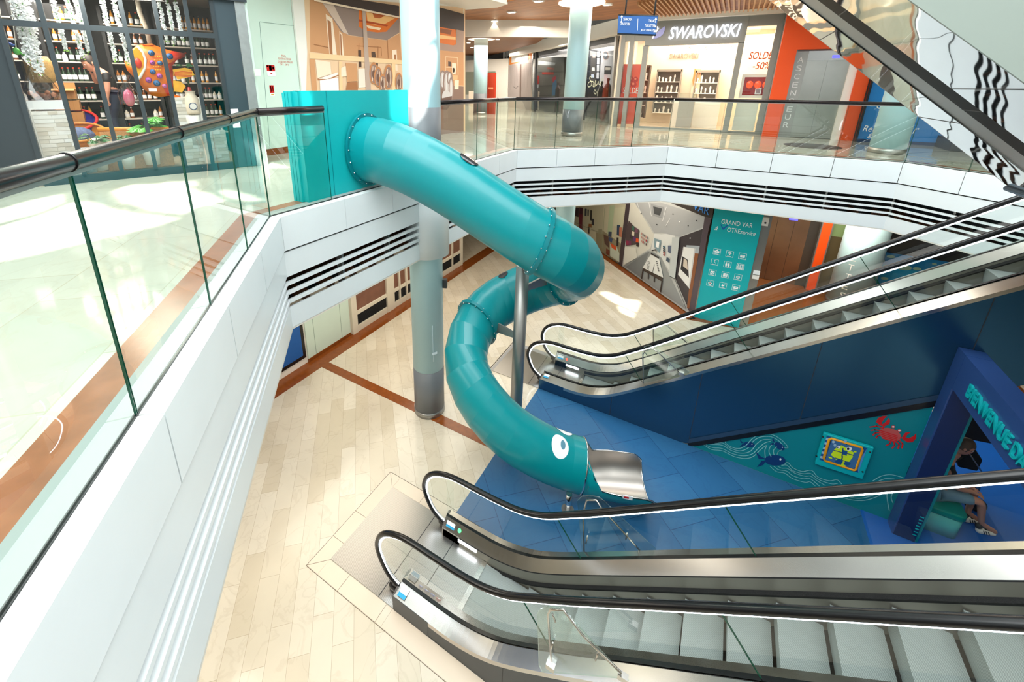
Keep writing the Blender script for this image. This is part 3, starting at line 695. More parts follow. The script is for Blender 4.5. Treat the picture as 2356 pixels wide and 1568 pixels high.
# ================================================================ TUBE SLIDE
KZ = 1.3; TR = .425
SP = [(-5.28, 5.36, 6.68), (-4.95, 5.36, 6.67), (-4.55, 5.42, 6.58), (-4.15, 5.52, 6.42), (-3.67, 5.66, 6.17), (-3.04, 5.85, 5.78), (-2.34, 6.10, 5.35), (-1.98, 6.45, 5.04), (-1.88, 6.95, 4.68), (-2.2, 7.5, 4.25), (-2.85, 7.72, 3.80),
      (-3.42, 7.42, 3.48), (-3.72, 6.92, 3.26), (-3.80, 6.40, 2.95), (-3.68, 6.05, 2.55), (-3.35, 5.87, 2.16), (-2.92, 5.87, 1.76), (-2.48, 6.0, 1.40), (-1.97, 6.26, 1.05), (-1.62, 6.45, .88), (-1.40, 6.56, .82)]
def sq(p): return V((p[0], p[1], p[2]/KZ))
SPs = crom([sq(p) for p in SP], 10)
cum = [0]
for a, c in zip(SPs, SPs[1:]): cum.append(cum[-1]+(c-a).length)
LT = cum[-1]
def sat(s):
    s = min(max(s, 0), LT-1e-6)
    for k in range(len(cum)-1):
        if cum[k+1] >= s: return SPs[k].lerp(SPs[k+1], (s-cum[k])/(cum[k+1]-cum[k]+1e-12)), k
def frame(s):
    p, k = sat(s); a, _ = sat(max(0, s-.05)); c, _ = sat(min(LT, s+.05)); T = (c-a).normalized()
    sd_ = T.cross(V((0, 0, 1))).normalized(); up = sd_.cross(T).normalized(); return p, T, sd_, up
def tpt(s, an, r):    # an measured from 'up', towards right-hand side
    p, T, sd_, up = frame(s); q = p+(up*math.cos(an)+sd_*math.sin(an))*r; return V((q.x, q.y, q.z*KZ))
slide = thing('tube_slide', (-1.5, 6.5, 0), 'turquoise tubular slide winding down from the upper floor around a steel post', 'slide')
NS = int(LT/.28); NA = 40
def tubepart(s0, s1, r, m, name, parent, n_=None, a0=0, a1=2*math.pi, na=NA):
    b = MB(); n_ = n_ or max(1, int((s1-s0)/.28))
    for k in range(n_):
        sa, sb = s0+(s1-s0)*k/n_, s0+(s1-s0)*(k+1)/n_
        A = [tpt(sa, a0+(a1-a0)*i/na, r) for i in range(na+1)]; B = [tpt(sb, a0+(a1-a0)*i/na, r) for i in range(na+1)]
        j0 = len(b.v); b.v += A+B
        for i in range(na): b.f.append((j0+i, j0+i+1, j0+na+2+i, j0+na+1+i)); b.m.append(b.mi(m)); b.sm.append(True)
    return b.build(name, parent)
def s_near(p):
    best = min(range(len(SPs)), key=lambda k: (SPs[k]-sq(p)).length); return cum[best]
FL = [0.02, s_near(SP[6]), s_near((-2.3, 7.6, 4.15)), s_near((-3.76, 6.65, 3.12))]
secs = FL+[LT]
for k in range(4): tubepart(secs[k], secs[k+1], TR, M_teal, 'tube_section', slide)
for k, s in enumerate(FL):
    w_ = .025 if k else .03; f = tubepart(max(0, s-w_), s+w_, TR+.045, M_teald, 'flange', slide, 1)
    b = MB()
    for s_ in (max(0, s-w_), s+w_):
        for i in range(NA):
            a0, a1 = 2*math.pi*i/NA, 2*math.pi*(i+1)/NA
            b.face([tpt(s_, a0, TR-.005), tpt(s_, a1, TR-.005), tpt(s_, a1, TR+.045), tpt(s_, a0, TR+.045)], M_teald)
    b.build('flange_face', slide)
    for i in range(18):
        for dd in ((w_+.008,) if k == 0 else (w_+.006, -w_-.006)):
            q = tpt(s+dd, 2*math.pi*i/18+.1, TR+.024); b = MB(); b.ball(q, .014, M_chrome, 8, 5); b.build('bolt', f)
# surface patches: eyes and port-holes
def find(px, py, s0, s1):
    best = None; d0 = ray(px, py).normalized()
    for i in range(80):
        s = s0+(s1-s0)*i/79
        for j in range(60):
            an = 2*math.pi*j/60; q = tpt(s, an, TR)-O; nn = (tpt(s, an, TR+.1)-tpt(s, an, TR))
            if nn.dot(q) > 0: continue
            e = 1-q.normalized().dot(d0)
            if best is None or e < best[0]: best = (e, s, an)
    return best[1], best[2]
def patch(s, an, rs, ra, m, name, parent, lift=.006, off=(0, 0), rot=0):
    b = MB(); rings = 6; n_ = 28; idx = len(b.v)
    P_ = [tpt(s+off[0], an+off[1]/TR, TR+lift)]
    for k in range(1, rings+1):
        for a in range(n_):
            th = 2*math.pi*a/n_; u, v = math.cos(th)*rs*k/rings, math.sin(th)*ra*k/rings
            P_.append(tpt(s+off[0]+u*math.cos(rot)-v*math.sin(rot), an+(off[1]+u*math.sin(rot)+v*math.cos(rot))/TR, TR+lift))
    b.v += P_; mi = b.mi(m)
    for a in range(n_):
        b.f.append((0, 1+a, 1+(a+1) % n_)); b.m.append(mi); b.sm.append(True)
        for k in range(rings-1): b.f.append((1+k*n_+a, 1+(k+1)*n_+a, 1+(k+1)*n_+(a+1) % n_, 1+k*n_+(a+1) % n_)); b.m.append(mi); b.sm.append(True)
    return b.build(name, parent)
for (px, py) in ((1288, 1027), (1300, 978)):
    s, an = find(px, py, LT-1.6, LT); e = patch(s, an, .19, .185, M_paper, 'painted_eye', slide)
    patch(s, an, .055, .075, col(92, 140, 160), 'painted_pupil', e, .010, (.06, -.035 if py > 1000 else -.02))
s, an = find(1080, 370, .8, FL[1]); patch(s, an, .15, .11, col(40, 44, 50, .08), 'port_hole', slide, .012)
s, an = find(1158, 632, FL[1]+.5, FL[3]); patch(s, an, .12, .09, col(50, 44, 44, .08), 'port_hole', slide, .012)
# exit chute
pE, TE, sE, uE = frame(LT); TE = V((TE.x, TE.y, TE.z*KZ*.35)).normalized()
E0 = V((pE.x, pE.y, pE.z*KZ))
def chute(r, m, name, L0, L1, th0, top=None):
    b = MB(); na = 24; nl = 12
    grid = []
    for i in range(nl+1):
        f = i/nl; L = L0+(L1-L0)*f; row = []
        am = math.radians(175-(175-84)*min(1, f*4)**.6) if f < .25 else math.radians(84-12*max(0, (f-.9)/.1))
        for j in range(na+1):
            a = math.pi-am+2*am*j/na
            c = E0+TE*L; fl = 1+.22*min(1, f*2)
            q = c+sE*math.sin(a)*r*fl+V((0, 0, 1))*math.cos(a)*r*KZ*(1-.08*f); row.append(q)
        grid.append(row)
    for i in range(nl):
        for j in range(na):
            b.face([grid[i][j], grid[i][j+1], grid[i+1][j+1], grid[i+1][j]], m, True)
    ob_ = b.build(name, slide, weld=True)
    if top:
        b = MB()
        edge = [g[0] for g in grid]+[q for q in grid[-1]]+[g[-1] for g in grid[::-1]]
        b.tube(edge, .014, top, 8, closed=True); b.build('chute_rim', slide)
    return ob_
chute(TR-.012, M_chute, 'exit_chute', -.03, 1.30, 0, M_chrome)
chute(TR+.006, M_teal, 'chute_shell', 0, 1.26, 0)
b = MB(); o = ay(1432, 1146, 6.36); b.obox(o, (.16, .05, 0), (0, -.01, .09), (0, .01, 0), M_paper); b.obox(o+V((.02, -.004, .03)), (.08, .025, 0), (0, -.005, .04), (0, .004, 0), M_red); b.build('warning_sticker', slide)
b = MB(); b.tube([tpt(LT, 2*math.pi*i/36, TR) for i in range(36)], .016, M_chrome, 8, closed=True); b.tube([tpt(LT-.01, 2*math.pi*i/36, TR-.012) for i in range(36)], .014, M_chrome, 8, closed=True); b.build('exit_rim', slide)
# post and brackets
PX, PY = -2.90, 6.80
b = MB(); b.lathe((PX, PY, 0), [(.125, 0), (.125, 4.55)], M_steels, 28); b.lathe((PX, PY, 0), [(.2, 0), (.2, .02)], M_steels, 28); b.build('steel_post', slide)
def bracket(s):
    p, T, sd_, up = frame(s); c = V((p.x, p.y, p.z*KZ)); d = V((PX, PY, c.z))-c; d.z = 0; L = d.length; d.normalize()
    a = c+d*(TR+.0)+V((0, 0, .0)); e = V((PX, PY, c.z-.12)); b = MB()
    n_ = d.cross(V((0, 0, 1)))*.02
    b.prism([a+V((0, 0, .11))-n_, a-V((0, 0, .11))-n_, e-V((0, 0, .05))-n_, e+V((0, 0, .05))-n_], n_*2, M_steels); b.build('bracket', slide)
bracket(FL[2]); bracket(FL[3]); 
p, T, sd_, up = frame(FL[1]); c = V((p.x, p.y, p.z*KZ)); b = MB(); b.bar((PX, PY, 4.5), (c.x, c.y, c.z-TR*KZ+.03), .1, .06, M_steels); b.build('bracket', slide)
lg = az(1306, 1172, 0)
b = MB(); b.tube([(lg.x, lg.y, .0), (lg.x, lg.y, .40)], .06, M_chrome, 16); b.lathe((lg.x, lg.y, 0), [(.12, 0), (.12, .015)], M_steels, 20); b.build('support_leg', slide)
# turquoise start box
XB = -5.33
t = thing('slide_start_box', (XB-.4, 5.4, 6.0), 'tall turquoise box on the upper floor where the slide begins', 'play equipment')
pl, pr = 4.13, 6.58
def poly_hole(mb, x, yc, zc, r, kz, y0, y1, z0, z1, m, dx):
    n_ = 40
    def rect(a):
        c, s_ = math.cos(a), math.sin(a); t_ = min(((y1-yc)/c if c > 0 else (y0-yc)/c) if abs(c) > 1e-6 else 9e9, ((z1-zc)/s_ if s_ > 0 else (z0-zc)/s_) if abs(s_) > 1e-6 else 9e9); return (x, yc+c*t_, zc+s_*t_)
    angs = sorted([2*math.pi*k/n_ for k in range(n_)]+[math.atan2(z-zc, y-yc) % (2*math.pi) for y in (y0, y1) for z in (z0, z1)])
    for k in range(len(angs)):
        a, c = angs[k], angs[(k+1) % len(angs)]
        mb.face([(x, yc+math.cos(a)*r, zc+math.sin(a)*r*kz), rect(a), rect(c), (x, yc+math.cos(c)*r, zc+math.sin(c)*r*kz)], m)
b = MB(); poly_hole(b, XB, 5.36, 6.68, TR, KZ, pl, pr, 6.0, 7.65, M_tealbox, 0); poly_hole(b, XB-.05, 5.36, 6.68, TR, KZ, pl, pr, 6.0, 7.65, M_tealbox, 0)
b.face([(XB, pl, 7.65), (XB, pr, 7.65), (XB-.05, pr, 7.65), (XB-.05, pl, 7.65)], M_tealbox); b.box(XB-.32, XB-.003, pl-.002, pl+.04, 6.0, 7.64, M_tealbox)
b.obox((XB+.002, 4.63, 6.0), (.002, 0, 0), (0, .008, 0), (0, 0, 1.65), M_teald); b.build('front_board', t)
for k, xx in enumerate((XB-.05, XB-.12, XB-.19, XB-.26)):
    b = MB(); b.box(xx-.06, xx, pl-.03*(k > 0), pl+.03, 6.0, 7.65-.01*k, M_tealbox); b.build('side_slat', t)
b = MB(); b.box(XB-.30, XB-.06, pr-.04, pr, 6, 7.65, M_tealbox); b.build('side_board', t)
b = MB(); poly_hole(b, XB-.32, 5.36, 6.68, TR+.02, KZ, pl, pr, 6.0, 7.60, M_tealbox, 0); b.build('back_board', t)
# ================================================================ LOWER LEVEL CONTENTS
class Tr:
    """flat print: polygons traced on one real plane, layered by fractions of a millimetre towards the room"""
    def __init__(s, p, n, ox=0, oy=0, sc=1.0): s.p = V(p); s.n = V(n).normalized(); s.b = MB(); s.o = (ox, oy, sc); s.k = 0
    def pt(s, x, y, off=0): return apl(s.o[0]+x/s.o[2], s.o[1]+y/s.o[2], s.p+s.n*off, s.n)
    def poly(s, pts, m, off=None):
        s.k += 1; off = off if off is not None else .0006*s.k
        s.b.face([s.pt(x, y, off) for x, y in pts], m); return s
    def line(s, pts, w_, m, off=None):
        s.k += 1; off = off if off is not None else .0006*s.k
        P_ = [s.pt(x, y, off) for x, y in pts]
        for a, c in zip(P_, P_[1:]):
            d = (c-a); 
            if d.length < 1e-6: continue
            sdv = d.normalized().cross(s.n)*w_/2; e = d.normalized()*w_*.3
            s.b.face([a-sdv-e, c-sdv+e, c+sdv+e, a+sdv-e], m)
        return s
    def disc(s, x, y, r, m, n_=16, ry=None, rot=0, off=None):
        s.k += 1; off = off if off is not None else .0006*s.k
        s.b.face([s.pt(x+math.cos(a)*r*math.cos(rot)-math.sin(a)*(ry or r)*math.sin(rot), y+math.cos(a)*r*math.sin(rot)+math.sin(a)*(ry or r)*math.cos(rot), off) for a in [2*math.pi*i/n_ for i in range(n_)]], m); return s
def ring_in(m_): return m_
# --- west wall of the lower level
b = MB()
pW = XW+.012
t = thing('fish_poster', (pW, 5.6, .3), 'tall blue poster of pale fish low on the lower wall under the left balcony', 'poster')
b.box(XW, XW+.03, 3.4, 6.62, .22, 4.2, M_black); b.build('frame', t)
b = MB(); b.box(XW+.03, XW+.036, 3.5, 6.52, .33, 4.1, col(12, 90, 170)); b.box(XW+.036, XW+.037, 3.5, 6.52, 1.6, 4.1, col(20, 108, 190))
random.seed(3)
for k in range(26):
    yy, zz = random.uniform(3.8, 6.4), random.uniform(.8, 3.6); L = random.uniform(.07, .15); a = random.uniform(-.5, .5)
    pts = [(XW+.038, yy+L*math.cos(t_)*math.cos(a)-L*.35*math.sin(t_)*math.sin(a), zz+L*math.cos(t_)*math.sin(a)+L*.35*math.sin(t_)) for t_ in [i*math.pi/5 for i in range(10)]]
    b.face(pts, col(190, 214, 190)); b.face([(XW+.039, yy-L*.9, zz), (XW+.039, yy-L*1.4, zz+L*.35), (XW+.039, yy-L*1.4, zz-L*.35)], col(190, 214, 190))
b.build('print', t)
b = MB(); b.box(XW, XW+.04, 6.68, 8.32, .12, 4.3, M_greenwall)
for yy in (6.95, 7.95): b.box(XW+.04, XW+.042, yy, yy+.012, .12, 4.3, col(120, 150, 136))
b.box(XW, XW+.05, 6.68, 8.32, 0, .12, M_brown); struct(b, 'wall_mint_lower')
def shopwin(y0, y1, label, mull):
    t = thing('shop_window', (XW, y0, 0), label, 'shop window')
    cr = col(226, 218, 200)
    b = MB(); b.box(XW, XW+.10, y0, y0+.22, 0, 4.3, cr); b.box(XW, XW+.10, y1-.16, y1, 0, 4.3, cr); b.box(XW, XW+.08, y0+.22, y1-.16, 0, .22, cr); b.box(XW, XW+.08, y0+.22, y1-.16, .62, .74, cr)
    for q in mull: b.box(XW, XW+.10, q, q+.07, 0, 4.3, cr)
    b.build('frame', t)
    b = MB(); b.box(XW, XW+.03, y0+.22, y1-.16, .74, 4.3, mat('blinds_brown', (126, 84, 66), .5, noise=(3, .35))); b.build('pane', t)
    b = MB()
    for k in range(8): b.obox((XW+.03, y0+.24, .24+k*.047), (.03, 0, .02), (0, y1-y0-.42, 0), (0, 0, .012), M_greyd)
    b.box(XW, XW+.028, y0+.22, y1-.16, .22, .62, M_greyd); b.build('vent_grille', t)
shopwin(8.38, 10.2, 'shop window with brown pane and dark vent grille left of the numbered column', [])
shopwin(10.2, 11.6, 'narrow shop windows with cream mullions just left of the numbered column', [10.7, 11.1])
shopwin(12.3, 15.05, 'shop window with brown pane seen between numbered column and slide', [14.2])
# --- printed boards on the diagonal wall
def band_poly(*a): return a
nPv = V((nP.x, nP.y, 0))
t = thing('printed_board', (PB.x-1.2, PB.y+1.2, 0), 'printed hoarding of a clothes shop interior, left part of the diagonal wall', 'poster')
T = Tr(PA+nP*.03, nPv, 1300, 460, 5.6)
T.poly([(-60, 60), (785, 50), (690, 812), (400, 625), (-60, 300)], col(200, 194, 168))
T.poly([(400, 330), (720, 560), (690, 812), (400, 625)], col(150, 140, 112)); T.poly([(90, 95), (500, 70), (480, 430), (250, 380), (80, 300)], col(186, 182, 156))
T.poly([(575, 70), (640, 66), (600, 470), (545, 430)], col(178, 194, 160)); T.poly([(640, 100), (760, 90), (735, 350), (625, 330)], col(206, 204, 176))
for x, y, w_, h_, c in ((130, 95, 50, 110, (60, 44, 48)), (185, 95, 45, 95, (70, 30, 44)), (180, 180, 50, 210, (112, 36, 52)), (255, 110, 25, 90, (60, 66, 74)), (290, 120, 18, 80, (50, 60, 70)), (325, 130, 22, 130, (52, 48, 44)), (345, 240, 30, 80, (60, 60, 66)), (305, 305, 40, 40, (140, 92, 50)), (300, 350, 16, 80, (40, 34, 36)),
                        (560, 405, 42, 60, (66, 74, 96)), (670, 320, 40, 130, (52, 70, 96)), (700, 350, 34, 120, (190, 120, 92)), (665, 480, 26, 110, (48, 40, 40)), (430, 370, 50, 60, (150, 146, 120))):
    T.poly([(x, y), (x+w_, y+w_*.1), (x+w_*.9, y+h_+w_*.3), (x-w_*.1, y+h_)], col(*c))
T.poly([(580, 560), (665, 600), (700, 690), (700, 800), (580, 720)], col(206, 214, 196)); T.poly([(585, 550), (660, 600), (662, 655), (600, 610)], col(226, 90, 40)); T.poly([(495, 440), (560, 470), (570, 620), (510, 560)], col(96, 70, 60)); T.poly([(530, 620), (575, 650), (572, 720), (526, 690)], col(120, 60, 40)); T.poly([(565, 470), (615, 500), (600, 550), (560, 520)], col(70, 84, 120))
T.line([(235, 90), (215, 400)], .03, col(150, 150, 130)); T.line([(510, 110), (480, 620)], .03, col(150, 160, 130)); T.line([(130, 290), (420, 410)], .02, col(120, 120, 100))
T.b.build('print', t)
T = Tr(PA+nP*.03, nPv, 1300, 460, 5.6); T.poly([(785, 40), (842, 36), (738, 850), (688, 812)], col(74, 62, 66)); T.line([(770, 240), (815, 250)], .012, M_greyd); T.line([(745, 430), (790, 455)], .012, M_greyd)
T.b.build('pillar_strip', t)
t = thing('printed_board', (PB.x-.5, PB.y+.5, 0), 'printed hoarding of a white electronics shop interior beside the turquoise panel', 'poster')
T = Tr(PA+nP*.032, nPv, 1300, 460, 5.6)
T.poly([(842, 30), (1330, 10), (1910, 60), (1880, 200), (1650, 1500), (738, 850)], col(192, 194, 192))
T.poly([(842, 30), (900, 40), (1150, 450), (1100, 620), (750, 840)], col(216, 214, 204)); T.poly([(1150, 430), (1240, 440), (1420, 420), (1400, 1010), (1235, 730), (1110, 640)], col(222, 224, 222))
T.poly([(1240, 420), (1470, 470), (1805, 340), (1905, 200), (1805, 210), (1225, 30), (900, 40), (1100, 330), (1150, 430)], col(170, 172, 174))
T.poly([(750, 850), (1065, 655), (1110, 660), (1240, 740), (1560, 1410), (1240, 1190), (980, 1010)], col(152, 156, 156)); T.poly([(980, 720), (1090, 660), (1010, 850), (980, 1000), (780, 860)], col(122, 126, 128))
T.poly([(1330, 30), (1910, 105), (1895, 240), (1800, 215), (1360, 38)], col(52, 44, 40))
T.poly([(1800, 215), (1885, 240), (1840, 420), (1655, 1520), (1580, 1400), (1700, 860)], col(82, 70, 78)); T.poly([(1475, 480), (1775, 370), (1700, 860), (1590, 1400), (1420, 1010)], col(64, 58, 62))
T.poly([(1565, 580), (1735, 590), (1720, 690), (1560, 680)], col(170, 178, 184)); T.poly([(1650, 680), (1720, 690), (1600, 1400), (1570, 1390)], col(140, 84, 50))
T.poly([(1525, 600), (1680, 625), (1605, 1145), (1455, 960)], col(206, 206, 206)); T.poly([(1535, 604), (1665, 622), (1592, 1125), (1460, 955)], col(238, 238, 236)); T.poly([(1512, 722), (1582, 770), (1596, 1000), (1488, 890)], col(44, 42, 46)); T.poly([(1530, 745), (1572, 778), (1582, 900), (1520, 850)], col(214, 200, 184))
T.poly([(1105, 50), (1275, 90), (1245, 230), (1135, 200)], col(150, 152, 154)); T.poly([(1135, 80), (1250, 110), (1225, 200), (1150, 180)], col(74, 76, 78))
for a in (((930, 40), (980, 180)), ((1080, 30), (1112, 205)), ((1305, 90), (1258, 265)), ((1350, 600-360), (1300, 330))): T.line(a, .02, M_paper)
for x, y in ((1390, 180), (1475, 278), (1692, 265), (1183, 315), (1586, 330), (980, 172), (1612, 490)): T.disc(x, y, 8, col(70, 70, 72) if x != 1475 and x != 1612 else M_paper)
T.poly([(790, 380), (820, 265), (880, 330), (960, 390), (940, 570), (780, 590)], col(84, 70, 72))
for x, y, c in ((860, 330, (70, 110, 96)), (905, 360, (120, 80, 100)), (840, 440, (60, 52, 56)), (880, 470, (96, 60, 110)), (915, 490, (226, 84, 40)), (790, 520, (150, 50, 80)), (820, 520, (120, 60, 90)), (920, 540, (60, 50, 50)), (860, 400, (220, 210, 190))): T.poly([(x, y), (x+34, y+10), (x+30, y+62), (x-4, y+54)], col(*c))
for k in range(14): T.poly([(980+(k % 5)*20, 415+(k//5)*48+(k % 5)*14), (994+(k % 5)*20, 420+(k//5)*48+(k % 5)*14), (992+(k % 5)*20, 448+(k//5)*48+(k % 5)*14), (978+(k % 5)*20, 443+(k//5)*48+(k % 5)*14)], col(*random.choice([(170, 60, 66), (110, 90, 92), (200, 150, 140), (130, 130, 132)])))
T.poly([(770, 600), (910, 610), (930, 740), (760, 830)], col(226, 224, 214)); T.poly([(1150, 490), (1238, 520), (1215, 680), (1145, 600)], col(132, 156, 166)); T.poly([(1180, 530), (1215, 545), (1205, 620), (1170, 600)], M_paper)
T.poly([(1110, 690), (1210, 740), (1265, 1000), (1000, 870)], col(232, 234, 232)); T.poly([(1000, 870), (1262, 1005), (1250, 1050), (1000, 905)], col(66, 54, 48))
for a in (((1005, 890), (985, 1010)), ((1250, 1040), (1228, 1180)), ((1075, 930), (1072, 1010)), ((1150, 970), (1148, 1050))): T.line(a, .07, col(58, 48, 44))
T.line([(1150, 830), (1125, 950)], .03, M_greyd)
for k in range(6): T.line([(1065-k*2, 790+k*18), (1095-k*3, 800+k*18)], .02, col(110, 110, 112)); T.poly([(1170+k*5, 780+k*24), (1190+k*5, 786+k*24), (1190+k*5, 800+k*24), (1172+k*5, 796+k*24)], col(110, 110, 112))
T.line([(1110, 690), (1205, 745)], .06, col(50, 46, 46)); T.line([(1120, 650), (1170, 640), (1175, 670)], .05, col(60, 60, 60))
for k in range(5): T.poly([(1262+k*2, 585+k*26), (1290, 600+k*26), (1288, 618+k*26), (1260, 604+k*26)], col(*random.choice([(50, 90, 110), (150, 70, 70), (70, 76, 86)])))
T.poly([(1325, 585), (1375, 585), (1365, 690), (1325, 670)], col(96, 106, 130)); T.poly([(1310, 730), (1350, 760), (1345, 810), (1300, 780)], col(70, 84, 100)); T.poly([(1380, 480), (1475, 480), (1415, 1010), (1340, 975)], col(196, 202, 202))
T.line([(1340, 975), (1415, 1015), (1560, 1400)], .03, col(80, 84, 88))
T.b.build('print', t)
o = apl(1300+1650/5.6, 460+100/5.6, PA+nP*.05, nPv); dr = (apl(1300+1815/5.6, 460+135/5.6, PA+nP*.05, nPv)-o); zz = V((0, 0, 1))
text('VAR', 'poster_lettering', o-zz*.05, V((dr.x, dr.y, 0)), zz, .72, .26, col(60, 140, 230), t, .004)
# --- turquoise service panel
t = thing('service_panel', (.69, 15.5, 0), 'tall turquoise panel with white lettering and twelve service icons', 'sign')
b = MB(); b.box(.02, 1.36, 15.47, 15.55, 0, 4.15, M_tealp); b.build('board', t)
yP = 15.468
def tp(x, y): return ay(1600+x/5.6, 480+y/5.6, yP)
def tx(s, x0, yb, x1, yt, nm, shear=0, m=M_paper):
    a, c = tp(x0, yb), tp(x1, yb); e = tp(x0, yt); text(s, nm, (a.x, yP, a.z), (1, 0, 0), (0, 0, 1), abs(c.x-a.x), max(.05, e.z-a.z), m, t, .004, shear=shear)
def txb(s, x, z, w_, h_, nm, shear=0, m=M_paper): text(s, nm, (x, yP, z), (1, 0, 0), (0, 0, 1), w_, h_, m, t, .004, shear=shear)
a = tp(330, 190); c = tp(708, 230); txb('GRAND VAR', a.x, a.z-.0, .86, .15, 'lettering')
a2 = tp(410, 270); txb('OTRE', a2.x, a.z-.24, .36, .15, 'lettering'); a3 = tp(585, 300); txb('service', a3.x-.02, a.z-.24, .42, .12, 'lettering', .35); a4 = tp(250, 245); txb('à', a4.x, a.z-.24, .085, .13, 'lettering', .35)
T = Tr((0, yP-.003, 0), (0, -1, 0), 1600, 480, 5.6)
T.poly([(322, 196), (336, 205), (350, 235), (362, 244), (385, 225), (412, 208), (425, 215), (395, 238), (368, 268), (352, 270), (336, 240)], col(0, 96, 176)); T.b.build('swoosh', t)
# icons
def icon(i, j):
    cx_, cy_ = 277+165*i-29*j+.0*j, 552+30*i+135*j+0
    c0 = tp(cx_, cy_); s = .105; b = MB(); y_ = yP-.002
    def q(pts, m=M_paper, dy=0): b.face([(c0.x+p[0], y_-dy, c0.z+p[1]) for p in pts], m)
    for p in (((-s, -s), (s, -s), (s, -s+.008), (-s, -s+.008)), ((-s, s-.008), (s, s-.008), (s, s), (-s, s)), ((-s, -s), (-s+.008, -s), (-s+.008, s), (-s, s)), ((s-.008, -s), (s, -s), (s, s), (s-.008, s))): q(p)
    q(((-.06, -.085), (.06, -.085), (.06, -.075), (-.06, -.075)))
    def circ(x, z, r, m=M_paper, dy=.001): q([(x+math.cos(a)*r, z+math.sin(a)*r) for a in [k*math.pi/6 for k in range(12)]], m, dy)
    def rc(x0, z0, x1, z1, m=M_paper, dy=.001): q([(x0, z0), (x1, z0), (x1, z1), (x0, z1)], m, dy)
    k = j*3+i
    if k == 0: rc(-.07, -.04, .07, .03); q([(-.03, .03), (.03, .03), (0, .09)], dy=.001); circ(0, 0, .018, M_tealp, .002)
    elif k == 1:
        for r in (.08, .055, .03):
            for a in range(6): a0, a1 = math.pi*(.25+.083*a), math.pi*(.25+.083*(a+1)); q([(math.cos(a0)*r, -.04+math.sin(a0)*r*1.3), (math.cos(a1)*r, -.04+math.sin(a1)*r*1.3), (math.cos(a1)*(r-.014), -.04+math.sin(a1)*(r-.014)*1.3), (math.cos(a0)*(r-.014), -.04+math.sin(a0)*(r-.014)*1.3)], dy=.001)
        circ(0, -.035, .012)
    elif k in (2, 11): rc(-.065, -.045, .065, .045); q([(-.06, .04), (0, -.005), (.06, .04), (0, .012)], M_tealp, .002)
    elif k == 3: circ(0, .06, .014); rc(-.004, -.0, .004, .06); q([(-.004, .0), (.004, .008), (.05, -.04), (.042, -.046)], dy=.001)
    elif k == 4:
        for x in (-.035, .035): circ(x, .055, .017); q([(x-.018, .035), (x+.018, .035), (x+.03, -.03), (x+.012, -.065), (x-.012, -.065), (x-.03, -.03)], dy=.001)
    elif k == 5:
        for a in (-.06, 0, .06):
            for c in (-.055, .0, .055): circ(a, c, .025); circ(a, c, .012, M_tealp, .002)
    elif k == 6: rc(-.06, -.05, .06, .06); circ(0, 0, .035, M_tealp, .002); circ(0, 0, .02, M_paper, .003)
    elif k == 7: rc(-.06, -.06, .06, .06); text('f', 'icon_letter', (c0.x-.0, y_-.004, c0.z-.05), (1, 0, 0), (0, 0, 1), .045, .1, M_tealp, t, .002)
    elif k == 8: circ(0, 0, .055); circ(0, 0, .042, M_tealp, .002); text('@', 'icon_letter', (c0.x-.035, y_-.004, c0.z-.035), (1, 0, 0), (0, 0, 1), .07, .07, M_paper, t, .002)
    elif k == 9: rc(-.02, -.06, .02, .06); rc(-.06, -.02, .06, .02)
    elif k == 10: q([(-.06, .0), (-.02, -.04), (.03, -.02), (.06, .05), (.01, .02), (-.02, .045), (-.025, .01)], dy=.001)
    b.build('service_icon', t)
for j in range(4):
    for i in range(3): icon(i, j)
b = MB(); b.box(1.42, 1.60, 15.50, 15.56, 2.0, 2.12, M_paper); b.box(1.42, 1.60, 15.50, 15.56, 1.84, 1.96, M_offw); tag(b.build('call_button_plate'), 'pair of small white plates on the steel strip right of the turquoise panel', 'sign')
b = MB(); p = ay(1760, 508, 15.5); b.box(p.x-.07, p.x+.09, 15.38, 15.5, p.z-.13, p.z+.13, M_offw); b.ball((p.x+.01, 15.38, p.z-.03), .03, M_black, 10, 6); tag(b.build('alarm_box'), 'small white alarm box with dark button high beside the turquoise panel', 'alarm')
# --- lower lift
yl = 20.62
t = thing('lower_lift', (2.8, yl, 0), 'bronze steel lift doors with orange frame at the right on the lower floor', 'lift')
M_bronze = mat('bronze_steel', (150, 120, 92), .28, .8, noise=(.8, .5))
L_ = ay(1763, 640, yl).x; R_ = ay(1840, 655, yl).x
b = MB(); b.box(1.62, 3.95, yl-.06, yl, 0, 4.3, col(96, 92, 84, .3, .7)); b.build('surround', t)
for x0, x1 in ((1.75, 2.3), (2.31, 2.86), (2.87, 3.35)): b = MB(); b.box(x0, x1, yl-.09, yl-.06, .02, 3.75, M_bronze); b.build('door_leaf', t)
b = MB(); b.box(3.70, 3.98, yl-.35, yl-.05, 0, 4.3, M_orange); b.box(3.66, 3.70, yl-.36, yl-.05, 0, 4.3, M_steels); b.box(3.98, 4.02, yl-.36, yl-.05, 0, 4.3, M_steels); b.build('orange_strip', t)
p = ay(1826, 503, yl-.1); b = MB(); b.box(p.x-.14, p.x+.14, yl-.12, yl-.09, p.z-.06, p.z+.06, mat('blue_display', (70, 70, 255), .4, emit=(70, 70, 255), es=2)); b.build('floor_display', t)
b = MB(); b.box(4.03, 5.4, 20.5, 20.6, 0, 4.3, col(140, 170, 116)); b.box(4.03, 5.4, 20.48, 20.5, 0, 2.3, col(96, 86, 58)); struct(b, 'wall_green_corridor')
t = column(4.85, 19.6, .62, 4.36, 0, 'wide pale column with vertical lettering behind the rear escalator', .0)
phi = math.atan2(-19.6, -4.85)-.25
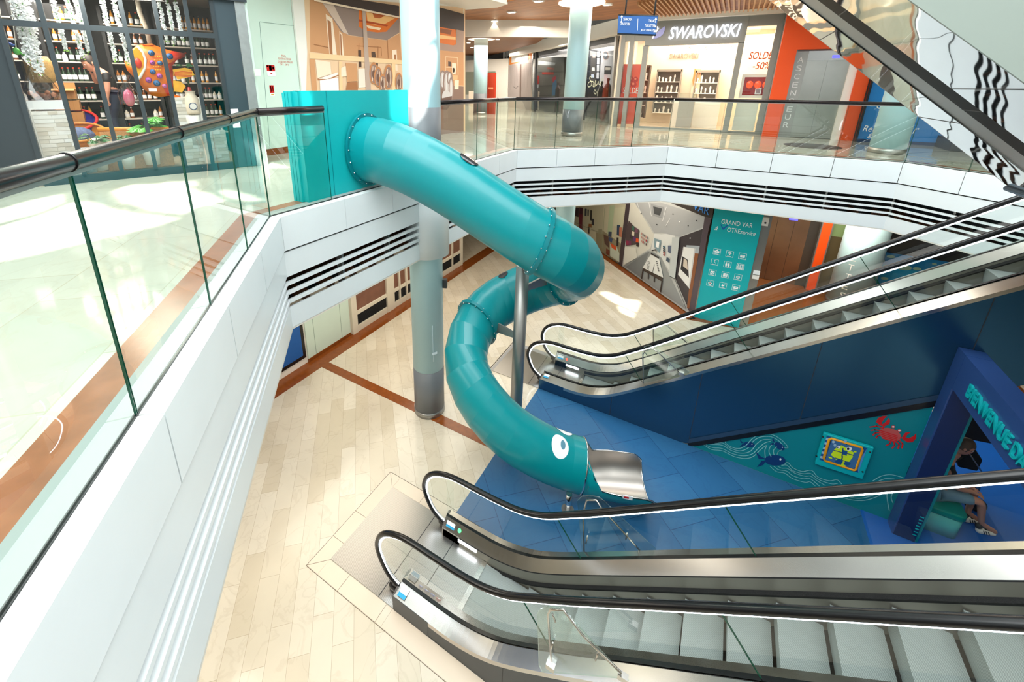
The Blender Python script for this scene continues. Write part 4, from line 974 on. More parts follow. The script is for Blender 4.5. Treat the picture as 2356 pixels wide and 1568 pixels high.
for k, ch in enumerate('TOILETTES'): wrap_text(ch, 'lettering', (4.85, 19.6), .622, phi, 3.35-k*.37, .04 if ch == 'I' else .16, .24, M_paper if k < 7 else M_offw, t)
wrap_text('<-', 'arrow', (4.85, 19.6), .622, phi, 3.75, .34, .2, M_paper, t)
yb_ = 20.3
t = thing('sea_poster', (6.3, yb_, 0), 'blue underwater poster behind the rear escalator at right', 'poster')
T = Tr((0, yb_, 0), (0, -1, 0))
T.poly([(2008, 575), (2200, 605), (2140, 720), (1960, 700)], col(0, 146, 196)); T.poly([(2008, 575), (2200, 605), (2190, 640), (2002, 600)], col(0, 120, 186))
for x, y, r in ((2020, 598, 16), (2050, 590, 10), (2080, 615, 18), (2110, 618, 10), (2035, 640, 9), (2100, 595, 8), (2150, 607, 6)): T.disc(x, y, r, col(150, 190, 170), ry=r*.35, rot=.1)
T.b.build('print', t)
T = Tr((0, yb_+.01, 0), (0, -1, 0)); T.poly([(2012, 520), (2022, 520), (1962, 720), (1940, 720)], M_offw); T.b.build('white_edge', t)
b = MB(); b.box(5.5, 12, 20.5, 20.6, 0, 4.4, M_greyd); struct(b, 'wall_dark_lower')
# ================================================================ PLAY AREA
YT = 9.135
def zlow(x): return max(0, Dz(x)-1.98)
b = MB(); xs = [.35+i*.2 for i in range(0, 18)]
b.prism([(xs[0], YT+.02, 0), (xs[-1], YT+.02, 0)]+[(x, YT+.02, zlow(x)) for x in xs[::-1]], (0, .06, 0), M_tealw)
t = thing('teal_mural_wall', (2.0, YT+.02, 0), 'teal wall painted with waves, fish and a crab under the rear escalator', 'wall panel')
b.build('panel', t)
b = MB()
for a, c in zip(xs, xs[1:]): b.face([(a, YT-.012, zlow(a)-.0), (c, YT-.012, zlow(c)), (c, YT-.012, max(0, zlow(c)-.13)), (a, YT-.012, max(0, zlow(a)-.13))], M_black); b.face([(a, YT-.014, zlow(a)+.12), (c, YT-.014, zlow(c)+.12), (c, YT-.014, zlow(c)), (a, YT-.014, zlow(a))], col(58, 84, 110, .3, .5))
b.build('edge_strip', t)
T = Tr((0, YT+.012, 0), (0, -1, 0), 1600, 900, 4.284)
W1 = [(45, 505), (130, 545), (260, 585), (380, 640), (480, 660), (560, 650), (620, 610), (680, 540), (708, 525), (690, 560), (682, 620), (700, 670)]
def wl(pts, dx=0, dy=0): T.line([(p.x+dx, p.y+dy) for p in [V((q[0], q[1], 0)) for q in []]] or [(q.x+dx, q.y+dy) for q in crom([(a, b_, 0) for a, b_ in pts], 5)], .014, col(150, 214, 216))
wl([(45, 505), (90, 530), (160, 572), (265, 585), (380, 640), (490, 660), (570, 640), (640, 575), (700, 530), (685, 580), (690, 660)])
wl([(80, 500), (120, 535), (180, 555), (262, 562), (360, 610), (470, 634), (560, 615), (620, 560), (680, 510), (740, 490)])
wl([(110, 495), (150, 520), (265, 530), (350, 580), (450, 608), (540, 590), (600, 520), (660, 478), (740, 475), (790, 500)])
wl([(150, 490), (200, 510), (272, 508), (340, 556), (440, 585), (520, 555), (570, 490), (640, 450), (740, 445), (820, 485), (860, 530)])
wl([(190, 485), (280, 478), (300, 510), (350, 545), (430, 562), (500, 530), (560, 465), (640, 422), (740, 420), (840, 470), (912, 548), (880, 555)])
wl([(745, 640), (725, 590), (740, 540), (780, 510)]); wl([(775, 625), (770, 580), (800, 545)]); wl([(805, 620), (820, 590), (850, 575)])
wl([(735, 735), (800, 790), (880, 805), (960, 860), (1080, 895), (1130, 890), (1180, 930)]); wl([(770, 735), (820, 770), (900, 785), (960, 830), (1060, 860), (1130, 860), (1220, 930)])
wl([(810, 735), (850, 755), (910, 760), (980, 805), (1080, 835), (1135, 835), (1200, 880), (1280, 925)]); wl([(850, 728), (905, 728), (960, 780), (1060, 810), (1135, 808), (1220, 870), (1340, 910), (1400, 905)])
wl([(880, 715), (910, 698), (960, 750), (1050, 788), (1145, 778), (1210, 845), (1320, 880), (1395, 870), (1440, 910)])
wl([(1750, 880), (1830, 835), (1930, 820), (2050, 850)]); wl([(1810, 880), (1880, 858), (1960, 862)])
wl([(1390, 1005), (1480, 1055), (1640, 1075), (1780, 1040), (1900, 970)]); wl([(1440, 1000), (1540, 1045), (1650, 1050), (1780, 1010), (1850, 960)]); wl([(1500, 1000), (1620, 1020), (1740, 990)])
wl([(1910, 1170), (1895, 1090), (1890, 1010), (1930, 960)]); wl([(1945, 1095), (1930, 1040), (1955, 970)])
T.b.build('painted_waves', t)
def mfish(cx_, cy_, L, rot, flip=1):
    T = Tr((0, YT+.010, 0), (0, -1, 0), 1600, 900, 4.284)
    c, s_ = math.cos(rot), math.sin(rot)
    def r(p): return (cx_+p[0]*c-p[1]*s_, cy_+p[0]*s_+p[1]*c)
    body = [r((math.cos(a)*L, math.sin(a)*L*.5)) for a in [i*math.pi/10 for i in range(20)]]
    T.poly(body, col(0, 52, 108)); T.poly([r((-L*.85, -L*.1)), r((-L*1.3, -L*.25)), r((-L*1.9, -L*.75)), r((-L*1.55, -L*.05))][::1], col(0, 52, 108)); T.poly([r((-L*.85, L*.1)), r((-L*1.25, L*.1)), r((-L*1.7, L*.75)), r((-L*1.1, L*.5))], col(0, 52, 108))
    T.disc(*r((L*.5, -L*.12)), L*.10, M_paper); T.b.build('painted_fish', t)
mfish(530, 522, 54, .15); mfish(830, 540, 58, .6); mfish(785, 678, 104, .05)
T = Tr((0, YT+.010, 0), (0, -1, 0), 1600, 900, 4.284); R_ = M_red
T.disc(1918, 425, 112, col(196, 84, 80), 24, 62, .28); 
for k in range(5): T.line([(1822+k*6, 385+k*19), (1995-k*4, 440+k*15)], .018, R_)
T.poly([(1778, 300), (1800, 262), (1845, 242), (1892, 240), (1860, 270), (1838, 305), (1842, 325), (1870, 305), (1905, 262), (1920, 290), (1910, 320), (1862, 345), (1820, 335)], R_)
T.poly([(2176, 410), (2176, 460), (2140, 500), (2090, 502), (2040, 470), (2042, 440), (2070, 405), (2125, 400), (2090, 425), (2072, 452), (2100, 462), (2150, 440)], R_)
for l in ([(1855, 345), (1850, 365)], [(2035, 455), (2015, 460)], [(1845, 362), (1790, 340), (1720, 350)], [(1815, 385), (1770, 378), (1730, 386)], [(1812, 405), (1775, 408), (1750, 430)], [(1820, 430), (1795, 438), (1780, 460)], [(1925, 495), (1915, 515), (1882, 533)], [(1955, 500), (1965, 530), (1940, 558)], [(1980, 492), (2008, 525), (1998, 562)], [(2005, 480), (2045, 515), (2035, 556)]): T.line(l, .022, R_)
for x, y in ((1950, 348), (2010, 385)): T.disc(x, y, 20, R_, ry=14); T.disc(x, y, 13, M_paper, ry=8)
T.b.build('painted_crab', t)
# play panel (turquoise board with puzzle print)
t = thing('play_panel', (2.2, YT, .6), 'turquoise wall toy with orange frame and yellow sea creature puzzle', 'toy')
T = Tr((0, YT-.01, 0), (0, -1, 0), 1600, 900, 4.284)
O4 = [T.pt(*q) for q in ((1262, 388), (1752, 535), (1640, 842), (1172, 690))]
b = MB(); b.prism([p for p in O4], (0, -.07, 0), M_tealp); b.build('board', t, bevel=.015)
T = Tr((0, YT-.082, 0), (0, -1, 0), 1600, 900, 4.284)
T.poly([(1295, 435), (1695, 560), (1605, 802), (1222, 672)], col(16, 78, 140))
for k in range(5): T.poly([(1290-k*14, 455+k*45), (1325-k*14, 462+k*45), (1315-k*14, 485+k*45), (1283-k*14, 475+k*45)], col(150, 190, 220))
T.poly([(1640, 640), (1692, 562), (1605, 802), (1600, 760)], col(80, 150, 210))
T.b.build('print', t)
Tf = Tr((0, YT-.085, 0), (0, -1, 0), 1600, 900, 4.284)
fr = [Tf.pt(*q) for q in ((1338, 462), (1640, 552), (1645, 575), (1580, 770), (1560, 776), (1275, 680), (1265, 660), (1318, 475))]
b = MB(); b.tube(fr, .022, col(240, 160, 10), 8, closed=True); b.build('orange_frame', t)
Yl = col(214, 240, 20)
T = Tr((0, YT-.095, 0), (0, -1, 0), 1600, 900, 4.284)
T.poly([(1345, 470), (1635, 560), (1575, 765), (1280, 672)], col(60, 110, 160)); T.poly([(1400, 545), (1440, 530), (1475, 550), (1560, 600), (1550, 650), (1510, 700), (1470, 740), (1400, 730), (1380, 660), (1335, 625), (1365, 575)], Yl)
for l in ([(1365, 580), (1455, 605)], [(1380, 655), (1510, 700)], [(1455, 560), (1445, 640)], [(1450, 640), (1430, 720)], [(1490, 610), (1560, 630)]): T.line(l, .018, col(20, 60, 110))
T.poly([(1456, 575), (1500, 590), (1490, 635), (1450, 620)], col(16, 78, 140)); T.disc(1515, 565, 28, M_paper, ry=20); T.disc(1505, 566, 13, M_black); T.disc(1410, 548, 20, M_paper, ry=14); T.disc(1402, 550, 8, M_black)
T.disc(1415, 690, 38, col(16, 78, 140), ry=24); T.disc(1495, 710, 34, col(16, 78, 140), ry=20); T.poly([(1310, 640), (1345, 650), (1350, 665), (1315, 655)], Yl); T.poly([(1560, 585), (1590, 592), (1585, 602), (1560, 600)], Yl)
for x, y in ((1360, 497), (1375, 530), (1480, 490)): T.disc(x, y, 14, col(160, 190, 214))
T.b.build('creature_print', t)
b = MB()
for x, y in ((1256, 447), (1722, 597), (1648, 792), (1192, 636), (1487, 516), (1632, 587), (1603, 670), (1572, 750), (1413, 720), (1277, 650), (1330, 490)): b.ball(Tf.pt(x, y), .016, M_black, 8, 5)
b.build('screw', t)
# --- entrance arch
AX = 3.74
t = thing('entrance_arch', (AX+.16, 8.9, 0), 'dark blue entrance arch with turquoise raised letters at right', 'arch')
zt = 3.80; zb = 3.18
ptop = avz(2205, 797, AX, 9.1); 
b = MB(); b.box(AX, AX+.30, 8.86, 9.12, 0, zt, M_navy2); b.build('post', t)
b = MB(); b.box(AX+.02, AX+.30, 8.845, 8.858, 0.02, zb, M_navy3); b.build('post_inner_face', t)
b = MB(); b.box(AX+.302, AX+.34, 8.86, 9.12, 0.02, zb, M_tealw); b.build('post_lining', t)
b = MB(); b.box(AX, AX+.30, 5.0, 8.855, zb, zt, M_navy2); b.build('beam', t)
b = MB(); b.box(AX, AX+.30, 5.0, 5.3, 0, zb, M_navy2); b.build('post', t)
text('BIENVENUE DANS', 'raised_lettering', (AX-.002, 8.42, zb+.16), (0, -1, 0), (0, 0, 1), 1.85, .22, M_tealp, t, .03, bold=.012)
b = MB()
for k in range(7): b.box(AX+.24, AX+.29, 8.84, 8.845, .16+k*.07, .18+k*.07, M_tealp)
b.build('small_marks', t)
# --- bench
bp = az(2098, 1212, 0); bq = az(2190, 1242, 0)
t = thing('padded_bench', (4.45, 9.3, 0), 'rounded turquoise padded bench under the seated man', 'bench')
bx0, bx1, by0, by1 = 4.10, 4.74, 9.25, 10.1
def rrect(x0, x1, y0, y1, r, z):
    out = []
    for cx_, cy_, a0 in ((x1-r, y1-r, 0), (x0+r, y1-r, 90), (x0+r, y0+r, 180), (x1-r, y0+r, 270)):
        for k in range(6): a = math.radians(a0+k*18); out.append((cx_+math.cos(a)*r, cy_+math.sin(a)*r, z))
    return out
b = MB(); b.prism(rrect(bx0+.02, bx1-.02, by0+.02, by1, .12, 0.014), (0, 0, .42), col(80, 190, 184, .4), smooth=True); b.build('base', t)
b = MB(); b.prism(rrect(bx0, bx1, by0, by1, .13, .43), (0, 0, .13), mat('bench_cushion', (0, 142, 130), .35), smooth=True); b.build('cushion', t, bevel=.03)
# ================================================================ PEOPLE
def skinned(name, J, E_, m, parent=None, root=0, sub=2):
    keys = list(J); me = bpy.data.meshes.new(name); off = wloc(parent) if parent else V((0, 0, 0))
    me.from_pydata([tuple(V(J[k][0])-off) for k in keys], [(keys.index(a), keys.index(b)) for a, b in E_], [])
    o = bpy.data.objects.new(name, me); COL.objects.link(o)
    if parent: o.parent = parent
    md = o.modifiers.new('skin', 'SKIN'); md.use_smooth_shade = True
    if not me.skin_vertices: 
        bpy.context.view_layer.objects.active = o; bpy.ops.mesh.customdata_skin_add()
    for i, k in enumerate(keys):
        r = J[k][1]; sv = me.skin_vertices[0].data[i]; sv.radius = r if isinstance(r, tuple) else (r, r); sv.use_root = (i == root)
    s = o.modifiers.new('sub', 'SUBSURF'); s.levels = sub; s.render_levels = sub
    dg = bpy.context.evaluated_depsgraph_get(); nm = bpy.data.meshes.new_from_object(o.evaluated_get(dg)); nm.name = name
    o.modifiers.clear(); o.data = nm; nm.materials.clear(); nm.materials.append(m)
    for p in nm.polygons: p.use_smooth = True; p.material_index = 0
    return o
def hand(J, E_, wrist, pos, d, side, curl, tag_, sc=1.0):
    """palm and five fingers growing from the wrist joint; d = direction of the fingers, side = towards the thumb, curl = direction they bend"""
    pos = V(pos); d = V(d).normalized(); side = V(side).normalized(); curl = V(curl).normalized()
    J[tag_+'palm'] = (pos+d*.05*sc, (.035*sc, .02*sc)); E_.append((wrist, tag_+'palm'))
    for i, (off, L) in enumerate(((-.03, .06), (-.01, .078), (.011, .085), (.031, .075))):
        a = pos+d*.095*sc+side*off*sc; b = a+(d*.8+curl*.25)*L*.5*sc; c = b+(d*.5+curl*.6)*L*.5*sc
        for n_, q, r in (('a', a, .010), ('b', b, .009), ('c', c, .007)): J[tag_+str(i)+n_] = (q, r*sc)
        E_ += [(tag_+'palm', tag_+str(i)+'a'), (tag_+str(i)+'a', tag_+str(i)+'b'), (tag_+str(i)+'b', tag_+str(i)+'c')]
    a = pos+d*.04*sc+side*.045*sc; b = a+(d*.7+side*.4+curl*.3)*.05*sc
    J[tag_+'ta'] = (a, .011*sc); J[tag_+'tb'] = (b, .009*sc); E_ += [(tag_+'palm', tag_+'ta'), (tag_+'ta', tag_+'tb')]
def headmesh(t, c, face, r, skin, hair, hairlen=.0, zk=1.25, glasses=False):
    """head with brow, nose, chin and ears looking along face; hair cap as a child"""
    face = V(face).normalized(); sd_ = face.cross(V((0, 0, 1))).normalized(); up = sd_.cross(face).normalized(); c = V(c)
    def P(f, s_, u): return c+face*f*r+sd_*s_*r+up*u*r*zk
    b = MB(); n_, k_ = 24, 16; idx = 0
    for j in range(k_+1):
        th = math.pi*j/k_
        for a in range(n_):
            an = 2*math.pi*a/n_; f, s_, u = math.sin(th)*math.cos(an), math.sin(th)*math.sin(an), math.cos(th)
            f2, s2, u2 = f*1.02-.04, s_*.80, u*1.12
            if u < 0: s2 *= 1+u*.34; f2 = f2*(1+u*.10)+(.14*-u if f > .2 else -.10*-u)
            if f > .75 and abs(s_) < .26: f2 += max(0, 1-abs(u+.12)/.22)*.20*(1-abs(s_)/.26)     # nose
            if f > .5 and abs(u-.12) < .14 and .18 < abs(s_) < .55: f2 -= .07                       # eye sockets
            if f > .6 and abs(u+.48) < .09 and abs(s_) < .3: f2 += .05                              # lips
            b.v.append(P(f2, s2, u2))
    for j in range(k_):
        for a in range(n_):
            q = (a+1) % n_; b.f.append((j*n_+a, (j+1)*n_+a, (j+1)*n_+q, j*n_+q)); b.m.append(b.mi(skin)); b.sm.append(True)
    for s_ in (-1, 1):
        b.ball(P(-.05, .82*s_, .0), r*.2, skin, 10, 6, (.9, .5, 1.3))
        b.ball(P(.80, .32*s_, .12), r*.085, M_paper, 8, 5); b.ball(P(.87, .32*s_, .12), r*.04, M_black, 8, 5)
    b.face([P(1.0, -.2, -.56), P(1.0, .2, -.56), P(1.02, .16, -.5), P(1.02, -.16, -.5)], col(170, 96, 84))
    h = b.build('head', t)
    b = MB(); n_ = 24
    for j in range(9):
        th = math.pi*.56*j/8
        for a in range(n_):
            an = 2*math.pi*a/n_; lim = 1.0 if math.cos(an) < .35 else .62; t_ = th*lim
            b.v.append(P(math.sin(t_)*math.cos(an)*1.07-.06, math.sin(t_)*math.sin(an)*.87, math.cos(t_)*1.19))
    for j in range(8):
        for a in range(n_):
            q = (a+1) % n_; b.f.append((j*n_+a, (j+1)*n_+a, (j+1)*n_+q, j*n_+q)); b.m.append(b.mi(hair)); b.sm.append(True)
    b.build('hair', t)
    if glasses:
        b = MB()
        for s_ in (-1, 1):
            cc = P(.98, .33*s_, .12); b.tube([cc+(sd_*math.cos(a)*.2+up*math.sin(a)*.17)*r for a in [i*math.pi/6 for i in range(12)]], .0035, M_black, 6, closed=True); b.tube([cc+sd_*s_*r*.2, P(-.0, .86*s_, .14)], .0035, M_black, 6)
        b.build('glasses', t)
    return h
man = thing('person', (4.45, 9.65, 0), 'seated man in black T-shirt, denim shorts and striped trainers behind the arch', 'person')
J = {}; E_ = []
def jn(k, p, r): J[k] = (V(p), r)
hp = V((4.40, 9.66, .72))
jn('pelvis', hp, (.15, .13)); jn('belly', hp+V((-.03, -.01, .22)), (.14, .12)); jn('chest', hp+V((-.04, -.02, .48)), (.17, .12)); jn('neck', hp+V((.0, -.03, .72)), .06); jn('skull', hp+V((.05, -.04, .86)), .06)
E_ += [('pelvis', 'belly'), ('belly', 'chest'), ('chest', 'neck'), ('neck', 'skull')]
for s_, dy in (('r', -.17), ('l', .17)):
    q = 1 if s_ == 'l' else -1
    jn(s_+'sh', (4.37, 9.64+dy, 1.30), .065); jn(s_+'el', (4.52, 9.62+dy*1.15, .98), .048); jn(s_+'wr', (4.76, 9.60+dy*.35, .94), .034)
    E_ += [('chest', s_+'sh'), (s_+'sh', s_+'el'), (s_+'el', s_+'wr')]
    hand(J, E_, s_+'wr', J[s_+'wr'][0], (1, .0, -.25), (0, -q, .3), (.1, 0, -1), s_+'h', 1.05)
    jn(s_+'hip', hp+V((.06, dy*.62, -.02)), .10); jn(s_+'kn', (4.90, 9.66+dy*.75, .80), .066); jn(s_+'an', (5.10 if s_ == 'r' else 4.98, 9.80+dy*.5, .22), .042); jn(s_+'to', (5.36 if s_ == 'r' else 5.2, 9.88+dy*.5, .07), .04)
    E_ += [('pelvis', s_+'hip'), (s_+'hip', s_+'kn'), (s_+'kn', s_+'an'), (s_+'an', s_+'to')]
skinned('body', J, E_, M_skin, man)
headmesh(man, (4.47, 9.61, 1.74), (.93, -.12, -.30), .125, M_skin, col(92, 74, 60), glasses=True)
S = {k: J[k] for k in ('pelvis', 'belly', 'chest', 'rsh', 'lsh')}; S = {k: (p, tuple(q*1.13 for q in (r if isinstance(r, tuple) else (r, r)))) for k, (p, r) in S.items()}
for s_ in 'rl': S[s_+'m'] = (J[s_+'sh'][0].lerp(J[s_+'el'][0], .6), (.072, .072))
S['nk'] = (J['chest'][0].lerp(J['neck'][0], .6), (.09, .08))
skinned('t_shirt', S, [('pelvis', 'belly'), ('belly', 'chest'), ('chest', 'nk'), ('chest', 'rsh'), ('chest', 'lsh'), ('rsh', 'rm'), ('lsh', 'lm')], col(26, 30, 34), man)
S = {'pelvis': (J['pelvis'][0]-V((0, 0, .03)), (.175, .15))}; ee = []
for s_ in 'rl':
    S[s_+'hip'] = (J[s_+'hip'][0], (.125, .12)); S[s_+'t'] = (J[s_+'hip'][0].lerp(J[s_+'kn'][0], .88), (.098, .096)); ee += [('pelvis', s_+'hip'), (s_+'hip', s_+'t')]
skinned('denim_shorts', S, ee, col(118, 150, 166, .7), man)
for s_ in 'rl':
    a, t_ = J[s_+'an'][0], J[s_+'to'][0]; d = V((t_.x-a.x, t_.y-a.y, 0)).normalized(); h = V((a.x, a.y, .05))-d*.03
    skinned('trainer', {'h': (h, (.055, .06)), 'm': (h+d*.14+V((0, 0, .0)), (.055, .05)), 't': (h+d*.30-V((0, 0, .01)), (.046, .034))}, [('h', 'm'), ('m', 't')], M_offw, man)
    skinned('sock', {'a': (h+V((0, 0, .04))+d*.01, (.05, .05)), 'b': (a+V((0, 0, -.01)), (.048, .046))}, [('a', 'b')], M_greyd, man, sub=1)
    sd_ = d.cross(V((0, 0, 1))); b = MB()
    for k in range(3):
        for q in (-1, 1): b.bar(h+d*(.10+k*.035)+sd_*.050*q+V((0, 0, -.015)), h+d*(.07+k*.035)+sd_*.050*q+V((0, 0, .05)), .012, .01, M_black)
    b.tube([h+d*.12+V((0, 0, .055)), h+d*.2+V((0, 0, .045)), h+d*.24+V((0, 0, .035))], .016, M_black, 8); b.build('stripes', man)
# stroller behind the seated man
t = thing('stroller', (4.75, 10.1, 0), 'black pushchair with open hood behind the seated man', 'stroller')
def q9(x, y, Y_=10.35): return ay(x, y, Y_)
b = MB(); c = q9(2222, 985); 
for k in range(7):
    a0, a1 = math.pi*.12*k, math.pi*.12*(k+1)
    for s_ in (0,):
        b.face([c+V((math.cos(a0)*.42, -.2, math.sin(a0)*.42)), c+V((math.cos(a1)*.42, -.2, math.sin(a1)*.42)), c+V((math.cos(a1)*.42, .25, math.sin(a1)*.42)), c+V((math.cos(a0)*.42, .25, math.sin(a0)*.42))], M_blackm)
b.prism([c+V((.42*math.cos(k*.37), -.2, .42*math.sin(k*.37)-.02)) for k in range(8)]+[c+V((-.1, -.2, -.1))], (0, .012, 0), M_blackm); b.build('hood', t)
b = MB(); b.prism([q9(2195, 1030), q9(2235, 1020), q9(2262, 1060), q9(2250, 1085), q9(2205, 1075)], (0, .34, 0), M_blackm); b.build('seat', t, bevel=.03)
b = MB()
for Y_ in (10.3, 10.7):
    b.tube([q9(2190, 985, Y_), q9(2225, 1035, Y_), q9(2262, 1090, Y_), V((q9(2262, 1108, Y_).x, Y_, .16))], .014, M_steel, 8); b.tube([q9(2245, 1035, Y_), V((4.4, Y_, .16))], .014, M_blackm, 8)
b.build('frame', t)
for x_, Y_ in ((q9(2262, 1108).x, 10.28), (q9(2262, 1108).x, 10.72), (4.4, 10.3), (4.4, 10.7)):
    b = MB(); b.lathe((x_, Y_-.02, .155), [(.06, 0), (.15, .0), (.155, .02), (.15, .04), (.06, .04)], M_black, 20, (0, 1, 0)); b.build('wheel', t)
# ================================================================ UPPER LEVEL, WEST: home-decor shop
LA = V((-10.27, 1.95, 6.0)); LD = V((1.2, 3.0, 0)).normalized(); LN = V((LD.y, -LD.x, 0))
def lp(s, z, off=0): return LA+LD*s+LN*off+V((0, 0, z-6))
def lq(x, y, off): return apl(x, y, LA+LN*off, LN)
def lbar(mb, s0, s1, z0, z1, o0, o1, m): mb.obox(lp(s0, z0, o0), LD*(s1-s0), LN*(o1-o0), (0, 0, z1-z0), m)
ZT = 9.28
t = thing('shopfront', lp(1.5, 6.0), 'dark grey grid shopfront of the home decor shop at upper left', 'shopfront')
b = MB(); lbar(b, -4, .50, 6.02, ZT, -.05, .0, M_grey); b.build('solid_panel', t)
for k, s in enumerate((.53, 1.05, 1.58, 2.1, 2.59, 3.07, 3.5)):
    b = MB(); lbar(b, s-.033, s+.033, 6.1, ZT, -.06, .03, M_grey); b.build('mullion', t)
b = MB(); lbar(b, -.4, 3.5, 8.58, 8.67, -.055, .025, M_grey); b.build('transom', t)
b = MB(); lbar(b, .5, 3.5, 6.0, 6.14, -.06, .03, M_grey); b.build('sill', t)
b = MB(); lbar(b, -4, 4.12, ZT, ZT+.16, -.1, .10, M_grey); b.build('header', t)
b = MB(); lbar(b, 3.50, 3.90, 6.02, ZT, -.04, .01, mat('shop_door_grey', (62, 76, 84), .3, .4)); b.build('solid_door', t)
b = MB(); lbar(b, 3.90, 4.08, 6.0, ZT, -.06, .06, mat('worn_steel', (140, 146, 146), .45, .5, noise=(9, .2))); b.build('end_post', t)
b = MB()
for a, c in zip((.53, 1.05, 1.58, 2.1, 2.59, 3.07), (1.05, 1.58, 2.1, 2.59, 3.07, 3.5)): b.face([lp(a, 6.14, 0), lp(c, 6.14, 0), lp(c, ZT, 0), lp(a, ZT, 0)], M_glassdark)
b.build('window_glass', t)
b = MB(); b.obox(lp(3.55, 6.85, .012), LD*.14, LN*.003, (0, 0, .38), M_paper); b.obox(lp(3.56, 7.02, .016), LD*.12, LN*.002, (0, 0, .06), col(40, 90, 150)); b.build('door_notice', t)
b = MB(); p0 = lq(0, 128, .004); p1 = lq(22, 175, .004); b.obox(lp(-.02, 7.85, .004), LD*.20, LN*.003, (0, 0, .38), M_paper); b.build('window_notice', t)
b = MB(); b.obox(lp(-4, 10.5, -.02), LD*8.1, -LN*.1, (0, 0, 2), M_greenwall); b.obox(lp(-4, ZT+.16, -.02), LD*8.2, -LN*.1, (0, 0, 4), M_greenwall); struct(b, 'wall_above_shopfront')
# shop interior shell
MI = col(24, 24, 26, .7)
b = MB(); lbar(b, -4, 4.0, 6, 9.6, -3.0, -2.9, MI); lbar(b, -4.1, -4, 6, 9.6, -3, 0, MI); lbar(b, 3.9, 4.0, 6, 9.6, -3, -.1, col(30, 30, 32)); struct(b, 'wall_shop_interior')
b = MB(); lbar(b, -4, 4, 9.5, 9.6, -3, -.05, col(120, 112, 104)); struct(b, 'ceiling_shop_interior')
b = MB(); lbar(b, -4, 3.9, 6.001, 6.004, -2.9, .0, col(206, 180, 150)); struct(b, 'floor_shop_interior')
area('home_shop_light', tuple(lp(1.4, 9.3, -.8)), 4.5, 1.3, 250, (1, .93, .82))
# wall shelves with bottles
shelfz = [6.55, 6.95, 7.35, 7.75, 8.15, 8.55, 8.95]
random.seed(11)
bp_ = {}
def bottle_proto(c, h, r, capc):
    b = MB(); b.lathe((0, 0, 0), [(r*.95, 0), (r, .01), (r, h*.6), (r*.4, h*.78), (r*.36, h*.92)], c, 12); o = b.build('bottle')
    b = MB(); b.lathe((0, 0, 0), [(r*.42, h*.9), (r*.42, h)], capc, 10); q = b.build('cap', o)
    b = MB(); b.lathe((0, 0, 0), [(r*1.02, h*.15), (r*1.02, h*.48)], M_paper, 12, cap=False); b.build('paper_label', o); return o
protos = [bottle_proto(col(180, 110, 30, .15), .27, .035, M_black), bottle_proto(col(120, 66, 24, .15), .24, .038, M_offw), bottle_proto(col(214, 150, 50, .15), .30, .032, M_black), bottle_proto(col(36, 60, 40, .15), .28, .04, col(220, 70, 30)), bottle_proto(col(232, 226, 210), .2, .045, M_greyd)]
first = [True]*5
bays = ((-.9, .35, 'left bay'), (.75, 1.45, 'second bay'), (1.75, 2.5, 'third bay'), (2.7, 3.8, 'right bay'))
for (s0, s1, nm) in bays:
    t = thing('wall_shelf_unit', lp((s0+s1)/2, 6, -2.8), 'black shelf unit in the '+nm+' at the back of the home decor shop', 'shelf')
    b = MB(); lbar(b, s0-.06, s0, 6, 9.3, -2.9, -2.45, M_blackm); b.build('upright', t)
    b = MB(); lbar(b, s1, s1+.06, 6, 9.3, -2.9, -2.45, M_blackm); b.build('upright', t)
    for z in shelfz: b = MB(); lbar(b, s0, s1, z-.025, z, -2.88, -2.45, col(206, 198, 186)); b.build('shelf', t)
cnt = 0
for (s0, s1, nm) in bays:
    for zi, z in enumerate(shelfz):
        k = random.randrange(5) if nm != 'right bay' else (3 if zi % 3 else 2)
        s = s0+.06
        while s < s1-.05:
            kk = k if random.random() < .85 else random.randrange(5)
            o = protos[kk]
            loc = lp(s, z+.002, -2.56)
            if first[kk]: o.location = loc; first[kk] = False; r = o
            else:
                r = o.copy(); COL.objects.link(r); r.location = loc
                for ch in list(o.children): c = ch.copy(); COL.objects.link(c); c.parent = r
            tag(r, 'small bottle on the back shelves of the home decor shop, '+nm+' of black shelving', 'bottle', 'bottles on the home decor shop shelves, '+nm)
            cnt += 1; s += random.choice((.085, .095, .11))+(.12 if random.random() < .12 else 0)
# stone-clad pedestals
M_stone = tilemat('stone_cladding', (234, 228, 216), (216, 206, 190), (186, 176, 160), 0, .3, .07, .7, (200, 190, 176), .004)
def stonebox(mb, s0, s1, z0, z1, o0, o1):
    lbar(mb, s0, s1, z0, z1, o0, o1, M_offw); z = z0; random.seed(int(s0*100))
    while z < z1-.02:
        h = min(.07, z1-z); s = s0
        while s < s1-.01:
            L = min(random.uniform(.1, .28), s1-s); lbar(mb, s+.003, s+L-.003, z+.003, z+h-.003, o1, o1+random.uniform(.006, .02), col(*random.choice([(238, 232, 222), (226, 218, 204), (214, 204, 188), (240, 238, 232)]), .7)); s += L
        z += h
t = thing('stone_pedestal', lp(.72, 6, -.5), 'white stone-clad pedestal carrying a cellophane gift basket at far left', 'pedestal')
b = MB(); stonebox(b, .56, 1.0, 6.0, 7.25, -.75, -.25); b.build('column', t); b = MB(); lbar(b, .40, .56, 6.0, 7.28, -.75, -.22, M_offw); b.build('side_board', t)
t = thing('stone_pedestal', lp(2.95, 6, -.5), 'white stone-clad pedestal under the orange fish sculpture', 'pedestal')
b = MB(); stonebox(b, 2.60, 2.98, 6.0, 7.45, -.85, -.45); b.build('column', t); b = MB(); lbar(b, 2.98, 3.12, 6, 7.45, -.85, -.45, M_offw); b.build('side_board', t)
t = thing('stone_stool', lp(3.25, 6, -.35), 'low white stone-clad block standing behind the shop window by the grey door', 'pedestal')
